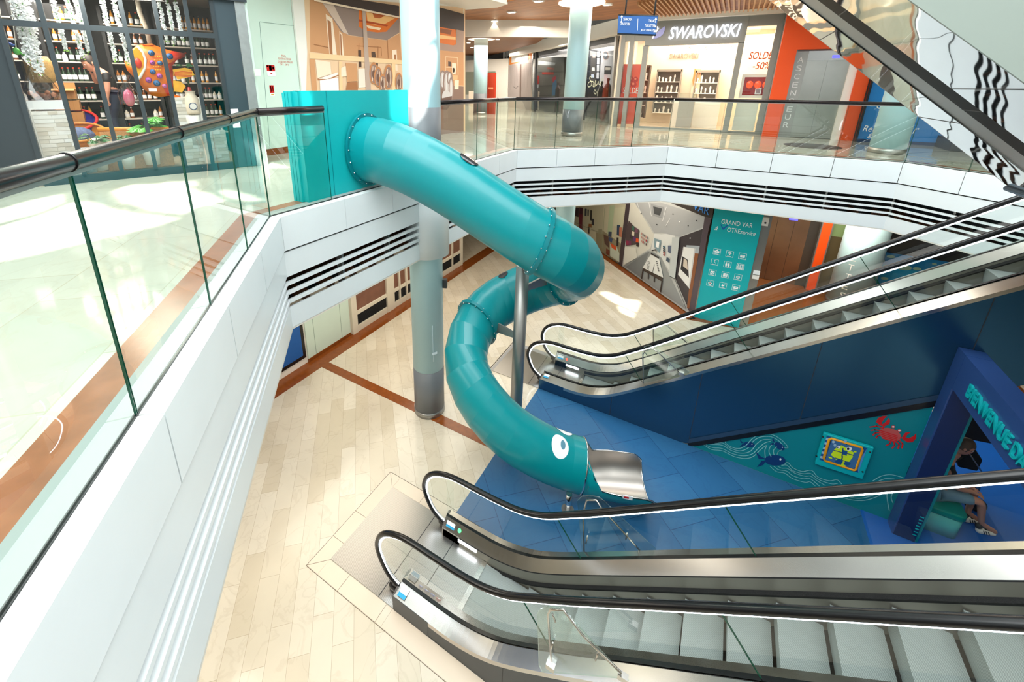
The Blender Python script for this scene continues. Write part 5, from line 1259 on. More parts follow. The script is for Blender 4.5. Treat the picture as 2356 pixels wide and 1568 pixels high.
b = MB(); stonebox(b, 3.05, 3.42, 6.15, 6.78, -.5, -.2); b.build('block', t)
# gift basket with cellophane
t = thing('gift_basket', lp(.75, 7.28, -.5), 'white tray wrapped in crinkled cellophane on the left pedestal', 'gift basket')
b = MB(); lbar(b, .45, 1.0, 7.28, 7.42, -.72, -.28, M_paper); b.build('tray', t)
M_cello = glassmat('cellophane', (236, 238, 240), .5)
b = MB(); random.seed(5); rings = []
for k, (h, rr) in enumerate(((0, .27), (.15, .26), (.35, .18), (.5, .09), (.58, .05), (.72, .12))):
    rings.append([lp(.72, 7.42+h, -.5)+(LD*math.cos(a)+LN*math.sin(a)*.8)*rr*random.uniform(.85, 1.12) for a in [i*math.pi/9 for i in range(18)]])
for a_, c_ in zip(rings, rings[1:]):
    for i in range(18): b.face([a_[i], a_[(i+1) % 18], c_[(i+1) % 18], c_[i]], M_cello)
b.build('cellophane', t)
b = MB()
for k in range(14): b.ball(lp(.55+random.random()*.35, 7.46+random.random()*.1, -.5+random.uniform(-.12, .12)), .04, col(*random.choice([(180, 110, 70), (220, 190, 150), (120, 70, 50)])), 8, 5)
b.build('contents', t)
# fish sculpture
FO = -.62
t = thing('fish_sculpture', lq(370, 160, FO), 'large painted orange metal fish with blue and purple flowers on a stone pedestal', 'sculpture')
def fz(x, y, off=FO): return lq(240+x/4.753, y/4.753, off)
BODY = [(215, 660), (240, 720), (300, 540), (360, 495), (470, 478), (540, 490), (600, 512), (660, 535), (740, 555), (890, 585), (880, 620), (790, 660), (745, 720), (755, 850), (745, 1000), (690, 1050), (600, 1060), (520, 1045), (430, 975), (375, 900), (300, 820), (250, 770)]
M_fo = mat('fish_orange', (246, 120, 30), .4, noise=(7, .25)); M_fy = mat('fish_yellow', (246, 176, 40), .4, noise=(7, .25)); M_fr = mat('fish_red', (232, 62, 40), .4, noise=(7, .2))
b = MB(); cB = fz(540, 760); n_ = len(BODY)
for side in (1, -1):
    for k in range(n_):
        a, c = fz(*BODY[k]), fz(*BODY[(k+1) % n_]); am, cm = a.lerp(cB, .35)+LN*.09*side, c.lerp(cB, .35)+LN*.09*side
        b.face([a, c, cm, am] if side == 1 else [c, a, am, cm], M_fo if BODY[k][0] < 700 else M_fr, True); b.face([am, cm, cB+LN*.13*side], M_fo, True)
b.build('body', t, weld=True)
b = MB(); b.prism([fz(x, y, FO+.10) for x, y in ((305, 560), (365, 505), (415, 570), (430, 680), (420, 780), (370, 855), (330, 790), (310, 680))], LN*.02, M_fy); b.ball(fz(370, 690, FO+.13), .06, M_fr, 12, 6, (1, 1, 1.6)); b.build('face_plate', t)
b = MB(); b.tube([fz(x, y, FO+.125) for x, y in ((360, 505), (420, 570), (450, 650), (445, 740), (400, 830), (375, 865))], .022, M_offw, 8); b.build('gill_ring', t)
b = MB(); b.prism([fz(x, y) for x, y in ((745, 760), (880, 740), (950, 760), (985, 820), (900, 850), (800, 870))], LN*.03, M_fy); b.prism([fz(x, y) for x, y in ((750, 880), (830, 890), (890, 940), (850, 1010), (760, 1000))], LN*.03, M_fy)
for k in range(5): b.tube([fz(770, 790+k*10, FO+.03), fz(960, 770+k*18, FO+.03)], .006, M_fr, 5)
b.build('tail_fin', t)
b = MB(); b.prism([fz(x, y) for x, y in ((410, 485), (520, 475), (540, 490), (470, 498))], LN*.03, M_fo); b.prism([fz(x, y) for x, y in ((690, 1040), (760, 1030), (840, 1055), (780, 1065))], LN*.03, M_fo); b.build('small_fin', t)
b = MB()
for x, y, r, c in ((515, 580, .055, (50, 110, 170)), (530, 785, .05, (50, 110, 170)), (575, 910, .06, (50, 110, 160)), (525, 685, .045, (180, 80, 170)), (605, 830, .05, (190, 90, 180)), (485, 875, .055, (170, 80, 170)), (715, 615, .06, (50, 110, 170)), (610, 690, .045, (60, 110, 160)), (660, 940, .045, (200, 110, 170))):
    p = fz(x, y, FO+.15); b.lathe(p, [(r*.2, .012), (r, .0)], col(*c), 12, LN); b.ball(p+LN*.01, r*.25, M_greyd, 8, 4)
for i in range(5):
    for j in range(4): b.ball(fz(560+j*26-i*6, 620+i*36, FO+.13), .014, M_fy, 8, 4)
b.build('painted_flowers', t)
b = MB(); b.obox(fz(490, 1000, FO+.14), LD*.13, LN*.004, (0, 0, .06), M_paper); b.build('price_tag', t)
# hanging white garlands, each strand its own thing
random.seed(21)
def strand(x0, y0, x1, y1, off, wide, n_, desc):
    a, c = lq(x0, y0, off), lq(x1, y1, off); b = MB(); b.tube([a+V((0, 0, .4)), c], .006, M_leaf, 5)
    for k in range(n_):
        f = k/n_; p = a.lerp(c, f); w_ = wide*(1-.45*f)
        p = p+LD*random.uniform(-w_, w_)+LN*random.uniform(-w_, w_)+V((0, 0, random.uniform(-.02, .02))); r = random.uniform(.018, .03)
        u = V((random.uniform(-1, 1), random.uniform(-1, 1), random.uniform(-.5, .8))).normalized(); w2 = u.cross(V((.3, .5, .8))).normalized(); v2 = u.cross(w2)
        b.face([p+w2*r, p+v2*r*.8+u*.008, p-w2*r, p-v2*r*.8+u*.008], M_paper, False); b.face([p+u*r, p+v2*r*.8, p-u*r, p-v2*r*.8], M_paper, False)
    for k in range(4): p = c+V((random.uniform(-.03, .03), random.uniform(-.03, .03), random.uniform(-.06, .03))); b.ball(p, .012, col(150, 200, 90), 6, 4)
    return tag(b.build('flower_garland'), desc, 'garland', 'white flower garlands in the shop window')
strand(48, -10, 92, 165, -.22, .11, 520, 'thickest white flower garland at far left with two tips'); strand(35, -10, 68, 140, -.22, .09, 330, 'short thick white garland tip left of the widest one')
for x0, x1, y1, dsc in ((120, 152, 116, 'first of three white garlands in the second window pane'), (152, 190, 130, 'second of three white garlands in the second window pane'), (172, 204, 118, 'third of three white garlands in the second window pane'),
                        (232, 266, 136, 'left of two white garlands in the fourth window pane'), (258, 296, 142, 'right of two white garlands in front of the fish')):
    strand(x0, -10, x1, y1, -.25, .035, 190, dsc)
for x0, x1, y1, dsc in ((366, 385, 97, 'left of three short garlands above the fish tail'), (386, 402, 98, 'middle of three short garlands above the fish tail'), (404, 420, 90, 'right of three short garlands above the fish tail')):
    strand(x0, 6, x1, y1, -.25, .03, 120, dsc)
# hanging birds
for (x, y, c, dsc) in ((38, 118, (70, 170, 60), 'small green hanging bird ornament on a cord at far left'), (10, 95, (40, 90, 180), 'small blue hanging bird ornament at the left picture edge')):
    p = lq(x, y, -.3); t = thing('hanging_bird', p, dsc, 'ornament'); b = MB(); b.ball(p, .05, col(*c), 12, 8, (1, 1, 1.2)); b.build('body', t)
    b = MB(); b.tube([p+LD*.1-V((0, 0, .06)), p], .02, col(*c), 8); b.build('tail', t); b = MB(); b.tube([p, lq(x-18, -25, -.3)], .008, M_offw, 6); b.build('cord', t)
# hanging lantern basket, rope
p = lq(92, 160, -.7); t = thing('wicker_lantern', p, 'woven wicker lantern hanging behind the widest garland', 'lantern'); b = MB(); M_wick = mat('wicker', (186, 146, 84), .6, noise=(30, .4), bump=.6, bscale=60)
b.lathe(p-V((0, 0, .22)), [(.16, 0), (.19, .1), (.19, .34), (.14, .44)], M_wick, 16); b.build('basket', t); b = MB(); b.tube([p+V((0, 0, .2)), p+V((0, 0, 1.2))], .012, M_wick, 6); b.build('cord', t)
p = lq(322, 30, -1.2); b = MB(); b.tube([p+V((0, 0, .6)), p, lq(335, 60, -1.2), lq(345, 100, -1.2)], .045, mat('driftwood', (176, 166, 150), .8, noise=(12, .3)), 8); tag(b.build('driftwood_branch'), 'pale driftwood branch hanging above the orange fish', 'branch')
# rattan chairs, armchair, boxes
M_rat = mat('rattan', (206, 132, 44), .5, noise=(20, .25)); M_ratw = mat('woven_tan', (196, 140, 84), .6, noise=(40, .4), bump=.7, bscale=70)
def bowlchair(t, c, r, zk, m, rim, open_dir):
    b = MB(); n_ = 20
    for j in range(6):
        th0, th1 = math.pi/2*j/6, math.pi/2*(j+1)/6
        for i in range(n_):
            q = []
            for th, i_ in ((th0, i), (th0, i+1), (th1, i+1), (th1, i)):
                a = 2*math.pi*i_/n_; h = 1+.35*math.cos(a-open_dir); q.append(c+V((math.cos(a)*math.sin(th)*r, math.sin(a)*math.sin(th)*r, (1-math.cos(th))*r*.8*zk*h)))
            b.face(q, m, True)
    b.build('woven_seat', t, weld=True); b = MB()
    b.tube([c+V((math.cos(a)*r, math.sin(a)*r, r*.8*zk*(1+.35*math.cos(a-open_dir)))) for a in [2*math.pi*i/24 for i in range(24)]], .028, rim, 8, closed=True); b.build('rim', t)
    for a in (.7, 2.3, 3.9, 5.5):
        b = MB(); b.tube([c+V((math.cos(a)*r*.5, math.sin(a)*r*.5, .02)), V((c.x+math.cos(a)*r*.7, c.y+math.sin(a)*r*.7, 6.005))], .016, rim, 6); b.build('leg', t)
p = lp(1.0, 6.38, -1.30); t = thing('rattan_chair', (p.x, p.y, 6), 'golden round rattan chair with a patterned cushion behind the second window pane', 'chair'); bowlchair(t, p, .42, 1.2, M_rat, M_rat, math.atan2(-LN.y, -LN.x))
b = MB(); b.ball(p+V((0, 0, .30)), .26, mat('patterned_blue', (80, 96, 130), .8, noise=(26, .9)), 14, 8, (1, 1, .8)); tag(b.build('cushion'), 'dark blue patterned cushion in the golden rattan chair', 'cushion')
p = lp(.85, 6.45, -1.93); t = thing('string_chair', (p.x, p.y, 6), 'violet string chair with red armrests under the cardboard boxes', 'chair'); bowlchair(t, p, .45, 1.5, col(52, 46, 160), M_red, math.atan2(-LN.y, -LN.x))
p = lp(1.75, 6.3, -.55); t = thing('wicker_sofa', (p.x, p.y, 6), 'low tan wicker sofa with cream seat pad behind the third and fourth panes', 'sofa')
b = MB(); lbar(b, 1.35, 2.45, 6.05, 6.42, -1.25, -.72, M_ratw); b.build('base', t, bevel=.03); b = MB(); lbar(b, 1.35, 2.45, 6.42, 6.82, -.85, -.72, M_ratw); b.tube([lp(1.33, 6.86, -.78), lp(2.47, 6.82, -.78)], .045, M_rat, 8); b.build('back', t)
b = MB(); lbar(b, 1.4, 2.4, 6.42, 6.54, -1.2, -.86, M_cream); b.build('seat_pad', t, bevel=.04)
b = MB(); b.ball(lp(1.35, 6.62, -.52), .19, M_cream, 14, 8, (1, 1, .7)); tag(b.build('cushion'), 'cream round cushion leaning against the tan wicker sofa', 'cushion')
b = MB(); b.ball(lp(1.66, 6.70, -1.0), .13, mat('patterned_navy', (90, 104, 132), .8, noise=(22, .9)), 12, 8); tag(b.build('cushion'), 'navy and white patterned cushion on the wicker sofa', 'cushion')
for k, (z, w_) in enumerate(((6.95, .42), (7.18, .38), (7.40, .34))):
    p = lp(.9, z, -1.95); t = thing('cardboard_box', p, ('lowest', 'middle', 'top open')[k]+' brown cardboard box of the stack on the violet chair', 'box', 'stack of cardboard boxes')
    cb = col(196, 142, 84); b = MB(); lbar(b, .9-w_/2, .9+w_/2, z, z+.20, -2.12, -1.79, cb); b.build('carton', t)
    if k == 2:
        b = MB(); b.obox(lp(.9-w_/2, z+.2, -1.79), LD*w_, LN*.12+V((0, 0, -.03)), (0, 0, .008), cb); b.obox(lp(.9-w_/2, z+.2, -2.12), LD*w_, V((0, 0, .12)), LN*-.02, cb); b.build('flap', t)
# potted plants
def monstera(t, c, n_, R, zl, seed, m):
    random.seed(seed)
    for k in range(n_):
        a = 2*math.pi*k/n_+random.uniform(-.3, .3); d = V((math.cos(a), math.sin(a), 0)); L = R*random.uniform(.7, 1.1); tip = c+d*L*.6+V((0, 0, zl*random.uniform(.5, 1.1)))
        b = MB(); b.tube([c, c+d*L*.2+V((0, 0, zl*.5)), tip], .008, M_leafd, 5)
        sdv = d.cross(V((0, 0, 1))); n3 = 9; up = V((0, 0, 1)); rr = R*.42*random.uniform(.8, 1.15); pts = []
        for i in range(n3*2):
            an = 2*math.pi*i/(n3*2); r_ = rr*(1 if i % 2 == 0 or abs(an-math.pi) < .5 else .74)
            pts.append(tip+d*(math.cos(an)*r_*1.1+rr*.6)+sdv*math.sin(an)*r_+up*(-.25*abs(math.sin(an))*rr-.35*max(0, math.cos(an))*rr))
        cen = tip+d*rr*.5+up*.02
        for i in range(n3*2): b.face([pts[i], pts[(i+1) % (n3*2)], cen], m, True)
        b.build('leaf', t)
def pot(t, c, r0, r1, h, m):
    b = MB(); b.lathe(c, [(r0, 0), (r1, h), (r1*.9, h), (r1*.85, h-.04)], m, 20); b.build('pot', t); b = MB(); b.lathe(c+V((0, 0, h-.05)), [(r1*.84, 0), (r1*.2, .01)], col(70, 50, 36), 16); b.build('soil', t)
for s, o, h, r, rl, n_, dsc in ((2.08, -.58, .5, .17, .30, 13, 'large potted monstera with bright green leaves behind the glass of the left shopfront'), (1.28, -.40, .42, .13, .22, 8, 'white potted plant with dark narrow leaves behind the third pane'), (1.70, -.34, .36, .12, .2, 6, 'white pot with trailing leaves between the two large plants')):
    c = lp(s, 6.14, o); t = thing('potted_plant', c, dsc, 'plant'); pot(t, c, r*.7, r, h, M_offw); monstera(t, c+V((0, 0, h)), n_, rl, .40 if n_ > 9 else .25, int(s*10), M_leaf if n_ > 9 else M_leafd)
c = lp(1.12, 6.14, -.22); t = thing('patterned_pot', c, 'white and blue patterned pot on the floor by the left window frame', 'pot'); b = MB(); b.lathe(c, [(.10, 0), (.13, .45)], mat('blue_white_pattern', (190, 204, 230), .4, noise=(18, .6)), 16); b.build('vessel', t)
# milk churn, vases, pink bag
c = lq(446, 262, -.5); t = thing('milk_churn', c, 'cream milk churn with round blue badge at the right of the shop window', 'churn'); b = MB(); b.lathe(c, [(.13, 0), (.14, .05), (.14, .30), (.09, .38), (.09, .44), (.11, .46)], M_cream, 20); b.build('can', t)
b = MB(); b.lathe(c+LN*.142+V((0, 0, .16)), [(.075, 0), (.075, .004)], col(60, 84, 120), 16, LN); b.lathe(c+LN*.147+V((0, 0, .16)), [(.06, 0), (.06, .003)], M_offw, 16, LN); b.build('badge', t)
b = MB(); b.lathe(c+V((0, 0, -.62)), [(.15, 0), (.17, .6)], M_offw, 4); tag(b.build('plinth'), 'white plinth under the cream milk churn', 'pedestal')
c = lq(300, 240, -.75); t = thing('wrapped_pink_gift', c, 'pink gift wrapped in clear cellophane beside the pedestal of the fish', 'gift'); b = MB(); b.ball(c+V((0, 0, .12)), .09, col(236, 110, 140), 10, 8, (1, 1, 1.8)); b.build('gift', t); b = MB(); b.lathe(c, [(.16, 0), (.17, .2), (.05, .42), (.12, .55)], M_cello, 12); b.build('cellophane', t)
c = lq(435, 200, -1.0); t = thing('green_vase_plant', c, 'tall thin green plant in red bottle vase left of the grey door', 'plant'); b = MB(); b.lathe(c-V((0, 0, .35)), [(.05, 0), (.05, .2), (.025, .35)], M_red, 12); b.build('bottle_vase', t); monstera(t, c, 7, .18, .45, 5, M_leafd)
# bending man in the shop
man2 = thing('person', lp(1.75, 6, -1.5), 'man in black T-shirt and jeans bending forward with phone inside the home decor shop', 'person')
def L2(x, y, o=-1.5): return lq(x, y, o)
J = {}; E_ = []
jn('pelvis', L2(262, 215), (.15, .12)); jn('belly', L2(252, 195), (.15, .12)); jn('chest', L2(238, 172), (.17, .13)); jn('neck', L2(219, 157), .06); jn('skull', L2(212, 150), .06); E_ += [('pelvis', 'belly'), ('belly', 'chest'), ('chest', 'neck'), ('neck', 'skull')]
jn('rs', L2(244, 172, -1.3), .07); jn('re', L2(248, 205, -1.25), .05); jn('rw', L2(246, 226, -1.25), .036); E_ += [('chest', 'rs'), ('rs', 're'), ('re', 'rw')]; hand(J, E_, 'rw', J['rw'][0], (0, 0, -1), -LD, -LD+V((0, 0, -.4)), 'rh', 1.1)
jn('ls', L2(225, 172, -1.7), .07); jn('le', L2(222, 192, -1.7), .05); jn('lw', L2(214, 172, -1.6), .036); E_ += [('chest', 'ls'), ('ls', 'le'), ('le', 'lw')]; hand(J, E_, 'lw', J['lw'][0], -LD*.3+V((0, 0, 1)), LN, -LD, 'lh', 1.1)
for s_, o in (('r', .1), ('l', -.12)):
    a = J['pelvis'][0]+LN*o; k = a+V((0, 0, -.52))-LD*.12; f = V((k.x, k.y, 6.12))+LD*.1; jn(s_+'hp', a-V((0, 0, .05)), .11); jn(s_+'kn', k, .075); jn(s_+'an', f, .055); jn(s_+'to', f-LD*.2-V((0, 0, .05)), .05); E_ += [('pelvis', s_+'hp'), (s_+'hp', s_+'kn'), (s_+'kn', s_+'an'), (s_+'an', s_+'to')]
skinned('body', J, E_, M_skin, man2); headmesh(man2, L2(207, 146), -LD*.8+V((0, 0, -.45))+LN*.3, .125, M_skin, col(48, 34, 28), zk=1.2)
S = {k: (J[k][0], tuple(q*1.12 for q in (J[k][1] if isinstance(J[k][1], tuple) else (J[k][1],)*2))) for k in ('pelvis', 'belly', 'chest', 'rs', 'ls')}
S['rm'] = (J['rs'][0].lerp(J['re'][0], .6), (.075, .075)); S['lm'] = (J['ls'][0].lerp(J['le'][0], .6), (.075, .075)); skinned('t_shirt', S, [('pelvis', 'belly'), ('belly', 'chest'), ('chest', 'rs'), ('chest', 'ls'), ('rs', 'rm'), ('ls', 'lm')], col(20, 22, 24), man2)
S = {'p': (J['pelvis'][0]-V((0, 0, .03)), (.17, .14))}; ee = []
for s_ in 'rl': 
    for k in ('hp', 'kn', 'an'): S[s_+k] = (J[s_+k][0], (J[s_+k][1]*1.18,)*2)
    ee += [('p', s_+'hp'), (s_+'hp', s_+'kn'), (s_+'kn', s_+'an')]
skinned('jeans', S, ee, col(26, 34, 62), man2)
b = MB(); p = L2(211, 168, -1.5); b.obox(p, V((0, 0, .15)), LD*.075, LN*.012, M_black); tag(b.build('phone'), 'black phone held to the face of the bending man in the shop', 'phone')
# service area wall: mint panel with door outline and fire signs
XM = -9.93
b = MB(); b.box(XM-.2, XM, 6.02, 7.78, 6, 14.8, M_greenwall); b.box(XM-.2, XM+.02, 6.02, 7.78, 6.0, 6.16, M_brown); struct(b, 'wall_west_upper')
b = MB(); q = lp(4.08, 6, 0); b.prism([(q.x, q.y, 6), (XM, 6.04, 6), (XM, 6.14, 6), (q.x, q.y+.06, 6)], (0, 0, 8.8), M_greenwall); struct(b, 'wall_west_return')
b = MB(); 
for px, py, qx, qy in ((597, 50, 622, 350), (597, 50, 683, 60), (683, 60, 705, 320)):
    a, c = ax(px, py, XM), ax(qx, qy, XM); b.bar(a+V((.003, 0, 0)), c+V((.003, 0, 0)), .008, .006, col(120, 150, 140), (1, 0, 0))
struct(b, 'door_1')
def sign(px0, py0, px1, py1, X_, m, dsc, bits=()):
    a, c = ax(px0, py0, X_), ax(px1, py1, X_); y0, y1, z0, z1 = min(a.y, c.y), max(a.y, c.y), min(a.z, c.z), max(a.z, c.z)
    t = thing('safety_sign', (X_, (y0+y1)/2, z0), dsc, 'sign'); b = MB(); b.box(X_, X_+.006, y0, y1, z0, z1, M_paper); b.build('plate', t); b = MB()
    for (u0, v0, u1, v1, mm) in bits: b.box(X_+.006, X_+.008, y0+(y1-y0)*u0, y0+(y1-y0)*u1, z0+(z1-z0)*v0, z0+(z1-z0)*v1, mm)
    b.build('print', t); return t
sign(612, 149, 634, 175, XM+.002, M_paper, 'upper red and white fire sign on the mint wall', ((.0, .45, 1, 1, M_red), (.3, .5, .62, .95, M_paper), (.05, .8, .25, .95, M_paper), (.7, .6, .9, .85, M_paper), (.4, .2, .6, .3, M_red)))
sign(619, 196, 632, 221, XM+.002, M_paper, 'lower small red fire sign on the mint wall', ((.0, .3, 1, 1, M_red), (.2, .4, .4, .95, M_paper), (.65, .45, .8, .9, M_paper), (.2, .08, .8, .2, col(220, 170, 40))))
for s_, px, py, w_, h_ in (('RIA', 648, 130, .12, .045), ('EXTINCTEUR', 641, 137, .36, .05), ('DESENFUMAGE', 640, 144, .42, .05), ('DF1', 644, 150, .10, .045), ('DF4', 656, 151, .10, .045)):
    a = ax(px, py, XM); o = text(s_, 'wall_lettering', (XM+.003, a.y, a.z), (0, 1, 0), (0, 0, 1), w_, h_, col(226, 160, 140), None, .003); tag(o, 'pale red stencilled lettering %s on the mint wall' % {'RIA': 'in its first line', 'EXTINCTEUR': 'in its second line', 'DESENFUMAGE': 'in its third line', 'DF1': 'at the left of its last line', 'DF4': 'at the right of its last line'}[s_], 'lettering')
b = MB(); p = ax(570, 154, XM+.1); b.box(-9.0, -8.9, p.y-.05, p.y+.05, p.z-.08, p.z+.08, M_offw)
b = MB(); q = lp(4.1, 7.9, .06); b.obox(q, LD*.1, LN*.06, (0, 0, .13), M_offw); tag(b.build('switch_box'), 'tiny white box on the steel post beside the mint wall', 'switch')
# ================================================================ UPPER LEVEL: promotional boards beside the column
B0, B1 = V((-9.86, 7.78, 6)), V((-8.95, 14.38, 6)); dB = (B1-B0).normalized(); nB = V((dB.y, -dB.x, 0))
t = thing('promotional_board', (B0.x, B0.y+2.5, 6), 'long printed hoarding of a tan jewellery shop interior behind the blue column', 'poster')
b = MB(); b.obox(B0-nB*.08, B1-B0, nB*.08, (0, 0, 4.55), M_offw); b.build('board', t)
T = Tr(B0+nB*.004, nB, 690, 0, 5.89)
tan = col(206, 150, 104); tanl = col(232, 196, 158); tand = col(170, 112, 70); pale = col(246, 222, 196)
T.poly([(55, -60), (2240, 100), (2240, 1900), (60, 2100), (100, 700)], tanl); T.poly([(130, -20), (300, 30), (600, 440), (590, 760), (140, 700)], tan)
T.poly([(300, 30), (1350, 240), (1350, 440), (1180, 545), (655, 475), (560, 430)], col(150, 128, 118)); T.poly([(300, 30), (455, 60), (660, 470), (590, 440)], col(214, 190, 172)); T.poly([(600, 440), (660, 480), (1180, 548), (1350, 450), (1380, 820), (600, 760)], tan)
T.poly([(800, 130), (1350, 235), (1170, 430), (1050, 440), (910, 420), (800, 365)], col(224, 112, 30)); T.poly([(900, 160), (1300, 240), (1140, 330), (1050, 345), (920, 310)], col(246, 190, 120)); T.poly([(980, 170), (1170, 205), (1080, 250), (1010, 240)], col(190, 90, 30)); T.poly([(900, 340), (1100, 380), (1080, 410), (920, 380)], col(252, 220, 180)); T.poly([(800, 260), (1200, 340), (1180, 360), (800, 290)], col(180, 70, 16))
T.poly([(350, 190), (440, 250), (500, 740), (400, 740)], pale); T.poly([(372, 260), (420, 300), (445, 740), (405, 730)], tand); T.poly([(535, 420), (575, 470), (595, 760), (545, 750)], pale); T.poly([(545, 450), (560, 470), (575, 750), (552, 745)], tand)
T.poly([(1250, 680), (1310, 670), (1325, 960), (1265, 940)], pale); T.poly([(1275, 740), (1305, 740), (1310, 860), (1280, 860)], tand)
for l in ([(770, 620), (1100, 640), (1110, 760)], [(800, 590), (800, 920)], [(1060, 630), (1060, 780)], [(1185, 545), (1200, 790)], [(190, 600), (380, 640)]): T.line(l, .02, tand)
T.poly([(790, 680), (830, 680), (835, 910), (800, 905)], col(80, 58, 46)); T.poly([(970, 700), (1020, 705), (1030, 780), (975, 775)], col(86, 62, 48)); T.poly([(980, 850), (1060, 860), (1050, 930), (990, 910)], col(74, 56, 46))
T.poly([(130, 712), (1380, 815), (1380, 872), (130, 790)], col(240, 204, 156)); T.poly([(130, 800), (200, 800), (240, 1300), (170, 1300)], tan); T.poly([(210, 810), (410, 840), (430, 1000), (240, 1060)], pale)
T.poly([(240, 1070), (510, 980), (520, 1040), (370, 1085)], col(252, 238, 224)); T.line([(245, 1075), (370, 1082), (520, 1020)], .035, tand); T.poly([(270, 1090), (520, 1050), (530, 1300), (280, 1300)], col(250, 240, 232))
for x in (530, 890, 1250): T.poly([(x, 820+x*.02), (x+44, 825+x*.02), (x+52, 1300), (x+6, 1300)], col(240, 200, 150))
T.poly([(845, 140), (890, 148), (970, 1300), (900, 1300)], col(188, 164, 148)); T.poly([(790, 930), (880, 925), (890, 1180), (795, 1190)], col(240, 222, 204)); T.poly([(560, 920), (620, 890), (635, 1030), (560, 1040)], pale); T.poly([(640, 1120), (780, 1110), (790, 1300), (610, 1300)], tand); T.poly([(620, 850), (770, 860), (780, 1100), (640, 1110)], tan)
for x, y, w_, h_ in ((1000, 990, 60, 150), (1060, 1040, 55, 140), (1200, 1040, 60, 170), (1340, 1110, 50, 130), (1120, 1120, 50, 120)):
    T.disc(x, y, w_, col(196, 132, 84), 18, h_); T.disc(x+4, y+10, w_*.8, col(150, 120, 106), 18, h_*.85); T.line([(x-10, y-h_*.6), (x-16, y+h_*.7)], .02, pale); T.line([(x+20, y-h_*.5), (x+24, y+h_*.6)], .016, pale); T.disc(x, y+h_*.1, w_*.35, col(110, 80, 66), 12, h_*.4)
T.poly([(330, -80), (1345, 80), (1345, 235), (240, 0), (250, -80)], col(66, 54, 52)); T.line([(200, 0), (1350, 236)], .05, pale)
# right part of the board
T.poly([(1890, 100), (2222, 190), (2222, 420), (1890, 365)], col(66, 58, 58)); T.poly([(1890, 365), (2112, 402), (2118, 600), (2080, 615), (1890, 580)], col(226, 116, 40)); T.poly([(1900, 380), (2060, 410), (2040, 470), (1900, 440)], col(150, 84, 50)); T.poly([(1890, 470), (2110, 500), (2110, 540), (1890, 520)], col(250, 196, 130))
T.poly([(1890, 580), (2080, 615), (2120, 600), (2120, 400), (2222, 420), (2215, 710), (1890, 680)], col(170, 140, 124)); T.poly([(1890, 680), (2218, 710), (2218, 1180), (1890, 1160)], tan); T.poly([(1890, 1160), (2218, 1165), (2218, 1900), (1890, 1900)], col(140, 112, 98))
for l in ([(1970, 770), (2135, 780), (2145, 1010)], [(1975, 770), (1975, 1000)], [(1985, 910), (2060, 912)], [(2130, 1160), (2220, 1165)]): T.line(l, .03, col(240, 200, 160))
T.poly([(2010, 830), (2050, 840), (2050, 900), (2010, 895)], col(90, 70, 66)); T.poly([(2060, 850), (2120, 860), (2110, 1010), (2065, 1000)], pale); T.disc(2084, 950, 14, M_black, 10, 34); T.poly([(2095, 1085), (2155, 1085), (2150, 1210), (2095, 1210)], pale); T.poly([(2000, 1010), (2140, 1020), (2135, 1085), (2040, 1080)], col(230, 180, 130))
for x, y, w_, h_ in ((1935, 1080, 50, 130), (1990, 1130, 55, 180), (2030, 1060, 40, 90), (2050, 1200, 36, 160)): T.disc(x, y, w_, col(150, 126, 116), 18, h_); T.disc(x, y, w_*.6, col(206, 196, 190), 14, h_*.8); T.line([(x, y-h_*.6), (x, y+h_*.7)], .02, M_paper)
T.disc(1985, 1310, 60, col(206, 200, 196), 16, 90); T.poly([(1890, 1340), (2060, 1300), (2050, 1400), (2000, 1480), (1890, 1480)], col(110, 84, 74))
T.b.build('print', t)
o = T.pt(470, 0, .03); q = T.pt(715, 55, .03); text('VAR', 'poster_lettering', o-V((0, 0, .1)), dB, (0, 0, 1), (q-o).length*1.05, .42, col(70, 150, 240), t, .004)
b = MB(); b.obox(B1-nB*.08, dB*.02, nB*.09, (0, 0, 4.55), M_offw); b.build('edge_strip', t)
# ================================================================ row of fashion shops on the diagonal
def sh(x, y, off=0): return apl(x, y, V((A0.x, A0.y, 6))-nS*off, nS)   # off towards the hall
def sbar(mb, xa, ya, xb, yb, w_, m, off=.05): mb.bar(sh(xa, ya, off), sh(xb, yb, off), w_, .06, m, nS)
t = thing('fashion_shopfront', (A0+dS*6)+V((0, 0, 6)), 'row of glazed fashion shopfronts with steel mullions running back at centre left', 'shopfront')
def sj(x, y): return (1056+x/5.8075, 60+y/5.8075)
for (x0, y0, x1, y1, m) in ((640, 330, 625, 1200, M_steels), (600, 340, 600, 1200, M_offw), (1000, 245, 960, 1300, M_steel), (1040, 235, 1010, 1250, M_greyd), (2110, 110, 2020, 1330, M_steels), (1715, 160, 1660, 1250, M_greyd)):
    b = MB(); a, c = sh(*sj(x0, y0), .05), sh(*sj(x1, y1), .05); lo = V((c.x, c.y, 6)); b.bar(V((a.x, a.y, a.z)), lo, .14, .12, m, nS); b.build('mullion', t)
b = MB(); a, c = sh(*sj(390, 390)), sh(*sj(2100, 90)); b.obox(V((a.x, a.y, 9.55)), V((c.x-a.x, c.y-a.y, 0)), nS*.1, (0, 0, .5), M_greyd); b.build('header', t)
b = MB(); b.obox(A0+V((0, 0, 6.1)), dS*16, nS*.01, (0, 0, 3.6), M_glassdark); b.build('shop_glass', t)
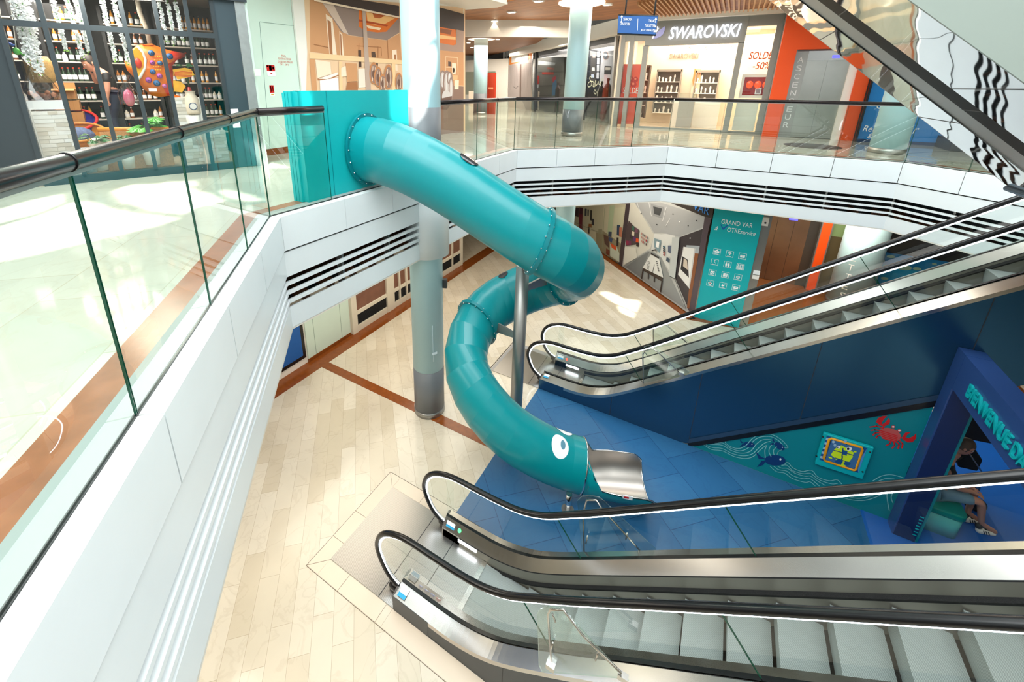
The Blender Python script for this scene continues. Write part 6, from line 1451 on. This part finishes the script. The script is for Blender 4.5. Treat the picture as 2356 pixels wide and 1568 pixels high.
# interior boxes
b = MB(); b.obox(A0+nS*4.5+dS*4.2+V((0, 0, 6)), dS*20, nS*.1, (0, 0, 4), col(150, 142, 134)); struct(b, 'wall_fashion_back')
b = MB(); b.obox(A0+nS*.05+dS*.3+V((0, 0, 10.02)), dS*22, nS*3.2, (0, 0, .1), col(60, 56, 54)); struct(b, 'ceiling_fashion')
T = Tr(A0+nS*1.2+V((0, 0, 6)), -nS, 1056, 60, 5.8075)
t2 = thing('shop_display', (A0+dS*5+nS*1.2)+V((0, 0, 6)), 'grey slatted display wall with red sale strip inside the glazed fashion shop', 'display')
g1, g2 = col(150, 144, 134), col(180, 172, 160)
T.poly([(1060, 260), (1400, 180), (1400, 1300), (1010, 1300)], g1); T.poly([(1060, 460), (1290, 490), (1280, 525), (1055, 520)], M_paper)
for k in range(12): T.line([(1070+k*29, 540), (1050+k*29, 930)], .03, g2)
for y in (620, 800, 930): T.line([(1050, y), (1400, y-10)], .04, col(70, 66, 62))
T.poly([(1110, 615), (1265, 615), (1265, 648), (1110, 645)], col(240, 86, 70)); T.poly([(1180, 550), (1270, 560), (1268, 585), (1180, 575)], col(210, 110, 90)); T.poly([(1045, 660), (1075, 660), (1075, 770), (1045, 780)], col(226, 60, 50)); T.poly([(1040, 780), (1075, 780), (1060, 830), (1040, 820)], M_paper)
T.poly([(1255, 690), (1300, 670), (1310, 920), (1240, 930)], col(110, 160, 200)); T.poly([(1245, 690), (1300, 660), (1300, 700), (1255, 760)], col(240, 70, 90)); T.poly([(1060, 370), (1400, 385), (1400, 405), (1060, 390)], col(200, 196, 190))
T.b.build('print', t2)
T = Tr(A0-nS*.06+V((0, 0, 6)), -nS, 1056, 60, 5.8075)
t3 = thing('covered_shopfront', (A0+dS*9)+V((0, 0, 6)), 'closed shopfront with grey patterned roller panels and blank white sign on orange', 'shopfront')
T.poly([(670, 330), (985, 265), (960, 1140), (655, 1140)], col(190, 176, 166)); T.poly([(675, 325), (985, 262), (975, 430), (675, 520)], col(232, 134, 30)); T.poly([(705, 330), (918, 290), (915, 460), (700, 490)], col(222, 220, 214)); T.poly([(918, 290), (935, 290), (930, 455), (915, 462)], col(90, 40, 20))
T.poly([(660, 530), (815, 515), (810, 960), (655, 990)], col(178, 166, 160)); T.poly([(835, 500), (970, 485), (955, 1140), (900, 1130), (830, 960)], col(160, 148, 140)); T.poly([(812, 510), (835, 505), (828, 1000), (808, 1000)], col(110, 92, 82))
random.seed(9)
for k in range(16): x = 670+k*19; T.line([(x, 540+random.random()*60), (x-4, 640+random.random()*250)], .02, col(110, 100, 100))
T.line([(730, 810), (760, 830), (790, 800)], .04, col(100, 92, 92)); T.poly([(800, 425), (806, 424), (806, 442), (800, 444)], M_greyl); T.poly([(815, 415), (840, 408), (840, 436), (815, 440)], M_greyl)
T.b.build('panel_print', t3)
T = Tr(A0-nS*.07+V((0, 0, 6)), -nS, 1056, 60, 5.8075)
o = T.pt(1105, 335); e = T.pt(1370, 300); tt = text('la fée maraboutée', 'shop_lettering', V((o.x, o.y, o.z-.0)), -dS, (0, 0, 1), (V((e.x, e.y, 0))-V((o.x, o.y, 0))).length, .42, col(176, 168, 160), t, .02)
T = Tr(A0-nS*.02+V((0, 0, 6)), -nS, 1056, 60, 5.8075)
# mannequin shop left
t4 = thing('mannequin_window', (A0+dS*13)+V((0, 0, 6)), 'shop window with mannequins in yellow and beige clothes left of the closed shopfront', 'display')
T = Tr(A0+nS*.9+V((0, 0, 6)), -nS, 1056, 60, 5.8075)
T.poly([(380, 390), (620, 350), (620, 960), (380, 960)], col(76, 64, 60)); T.poly([(395, 430), (620, 450), (615, 480), (500, 500), (395, 500)], col(206, 216, 220)); T.poly([(400, 380), (620, 350), (620, 440), (500, 435), (400, 410)], col(92, 84, 82)); T.poly([(468, 440), (500, 505), (435, 505)], M_paper); T.poly([(395, 510), (425, 515), (425, 600), (395, 610)], col(220, 226, 228))
T.b.build('back_print', t4)
def mannequin(px, py, c, dsc, k=1.0, off=-.4):
    p = sh(*sj(px, py), off); t = thing('mannequin', (p.x, p.y, 6), dsc, 'mannequin'); H = p.z
    S = {'h': (V((p.x, p.y, H)), .12), 'n': (V((p.x, p.y, H-.22)), .05), 'c': (V((p.x, p.y, H-.42)), (.2, .13)), 'b': (V((p.x, p.y, H-.8)), (.15, .12)), 'p': (V((p.x, p.y, H-1.05)), (.17, .13)), 'l': (V((p.x-.1, p.y, 6.1)), .06), 'r': (V((p.x+.1, p.y, 6.1)), .06),
         'la': (V((p.x, p.y, H-.42))+dS*.25, .06), 'lb': (V((p.x, p.y, H-1.05))+dS*.3, .045), 'ra': (V((p.x, p.y, H-.42))-dS*.25, .06), 'rb': (V((p.x, p.y, H-1.05))-dS*.3, .045)}
    skinned('figure', S, [('h', 'n'), ('n', 'c'), ('c', 'b'), ('b', 'p'), ('p', 'l'), ('p', 'r'), ('c', 'la'), ('la', 'lb'), ('c', 'ra'), ('ra', 'rb')], col(70, 56, 50), t, sub=1)
    C_ = {q: (S[q][0], tuple(1.15*z for z in (S[q][1] if isinstance(S[q][1], tuple) else (S[q][1],)*2))) for q in ('c', 'b', 'p', 'la', 'ra')}
    skinned('clothes', C_, [('c', 'b'), ('b', 'p'), ('c', 'la'), ('c', 'ra')], c, t, sub=1)
mannequin(490, 700, col(236, 176, 30), 'mannequin in bright yellow jacket in the far left shop window'); mannequin(575, 725, col(226, 160, 120), 'mannequin in peach coat right of the yellow one'); mannequin(455, 760, col(220, 190, 160), 'mannequin in beige top left of the yellow one')
mannequin(1330, 740, col(70, 60, 56), 'dark dressed mannequin left of the large pale column, behind glass'); mannequin(1910, 730, col(64, 50, 46), 'dark mannequin behind the cursive sign in the black shop window'); mannequin(2000, 690, col(110, 66, 44), 'mannequin in brown coat at the right end of the black shop window')
p = az(1126, 262, 6.0); b = MB(); q0, q1 = apl(*sj(388, 625), (p.x, p.y, 0), (-.3, -1, 0)), apl(*sj(450, 940), (p.x, p.y, 0), (-.3, -1, 0)); tk = thing('orange_totem', (q0.x, q0.y, 6), 'dark orange advertising totem right of the distant green column', 'sign'); b.box(q0.x, q1.x+.1, q0.y-.1, q0.y+.1, 6, q0.z, col(176, 52, 20)); b.build('body', tk); b = MB(); b.box(q0.x+.1, q1.x, q0.y-.11, q0.y-.1, 7.5, 7.62, col(230, 150, 110)); b.build('print', tk)
# black shop right of column
t5 = thing('dark_shop_window', (A0+dS*2)+V((0, 0, 6)), 'black shop interior with shelf rack, round mirror and small framed picture', 'display')
T = Tr(A0+nS*1.4+V((0, 0, 6)), -nS, 1056, 60, 5.8075)
T.poly([(1600, 120), (2150, 60), (2150, 1330), (1600, 1330)], col(34, 30, 30)); T.poly([(1720, 255), (2110, 255), (2060, 950), (1870, 950), (1880, 330), (1740, 300)], col(226, 222, 226)); T.poly([(1690, 300), (1905, 300), (1870, 880), (1690, 880)], col(36, 38, 46))
for y in (415, 510, 605, 700): T.line([(1700, y), (1880, y-4)], .03, col(90, 96, 108))
T.poly([(1765, 330), (1830, 340), (1820, 800), (1750, 800)], col(78, 74, 72)); T.poly([(1848, 340), (1880, 335), (1868, 700), (1836, 700)], col(220, 220, 226))
for y in (420, 515, 610): T.line([(1836, y), (1884, y)], .04, M_black)
for x, y, c in ((1805, 400, (210, 170, 160)), (1795, 575, (226, 226, 220)), (1785, 665, (200, 210, 230))): T.poly([(x-18, y-22), (x+18, y-22), (x+20, y+22), (x-20, y+22)], col(*c))
T.disc(1958, 392, 40, col(200, 150, 130), 18, 60); T.disc(1958, 392, 33, col(90, 100, 110), 18, 52); T.disc(1962, 385, 14, M_paper, 12, 20); T.poly([(1945, 530), (2035, 535), (2030, 645), (1940, 645)], col(60, 54, 52)); T.poly([(1955, 550), (2025, 552), (2020, 585), (1955, 585)], col(226, 214, 200))
T.b.build('interior_print', t5)
T = Tr(A0-nS*.03+V((0, 0, 6)), -nS, 1056, 60, 5.8075)
cur = [(1770, 690), (1758, 670), (1745, 700), (1775, 760), (1760, 800), (1730, 810), (1722, 780), (1745, 745), (1790, 740), (1800, 770), (1790, 800), (1810, 810), (1815, 760), (1830, 720), (1822, 800), (1850, 770), (1862, 740), (1870, 780), (1905, 730), (1918, 700), (1900, 740), (1890, 800)]
T.line([(p.x, p.y) for p in crom([(a, c, 0) for a, c in cur], 4)], .035, col(214, 220, 190)); T.line([(1800, 880), (1815, 850), (1835, 880), (1820, 910), (1800, 880)], .03, col(200, 206, 180)); T.line([(1840, 900), (1860, 850), (1850, 930)], .03, col(200, 206, 180))
T.b.build('cursive_sign', t5)
for x, y in ((1345, 218), (2025, 85), (2062, 100), (1725, 258), (1395, 260), (1255, 235)):
    p = sh(*sj(x, y), -.6); b = MB(); b.lathe(p, [(.07, 0), (.09, .16)], M_lamp, 12, (.3, .6, .6)); tag(b.build('spotlight'), 'small round spotlight inside the fashion shops', 'lamp', 'spotlights inside the fashion shops')
# bright shop far left
b = MB(); a, c = V((-22, 35.5, 6)), V((-16.8, 34.2, 6)); b.obox(a, c-a, (.2, .6, 0), (0, 0, 3.9), col(246, 240, 226)); b.obox(a+V((.2, -.05, .9)), (c-a)*.7, (0, .02, 0), (0, 0, 2.0), col(170, 196, 150)); struct(b, 'wall_far_shop')
p = apl(1111, 186, (-17, 33.6, 0), (0, -1, 0)); tp_ = thing('person', (p.x, 33.6, 6), 'tiny distant person with dark hair in white behind a counter, far left corridor', 'person')
J = {'p': (V((p.x, 33.6, 7.0)), (.2, .15)), 'c': (V((p.x, 33.6, 7.7)), (.24, .16)), 'n': (V((p.x, 33.6, 8.05)), .07), 'l': (V((p.x-.3, 33.5, 7.6)), .07), 'lw': (V((p.x-.35, 33.2, 7.2)), .05), 'r': (V((p.x+.3, 33.5, 7.6)), .07), 'rw': (V((p.x+.35, 33.2, 7.2)), .05)}
skinned('body', J, [('p', 'c'), ('c', 'n'), ('c', 'l'), ('l', 'lw'), ('c', 'r'), ('r', 'rw')], M_offw, tp_, sub=1); headmesh(tp_, (p.x, 33.55, 8.3), (0, -1, 0), .16, M_skin, M_black)
b = MB(); b.box(p.x-1, p.x+1.2, 32.9, 33.2, 6, 7.25, M_cream); tag(b.build('counter'), 'pale counter in the far shop behind the distant column', 'counter')
# ================================================================ crystal shop
YS = 20.4
def sw(x, y, o=0.0): return ay(x, y, YS-o)
t = thing('crystal_shopfront', (-1.4, YS, 6), 'grey jewellery shopfront with glowing white lettering and warm lit interior', 'shopfront')
Mg = col(136, 138, 134, .4)
b = MB(); b.box(-3.62, -.02, YS-.12, YS+.1, 9.38, 10.32, Mg); b.build('sign_fascia', t)
for x0, x1, z1 in ((-4.60, -4.42, 10.3), (-4.22, -4.05, 10.3), (-3.66, -3.46, 9.4), (-.22, -.02, 9.4), (.90, 1.10, 10.3)): b = MB(); b.box(x0, x1, YS-.12, YS+.1, 6, z1, Mg); b.build('pillar', t)
b = MB(); b.box(-4.6, -3.62, YS-.1, YS+.1, 9.6, 10.32, Mg); b.build('header', t)
b = MB(); b.box(-.02, 1.1, YS-.1, YS+.1, 9.95, 10.32, Mg); b.build('header', t)
b = MB(); b.box(-3.46, .9, YS-.06, YS+.02, 6.0, 6.08, Mg); b.build('sill', t)
b = MB(); b.face([(-4.42, YS, 6.05), (-3.66, YS, 6.05), (-3.66, YS, 9.6), (-4.42, YS, 9.6)], M_glassc); b.build('shop_glass', t)
b = MB(); b.face([(-.02, YS, 6.05), (.9, YS, 6.05), (.9, YS, 9.95), (-.02, YS, 9.95)], M_glassc); b.build('shop_glass', t)
M_sgn = mat('lit_lettering', (244, 246, 255), .4, emit=(236, 240, 255), es=1.3)
o = sw(1538, 88, .16); e = sw(1702, 80, .16)
tt = text('SWAROVSKI', 'lit_lettering', (o.x, YS-.14, 9.60), (1, 0, 0), (0, 0, 1), e.x-o.x, .46, M_sgn, t, .05, shear=.2, bold=.014)
T = Tr((0, YS-.15, 0), (0, -1, 0), 1400, 20, 5.8075)
T.poly([(600, 385), (640, 330), (700, 270), (758, 232), (750, 290), (730, 340), (690, 375), (640, 395), (580, 402)], mat('swan_lilac', (120, 122, 160), .3, emit=(150, 150, 200), es=.4)); T.line([(610, 300), (625, 262), (650, 246), (660, 268), (640, 300), (612, 345), (590, 390)], .045, M_sgn)
T.b.build('bird_emblem', t)
# interior shell
b = MB(); b.box(-4.6, 1.15, 24.0, 24.1, 6, 10.4, M_cream); b.box(-4.7, -4.6, YS, 24.1, 6, 10.4, M_cream); b.box(1.08, 1.16, YS+.1, 24.1, 6, 10.4, M_cream); struct(b, 'wall_crystal_shop')
b = MB(); b.box(-4.7, 1.16, YS+.1, 24.1, 10.2, 10.3, M_offw); struct(b, 'ceiling_crystal_shop')
b = MB(); b.box(-4.6, 1.1, YS+.1, 24, 6.001, 6.005, col(196, 180, 160, .25)); struct(b, 'floor_crystal_shop')
text('SWAROVSKI', 'wall_lettering', (-3.05, 23.97, 9.05), (1, 0, 0), (0, 0, 1), 1.25, .24, col(150, 138, 124), t, .05)
random.seed(4)
def cabinet(x0, x1, y0, z0, z1, n_, dsc, m=col(150, 144, 134)):
    t = thing('display_cabinet', ((x0+x1)/2, y0, 6), dsc, 'cabinet')
    b = MB(); b.box(x0, x1, y0+.33, y0+.36, z0, z1, col(120, 114, 106)); b.box(x0, x0+.04, y0, y0+.36, z0, z1, m); b.box(x1-.04, x1, y0, y0+.36, z0, z1, m); b.box(x0, x1, y0, y0+.36, z1-.1, z1, m); b.build('carcass', t)
    for k in range(n_): z = z0+(z1-z0-.1)*k/n_; b = MB(); b.box(x0+.04, x1-.04, y0, y0+.33, z, z+.03, M_offw); b.build('shelf', t)
    for k in range(n_):
        z = z0+(z1-z0-.1)*k/n_+.03; x = x0+.12
        while x < x1-.1:
            h = random.uniform(.14, .34); r = random.uniform(.03, .06); b = MB(); b.lathe((x, y0+.14, z), [(r, 0), (r*.7, h*.4), (r*1.1, h*.75), (r*.5, h)], M_offw, 10)
            tag(b.build('jewellery_stand'), 'small white jewellery display stand on the lit shop shelves', 'display stand', 'white jewellery stands in the crystal shop'); x += random.uniform(.15, .26)
cabinet(-3.45, -2.35, 23.4, 6.5, 8.55, 4, 'grey display cabinet of white busts left of the portrait poster'); cabinet(-1.75, -.75, 23.4, 6.5, 8.5, 4, 'grey display cabinet right of the portrait poster'); cabinet(-4.5, -3.6, 22.3, 6.3, 8.7, 4, 'tall dark framed glass cabinet at the left of the crystal shop', col(84, 74, 66))
t6 = thing('portrait_poster', (-2.05, 23.5, 6), 'tall light portrait poster of a woman between two display cabinets', 'poster'); T = Tr((0, 23.6, 0), (0, -1, 0), 1400, 20, 5.8075)
T.poly([(1145, 800), (1245, 800), (1205, 1190), (1090, 1190)], col(250, 232, 206)); T.poly([(1160, 805), (1240, 810), (1225, 940), (1195, 985), (1155, 940)], col(240, 196, 150)); T.poly([(1150, 800), (1172, 805), (1150, 960), (1125, 1050), (1120, 960)], col(214, 150, 90)); T.poly([(1170, 862), (1195, 862), (1193, 880), (1168, 878)], col(180, 80, 30)); T.poly([(1208, 862), (1232, 864), (1230, 880), (1206, 880)], col(180, 80, 30)); T.poly([(1180, 930), (1205, 932), (1200, 944), (1184, 942)], col(206, 80, 50)); T.b.build('print', t6)
b = MB(); b.box(-2.4, -.5, 22.0, 22.6, 6, 7.15, M_offw); tc = thing('shop_counter', (-1.4, 22.3, 6), 'white counter with lit glass top in the crystal shop', 'counter'); b.build('body', tc); b = MB(); b.box(-2.45, -.45, 21.95, 22.65, 7.15, 7.2, M_lamp); b.build('lit_top', tc)
b = MB(); b.box(-2.05, -1.45, 21.0, 21.4, 6.05, 7.2, col(170, 164, 156)); tc = thing('glass_showcase', (-1.75, 21.2, 6.05), 'small grey showcase with glass top at the shop entrance', 'showcase'); b.build('plinth', tc); b = MB(); b.box(-2.08, -1.42, 20.97, 21.43, 7.2, 7.5, M_glassc); b.build('glass_top', tc)
# red sale banners
for k, (x0, x1, dsc) in enumerate(((1425, 1440, 'narrow left strip of the red sale poster behind the shop door'), (1448, 1480, 'wide red sale poster with white lettering behind the shop door'))):
    pass
t7 = thing('sale_banner', (-4.0, YS+.25, 6), 'orange red sale banner with large baubles at the left of the crystal shop', 'banner')
T = Tr((0, YS+.25, 0), (0, -1, 0), 1400, 20, 5.8075); T.poly([(185, 740), (500, 742), (395, 1540), (90, 1540)], col(244, 84, 50))
for x, y, r in ((305, 940, 32), (365, 945, 32), (335, 1010, 40), (270, 1040, 24), (165, 1110, 20)): T.disc(x, y, r, col(200, 40, 30), 16, r*1.15); T.disc(x-6, y-8, r*.45, col(246, 130, 100), 10)
T.b.build('print', t7); o = T.pt(232, 1125); e = T.pt(398, 1120); text('SOLDES', 'lettering', (o.x-.12, YS+.22, o.z-.02), (1, 0, 0), (0, 0, 1), (e.x-o.x)+.2, .26, M_paper, t7, .01)
o = sw(1719, 145, .02); e = sw(1790, 130, .02); text('SOLDES', 'window_lettering', (o.x+.02, YS-.03, 8.78), (1, 0, 0), (0, 0, 1), .86, .27, col(206, 60, 10), t, .006, shear=.2, bold=.008)
text('-50%', 'window_lettering', (.40, YS-.03, 8.42), (1, 0, 0), (0, 0, 1), .56, .26, col(206, 60, 10), t, .006, shear=.1, bold=.008)
t8 = thing('window_screen', (.5, YS+.3, 7.3), 'white framed red bauble display in the window under the sale lettering', 'display'); z0, z1 = sw(1710, 205, -.3).z, sw(1715, 168, -.3).z
x0, x1 = sw(1712, 190, -.3).x, sw(1768, 190, -.3).x
b = MB(); b.box(x0-.1, x1+.1, YS+.28, YS+.5, 7.35, 8.25, M_offw); b.build('frame', t8); b = MB(); b.box(x0, x1, YS+.27, YS+.28, 7.47, 8.14, col(150, 16, 10)); b.build('panel', t8)
for k in range(3): b = MB(); b.ball((x0+.2+k*.27, YS+.22, 7.86), .12, mat('bauble_red', (220, 50, 10), .12, emit=(255, 90, 10), es=.5), 14, 10, (1, .5, 1.2)); b.build('bauble', t8)
b = MB(); b.box(x0+.42, x0+.62, YS+.24, YS+.25, 7.50, 7.74, M_paper); b.box(x0+.45, x0+.59, YS+.235, YS+.24, 7.53, 7.70, col(150, 130, 140)); b.build('price_card', t8)
b = MB(); b.box(0.1, .85, YS+.3, YS+.9, 6.08, 7.3, M_offw); tag(b.build('window_plinth'), 'white plinth in the right shop window below the red display', 'plinth')
t9 = thing('crystal_chandelier', (-1.2, 21.8, 9.4), 'sparkling crystal chandelier hanging inside the shop entrance', 'chandelier'); b = MB(); random.seed(8)
for k in range(130): b.ball((-1.3+random.gauss(0, .55), 21.8+random.uniform(-.4, .4), 9.45+random.gauss(0, .13)), random.uniform(.014, .035), M_lamp if k % 3 == 0 else M_paper, 6, 4)
b.tube([(-1.9, 21.8, 9.6), (-.7, 21.8, 9.6)], .01, M_chrome, 6); b.build('crystals', t9, kind='stuff')
# ================================================================ upper lift, orange surround, blue poster
YL = 20.0
t = thing('upper_lift', (2.6, YL, 6), 'brushed steel lift doors with orange surround at right on the upper floor', 'lift')
b = MB(); b.box(1.12, 1.62, YL-.25, YL, 6.0, 10.4, M_orange); b.box(1.62, 3.42, YL-.25, YL, 9.05, 10.4, M_orange); b.box(3.42, 3.78, YL-.25, YL, 6.0, 10.4, M_orange); b.build('orange_surround', t)
b = MB(); b.box(1.60, 1.66, YL-.12, YL, 6, 9.05, M_steels); b.box(1.66, 2.0, YL-.05, YL, 6, 9.0, M_steels); b.box(2.0, 3.4, YL-.05, YL, 8.68, 9.0, M_steel); b.box(3.2, 3.42, YL-.14, YL, 6, 9.05, M_offw); b.build('frame', t)
for x0, x1 in ((1.98, 2.58), (2.585, 3.2)): b = MB(); b.box(x0, x1, YL-.03, YL, 6.02, 8.68, mat('lift_steel', (186, 186, 180), .28, .8, noise=(.9, .3))); b.build('door_leaf', t)
for k, ch in enumerate('ASCENSEUR'): text(ch, 'lettering', (1.72, YL-.06, 8.62-k*.285), (1, 0, 0), (0, 0, 1), .17, .19, M_paper, t, .004)
b = MB(); p = ay(1924, 130, YL-.07); b.box(p.x-.1, p.x+.1, YL-.08, YL-.05, p.z-.045, p.z+.045, mat('blue_display', (70, 70, 255))); b.build('floor_display', t)
b = MB(); b.box(1.1, 4.8, YL, YL+.1, 6, 10.6, M_greyl); struct(b, 'wall_lift_upper')
t = thing('blue_hoarding', (4.7, 19.6, 6), 'bright blue printed hoarding with white lettering behind the far right column', 'poster')
b = MB(); b.box(3.84, 6.0, 19.6, 19.7, 6.02, 9.2, M_bluep); b.box(3.80, 3.86, 19.55, 19.7, 6, 9.2, M_black); b.box(3.84, 6.0, 19.58, 19.7, 6.0, 6.1, col(20, 50, 90)); b.build('board', t)
def bl(s, x, y, w_, h_): p = ay(x, y, 19.58); text(s, 'lettering', (p.x, 19.59, p.z), (1, 0, 0), (0, 0, 1), w_, h_, M_paper, t, .005, shear=.25)
bl('Retrouvez', 1984, 302, 1.0, .2); bl('grande', 1995, 317, .7, .2); bl('sur', 2072, 306, .42, .18); bl('C', 2016, 250, .16, .22)
# dark sparkly greenery at far right
c = V((7.0, 18.4, 6)); t = thing('potted_greenery', c, 'dense dark planted bed with pale flecks under the mirrored escalator at far right', 'plant'); random.seed(2)
b = MB(); b.box(5.75, 9.0, 18.2, 19.4, 6, 6.35, M_greyd); b.build('planter', t); b = MB()
for k in range(900):
    p = V((random.uniform(5.75, 9.0), random.uniform(18.1, 19.3), random.uniform(6.3, 7.9))); r = random.uniform(.04, .09); u = V((random.gauss(0, 1), random.gauss(0, 1), random.gauss(0, 1))).normalized(); w2 = u.cross(V((0.1, .3, 1))).normalized()
    b.face([p+u*r, p+w2*r*.6, p-u*r, p-w2*r*.6], random.choice([M_leafd, M_leafd, col(40, 60, 40), col(170, 150, 120), M_offw]))
b.build('foliage', t, kind='stuff')
b = MB(); b.lathe((2.35, 17.2, 6.0), [(.75, .001), (.75, .004)], col(60, 54, 52), 30); tag(b.build('round_floor_mat'), 'dark oval floor marking on the upper marble in front of the lift', 'mat')
# ================================================================ hanging direction sign, ceiling lamps
p0 = V((-2.55, 13.2, 0)); YG = 13.4
def gp(x, y): return ay(x, y, YG)
a, c, d_, e_ = gp(1423, 36), gp(1513, 38), gp(1421, 76), gp(1508, 79)
t = thing('hanging_sign', (a.x+.5, YG, a.z), 'blue hanging direction sign with white arrows left of the crystal shop lettering', 'sign')
b = MB(); b.prism([a, c, e_, d_], (0, .08, 0), col(40, 92, 160)); b.build('board', t)
b = MB(); b.tube([a+V((0, .04, .02)), c+V((0, .04, .02)), e_+V((0, .04, -.02)), d_+V((0, .04, -.02))], .025, M_greyd, 6, closed=True); b.build('frame', t)
for x in (1437, 1504): b = MB(); q = gp(x, 38); b.tube([q+V((0, .04, 0)), (q.x, q.y+.04, 10.5)], .022, M_greyd, 8); b.build('hanging_rod', t)
uu = (c-a).normalized()
for s_, x, y, w_ in (('SEPHORA', 1434, 47, .24), ('NOCIBE', 1432, 58, .21), ('TABAC', 1492, 51, .18), ('TOILETTES', 1483, 62, .27), ('JEUX ENFANTS', 1474, 73, .38)):
    q = gp(x, y); text(s_, 'lettering', q-V((0, .006, 0)), uu, (0, 0, 1), w_, .07, M_paper, t, .003)
for x, y in ((1430, 46), (1429, 58), (1508, 52)):
    q = gp(x, y)-V((0, .008, 0)); b = MB(); b.bar(q, q+V((0, 0, .1)), .012, .003, M_paper, (0, 1, 0)); b.face([q+V((-.035, 0, .07)), q+V((.035, 0, .07)), q+V((0, 0, .13))], M_paper); b.build('arrow', t)
for x, y in ((1506, 62), (1505, 73)):
    q = gp(x, y)-V((0, .008, 0)); b = MB(); b.bar(q+V((-.03, 0, .06)), q+V((.03, 0, 0)), .012, .003, M_paper, (0, 1, 0)); b.face([q+V((.045, 0, -.015)), q+V((.04, 0, .05)), q+V((-.02, 0, -.01))], M_paper); b.build('arrow', t)
b = MB(); b.bar(gp(1468, 43)-V((0, .008, 0)), gp(1467, 70)-V((0, .008, 0)), .01, .003, M_paper, (0, 1, 0)); b.build('divider', t)
for i, (x, y, dsc) in enumerate(((1177, 27, 'square recessed ceiling lamp at the left of the wooden ceiling'), (1138, 46, 'recessed lamp at the left end of the beige bulkhead'), (1261, 52, 'recessed lamp shining down the middle of the beige bulkhead'), (1239, 1, 'recessed lamp cut by the top edge left of the pale column'), (1398, 9, 'recessed lamp right of the pale column'))):
    p = az(x, y, 10.44); t = thing('ceiling_lamp', p, dsc, 'lamp'); b = MB(); b.box(p.x-.16, p.x+.16, p.y-.12, p.y+.12, 10.40, 10.45, M_offw); b.build('trim_ring', t); b = MB(); b.box(p.x-.12, p.x+.12, p.y-.08, p.y+.08, 10.395, 10.40, M_lamp); b.build('diffuser', t)
    if i in (1, 2):
        l = bpy.data.lights.new('downlight', 'SPOT'); l.energy = 90; l.spot_size = 1.3; l.color = (1, .9, .7); o = bpy.data.objects.new('downlight', l); COL.objects.link(o); o.location = (p.x, p.y, 10.38)
for x, y in ((1078, 98), (1103, 90), (1145, 90), (1086, 109)):
    p = az(x, y, 10.36); b = MB(); b.lathe((p.x, p.y, 10.33), [(.12, 0), (.12, .03)], M_lamp, 14); tag(b.build('ceiling_lamp'), 'tiny round ceiling lamp over the far corridor', 'lamp', 'round lamps over the far corridor')
# ================================================================ added unseen roof: blocks the sun except through holes shaped for its patches
ZR = 15.2
def up(p): return (p.x+SUN.x/SUN.z*(ZR-p.z), p.y+SUN.y/SUN.z*(ZR-p.z))
F6 = lambda L: [up(az(x, y, 6.0)) for x, y in L]
HO = [F6([(-30, 490), (74, 460), (143, 446), (143, 466), (89, 490), (-30, 520)]), F6([(-30, 530), (89, 496), (166, 466), (208, 463), (244, 478), (312, 493), (413, 502), (357, 520), (208, 553), (89, 582), (-30, 606)]),
      F6([(259, 440), (297, 425), (366, 422), (428, 431), (476, 443), (517, 462), (446, 478), (422, 493), (342, 481), (279, 463)]), F6([(375, 419), (446, 416), (455, 428), (386, 428)]),
      F6([(505, 437), (544, 440), (609, 460), (565, 463), (517, 449)]), F6([(580, 374), (624, 373), (669, 386), (612, 386)]),
      [up(ax(x, y, -5.33)) for x, y in ((898, 206), (942, 206), (944, 282), (901, 276))], [up(ax(x, y, -5.33)) for x, y in ((696, 206), (712, 206), (716, 330), (702, 262))],
      [up(ax(x, y, -5.0)) for x, y in ((952, -60), (1012, -60), (1003, 88), (975, 96), (950, 118))], [up(ax(x, y, -5.0)) for x, y in ((952, 132), (985, 112), (1003, 120), (1000, 170), (985, 205), (980, 246), (955, 246))],
      [up(az(x, y, 0)) for x, y in ((1381, 674), (1400, 672), (1440, 690), (1472, 692), (1462, 712), (1452, 733), (1432, 722), (1420, 700))]]
def inside_iv(poly, y):
    xs = []
    for i in range(len(poly)):
        (x0, y0), (x1, y1) = poly[i], poly[(i+1) % len(poly)]
        if (y0 <= y < y1) or (y1 <= y < y0): xs.append(x0+(y-y0)/(y1-y0)*(x1-x0))
    xs.sort(); return [(xs[i], xs[i+1]) for i in range(0, len(xs)-1, 2)]
b = MB(); ys0 = min(q[1] for h in HO for q in h); ys1 = max(q[1] for h in HO for q in h); M_sun_mask = mat('sun_mask_white', (236, 240, 240), .6)
def rrow(y0, y1, ivs):
    x = -40
    for a, c in sorted(ivs):
        if a > x: b.face([(x, y0, ZR), (a, y0, ZR), (a, y1, ZR), (x, y1, ZR)], M_sun_mask)
        x = max(x, c)
    b.face([(x, y0, ZR), (16, y0, ZR), (16, y1, ZR), (x, y1, ZR)], M_sun_mask)
rrow(-20, ys0, []); rrow(ys1, 50, []); y = ys0; st = .05
while y < ys1:
    y2 = min(y+st, ys1); rrow(y, y2, [iv for h in HO for iv in inside_iv(h, (y+y2)/2)]); y = y2
struct(b, 'sun_mask_roof')
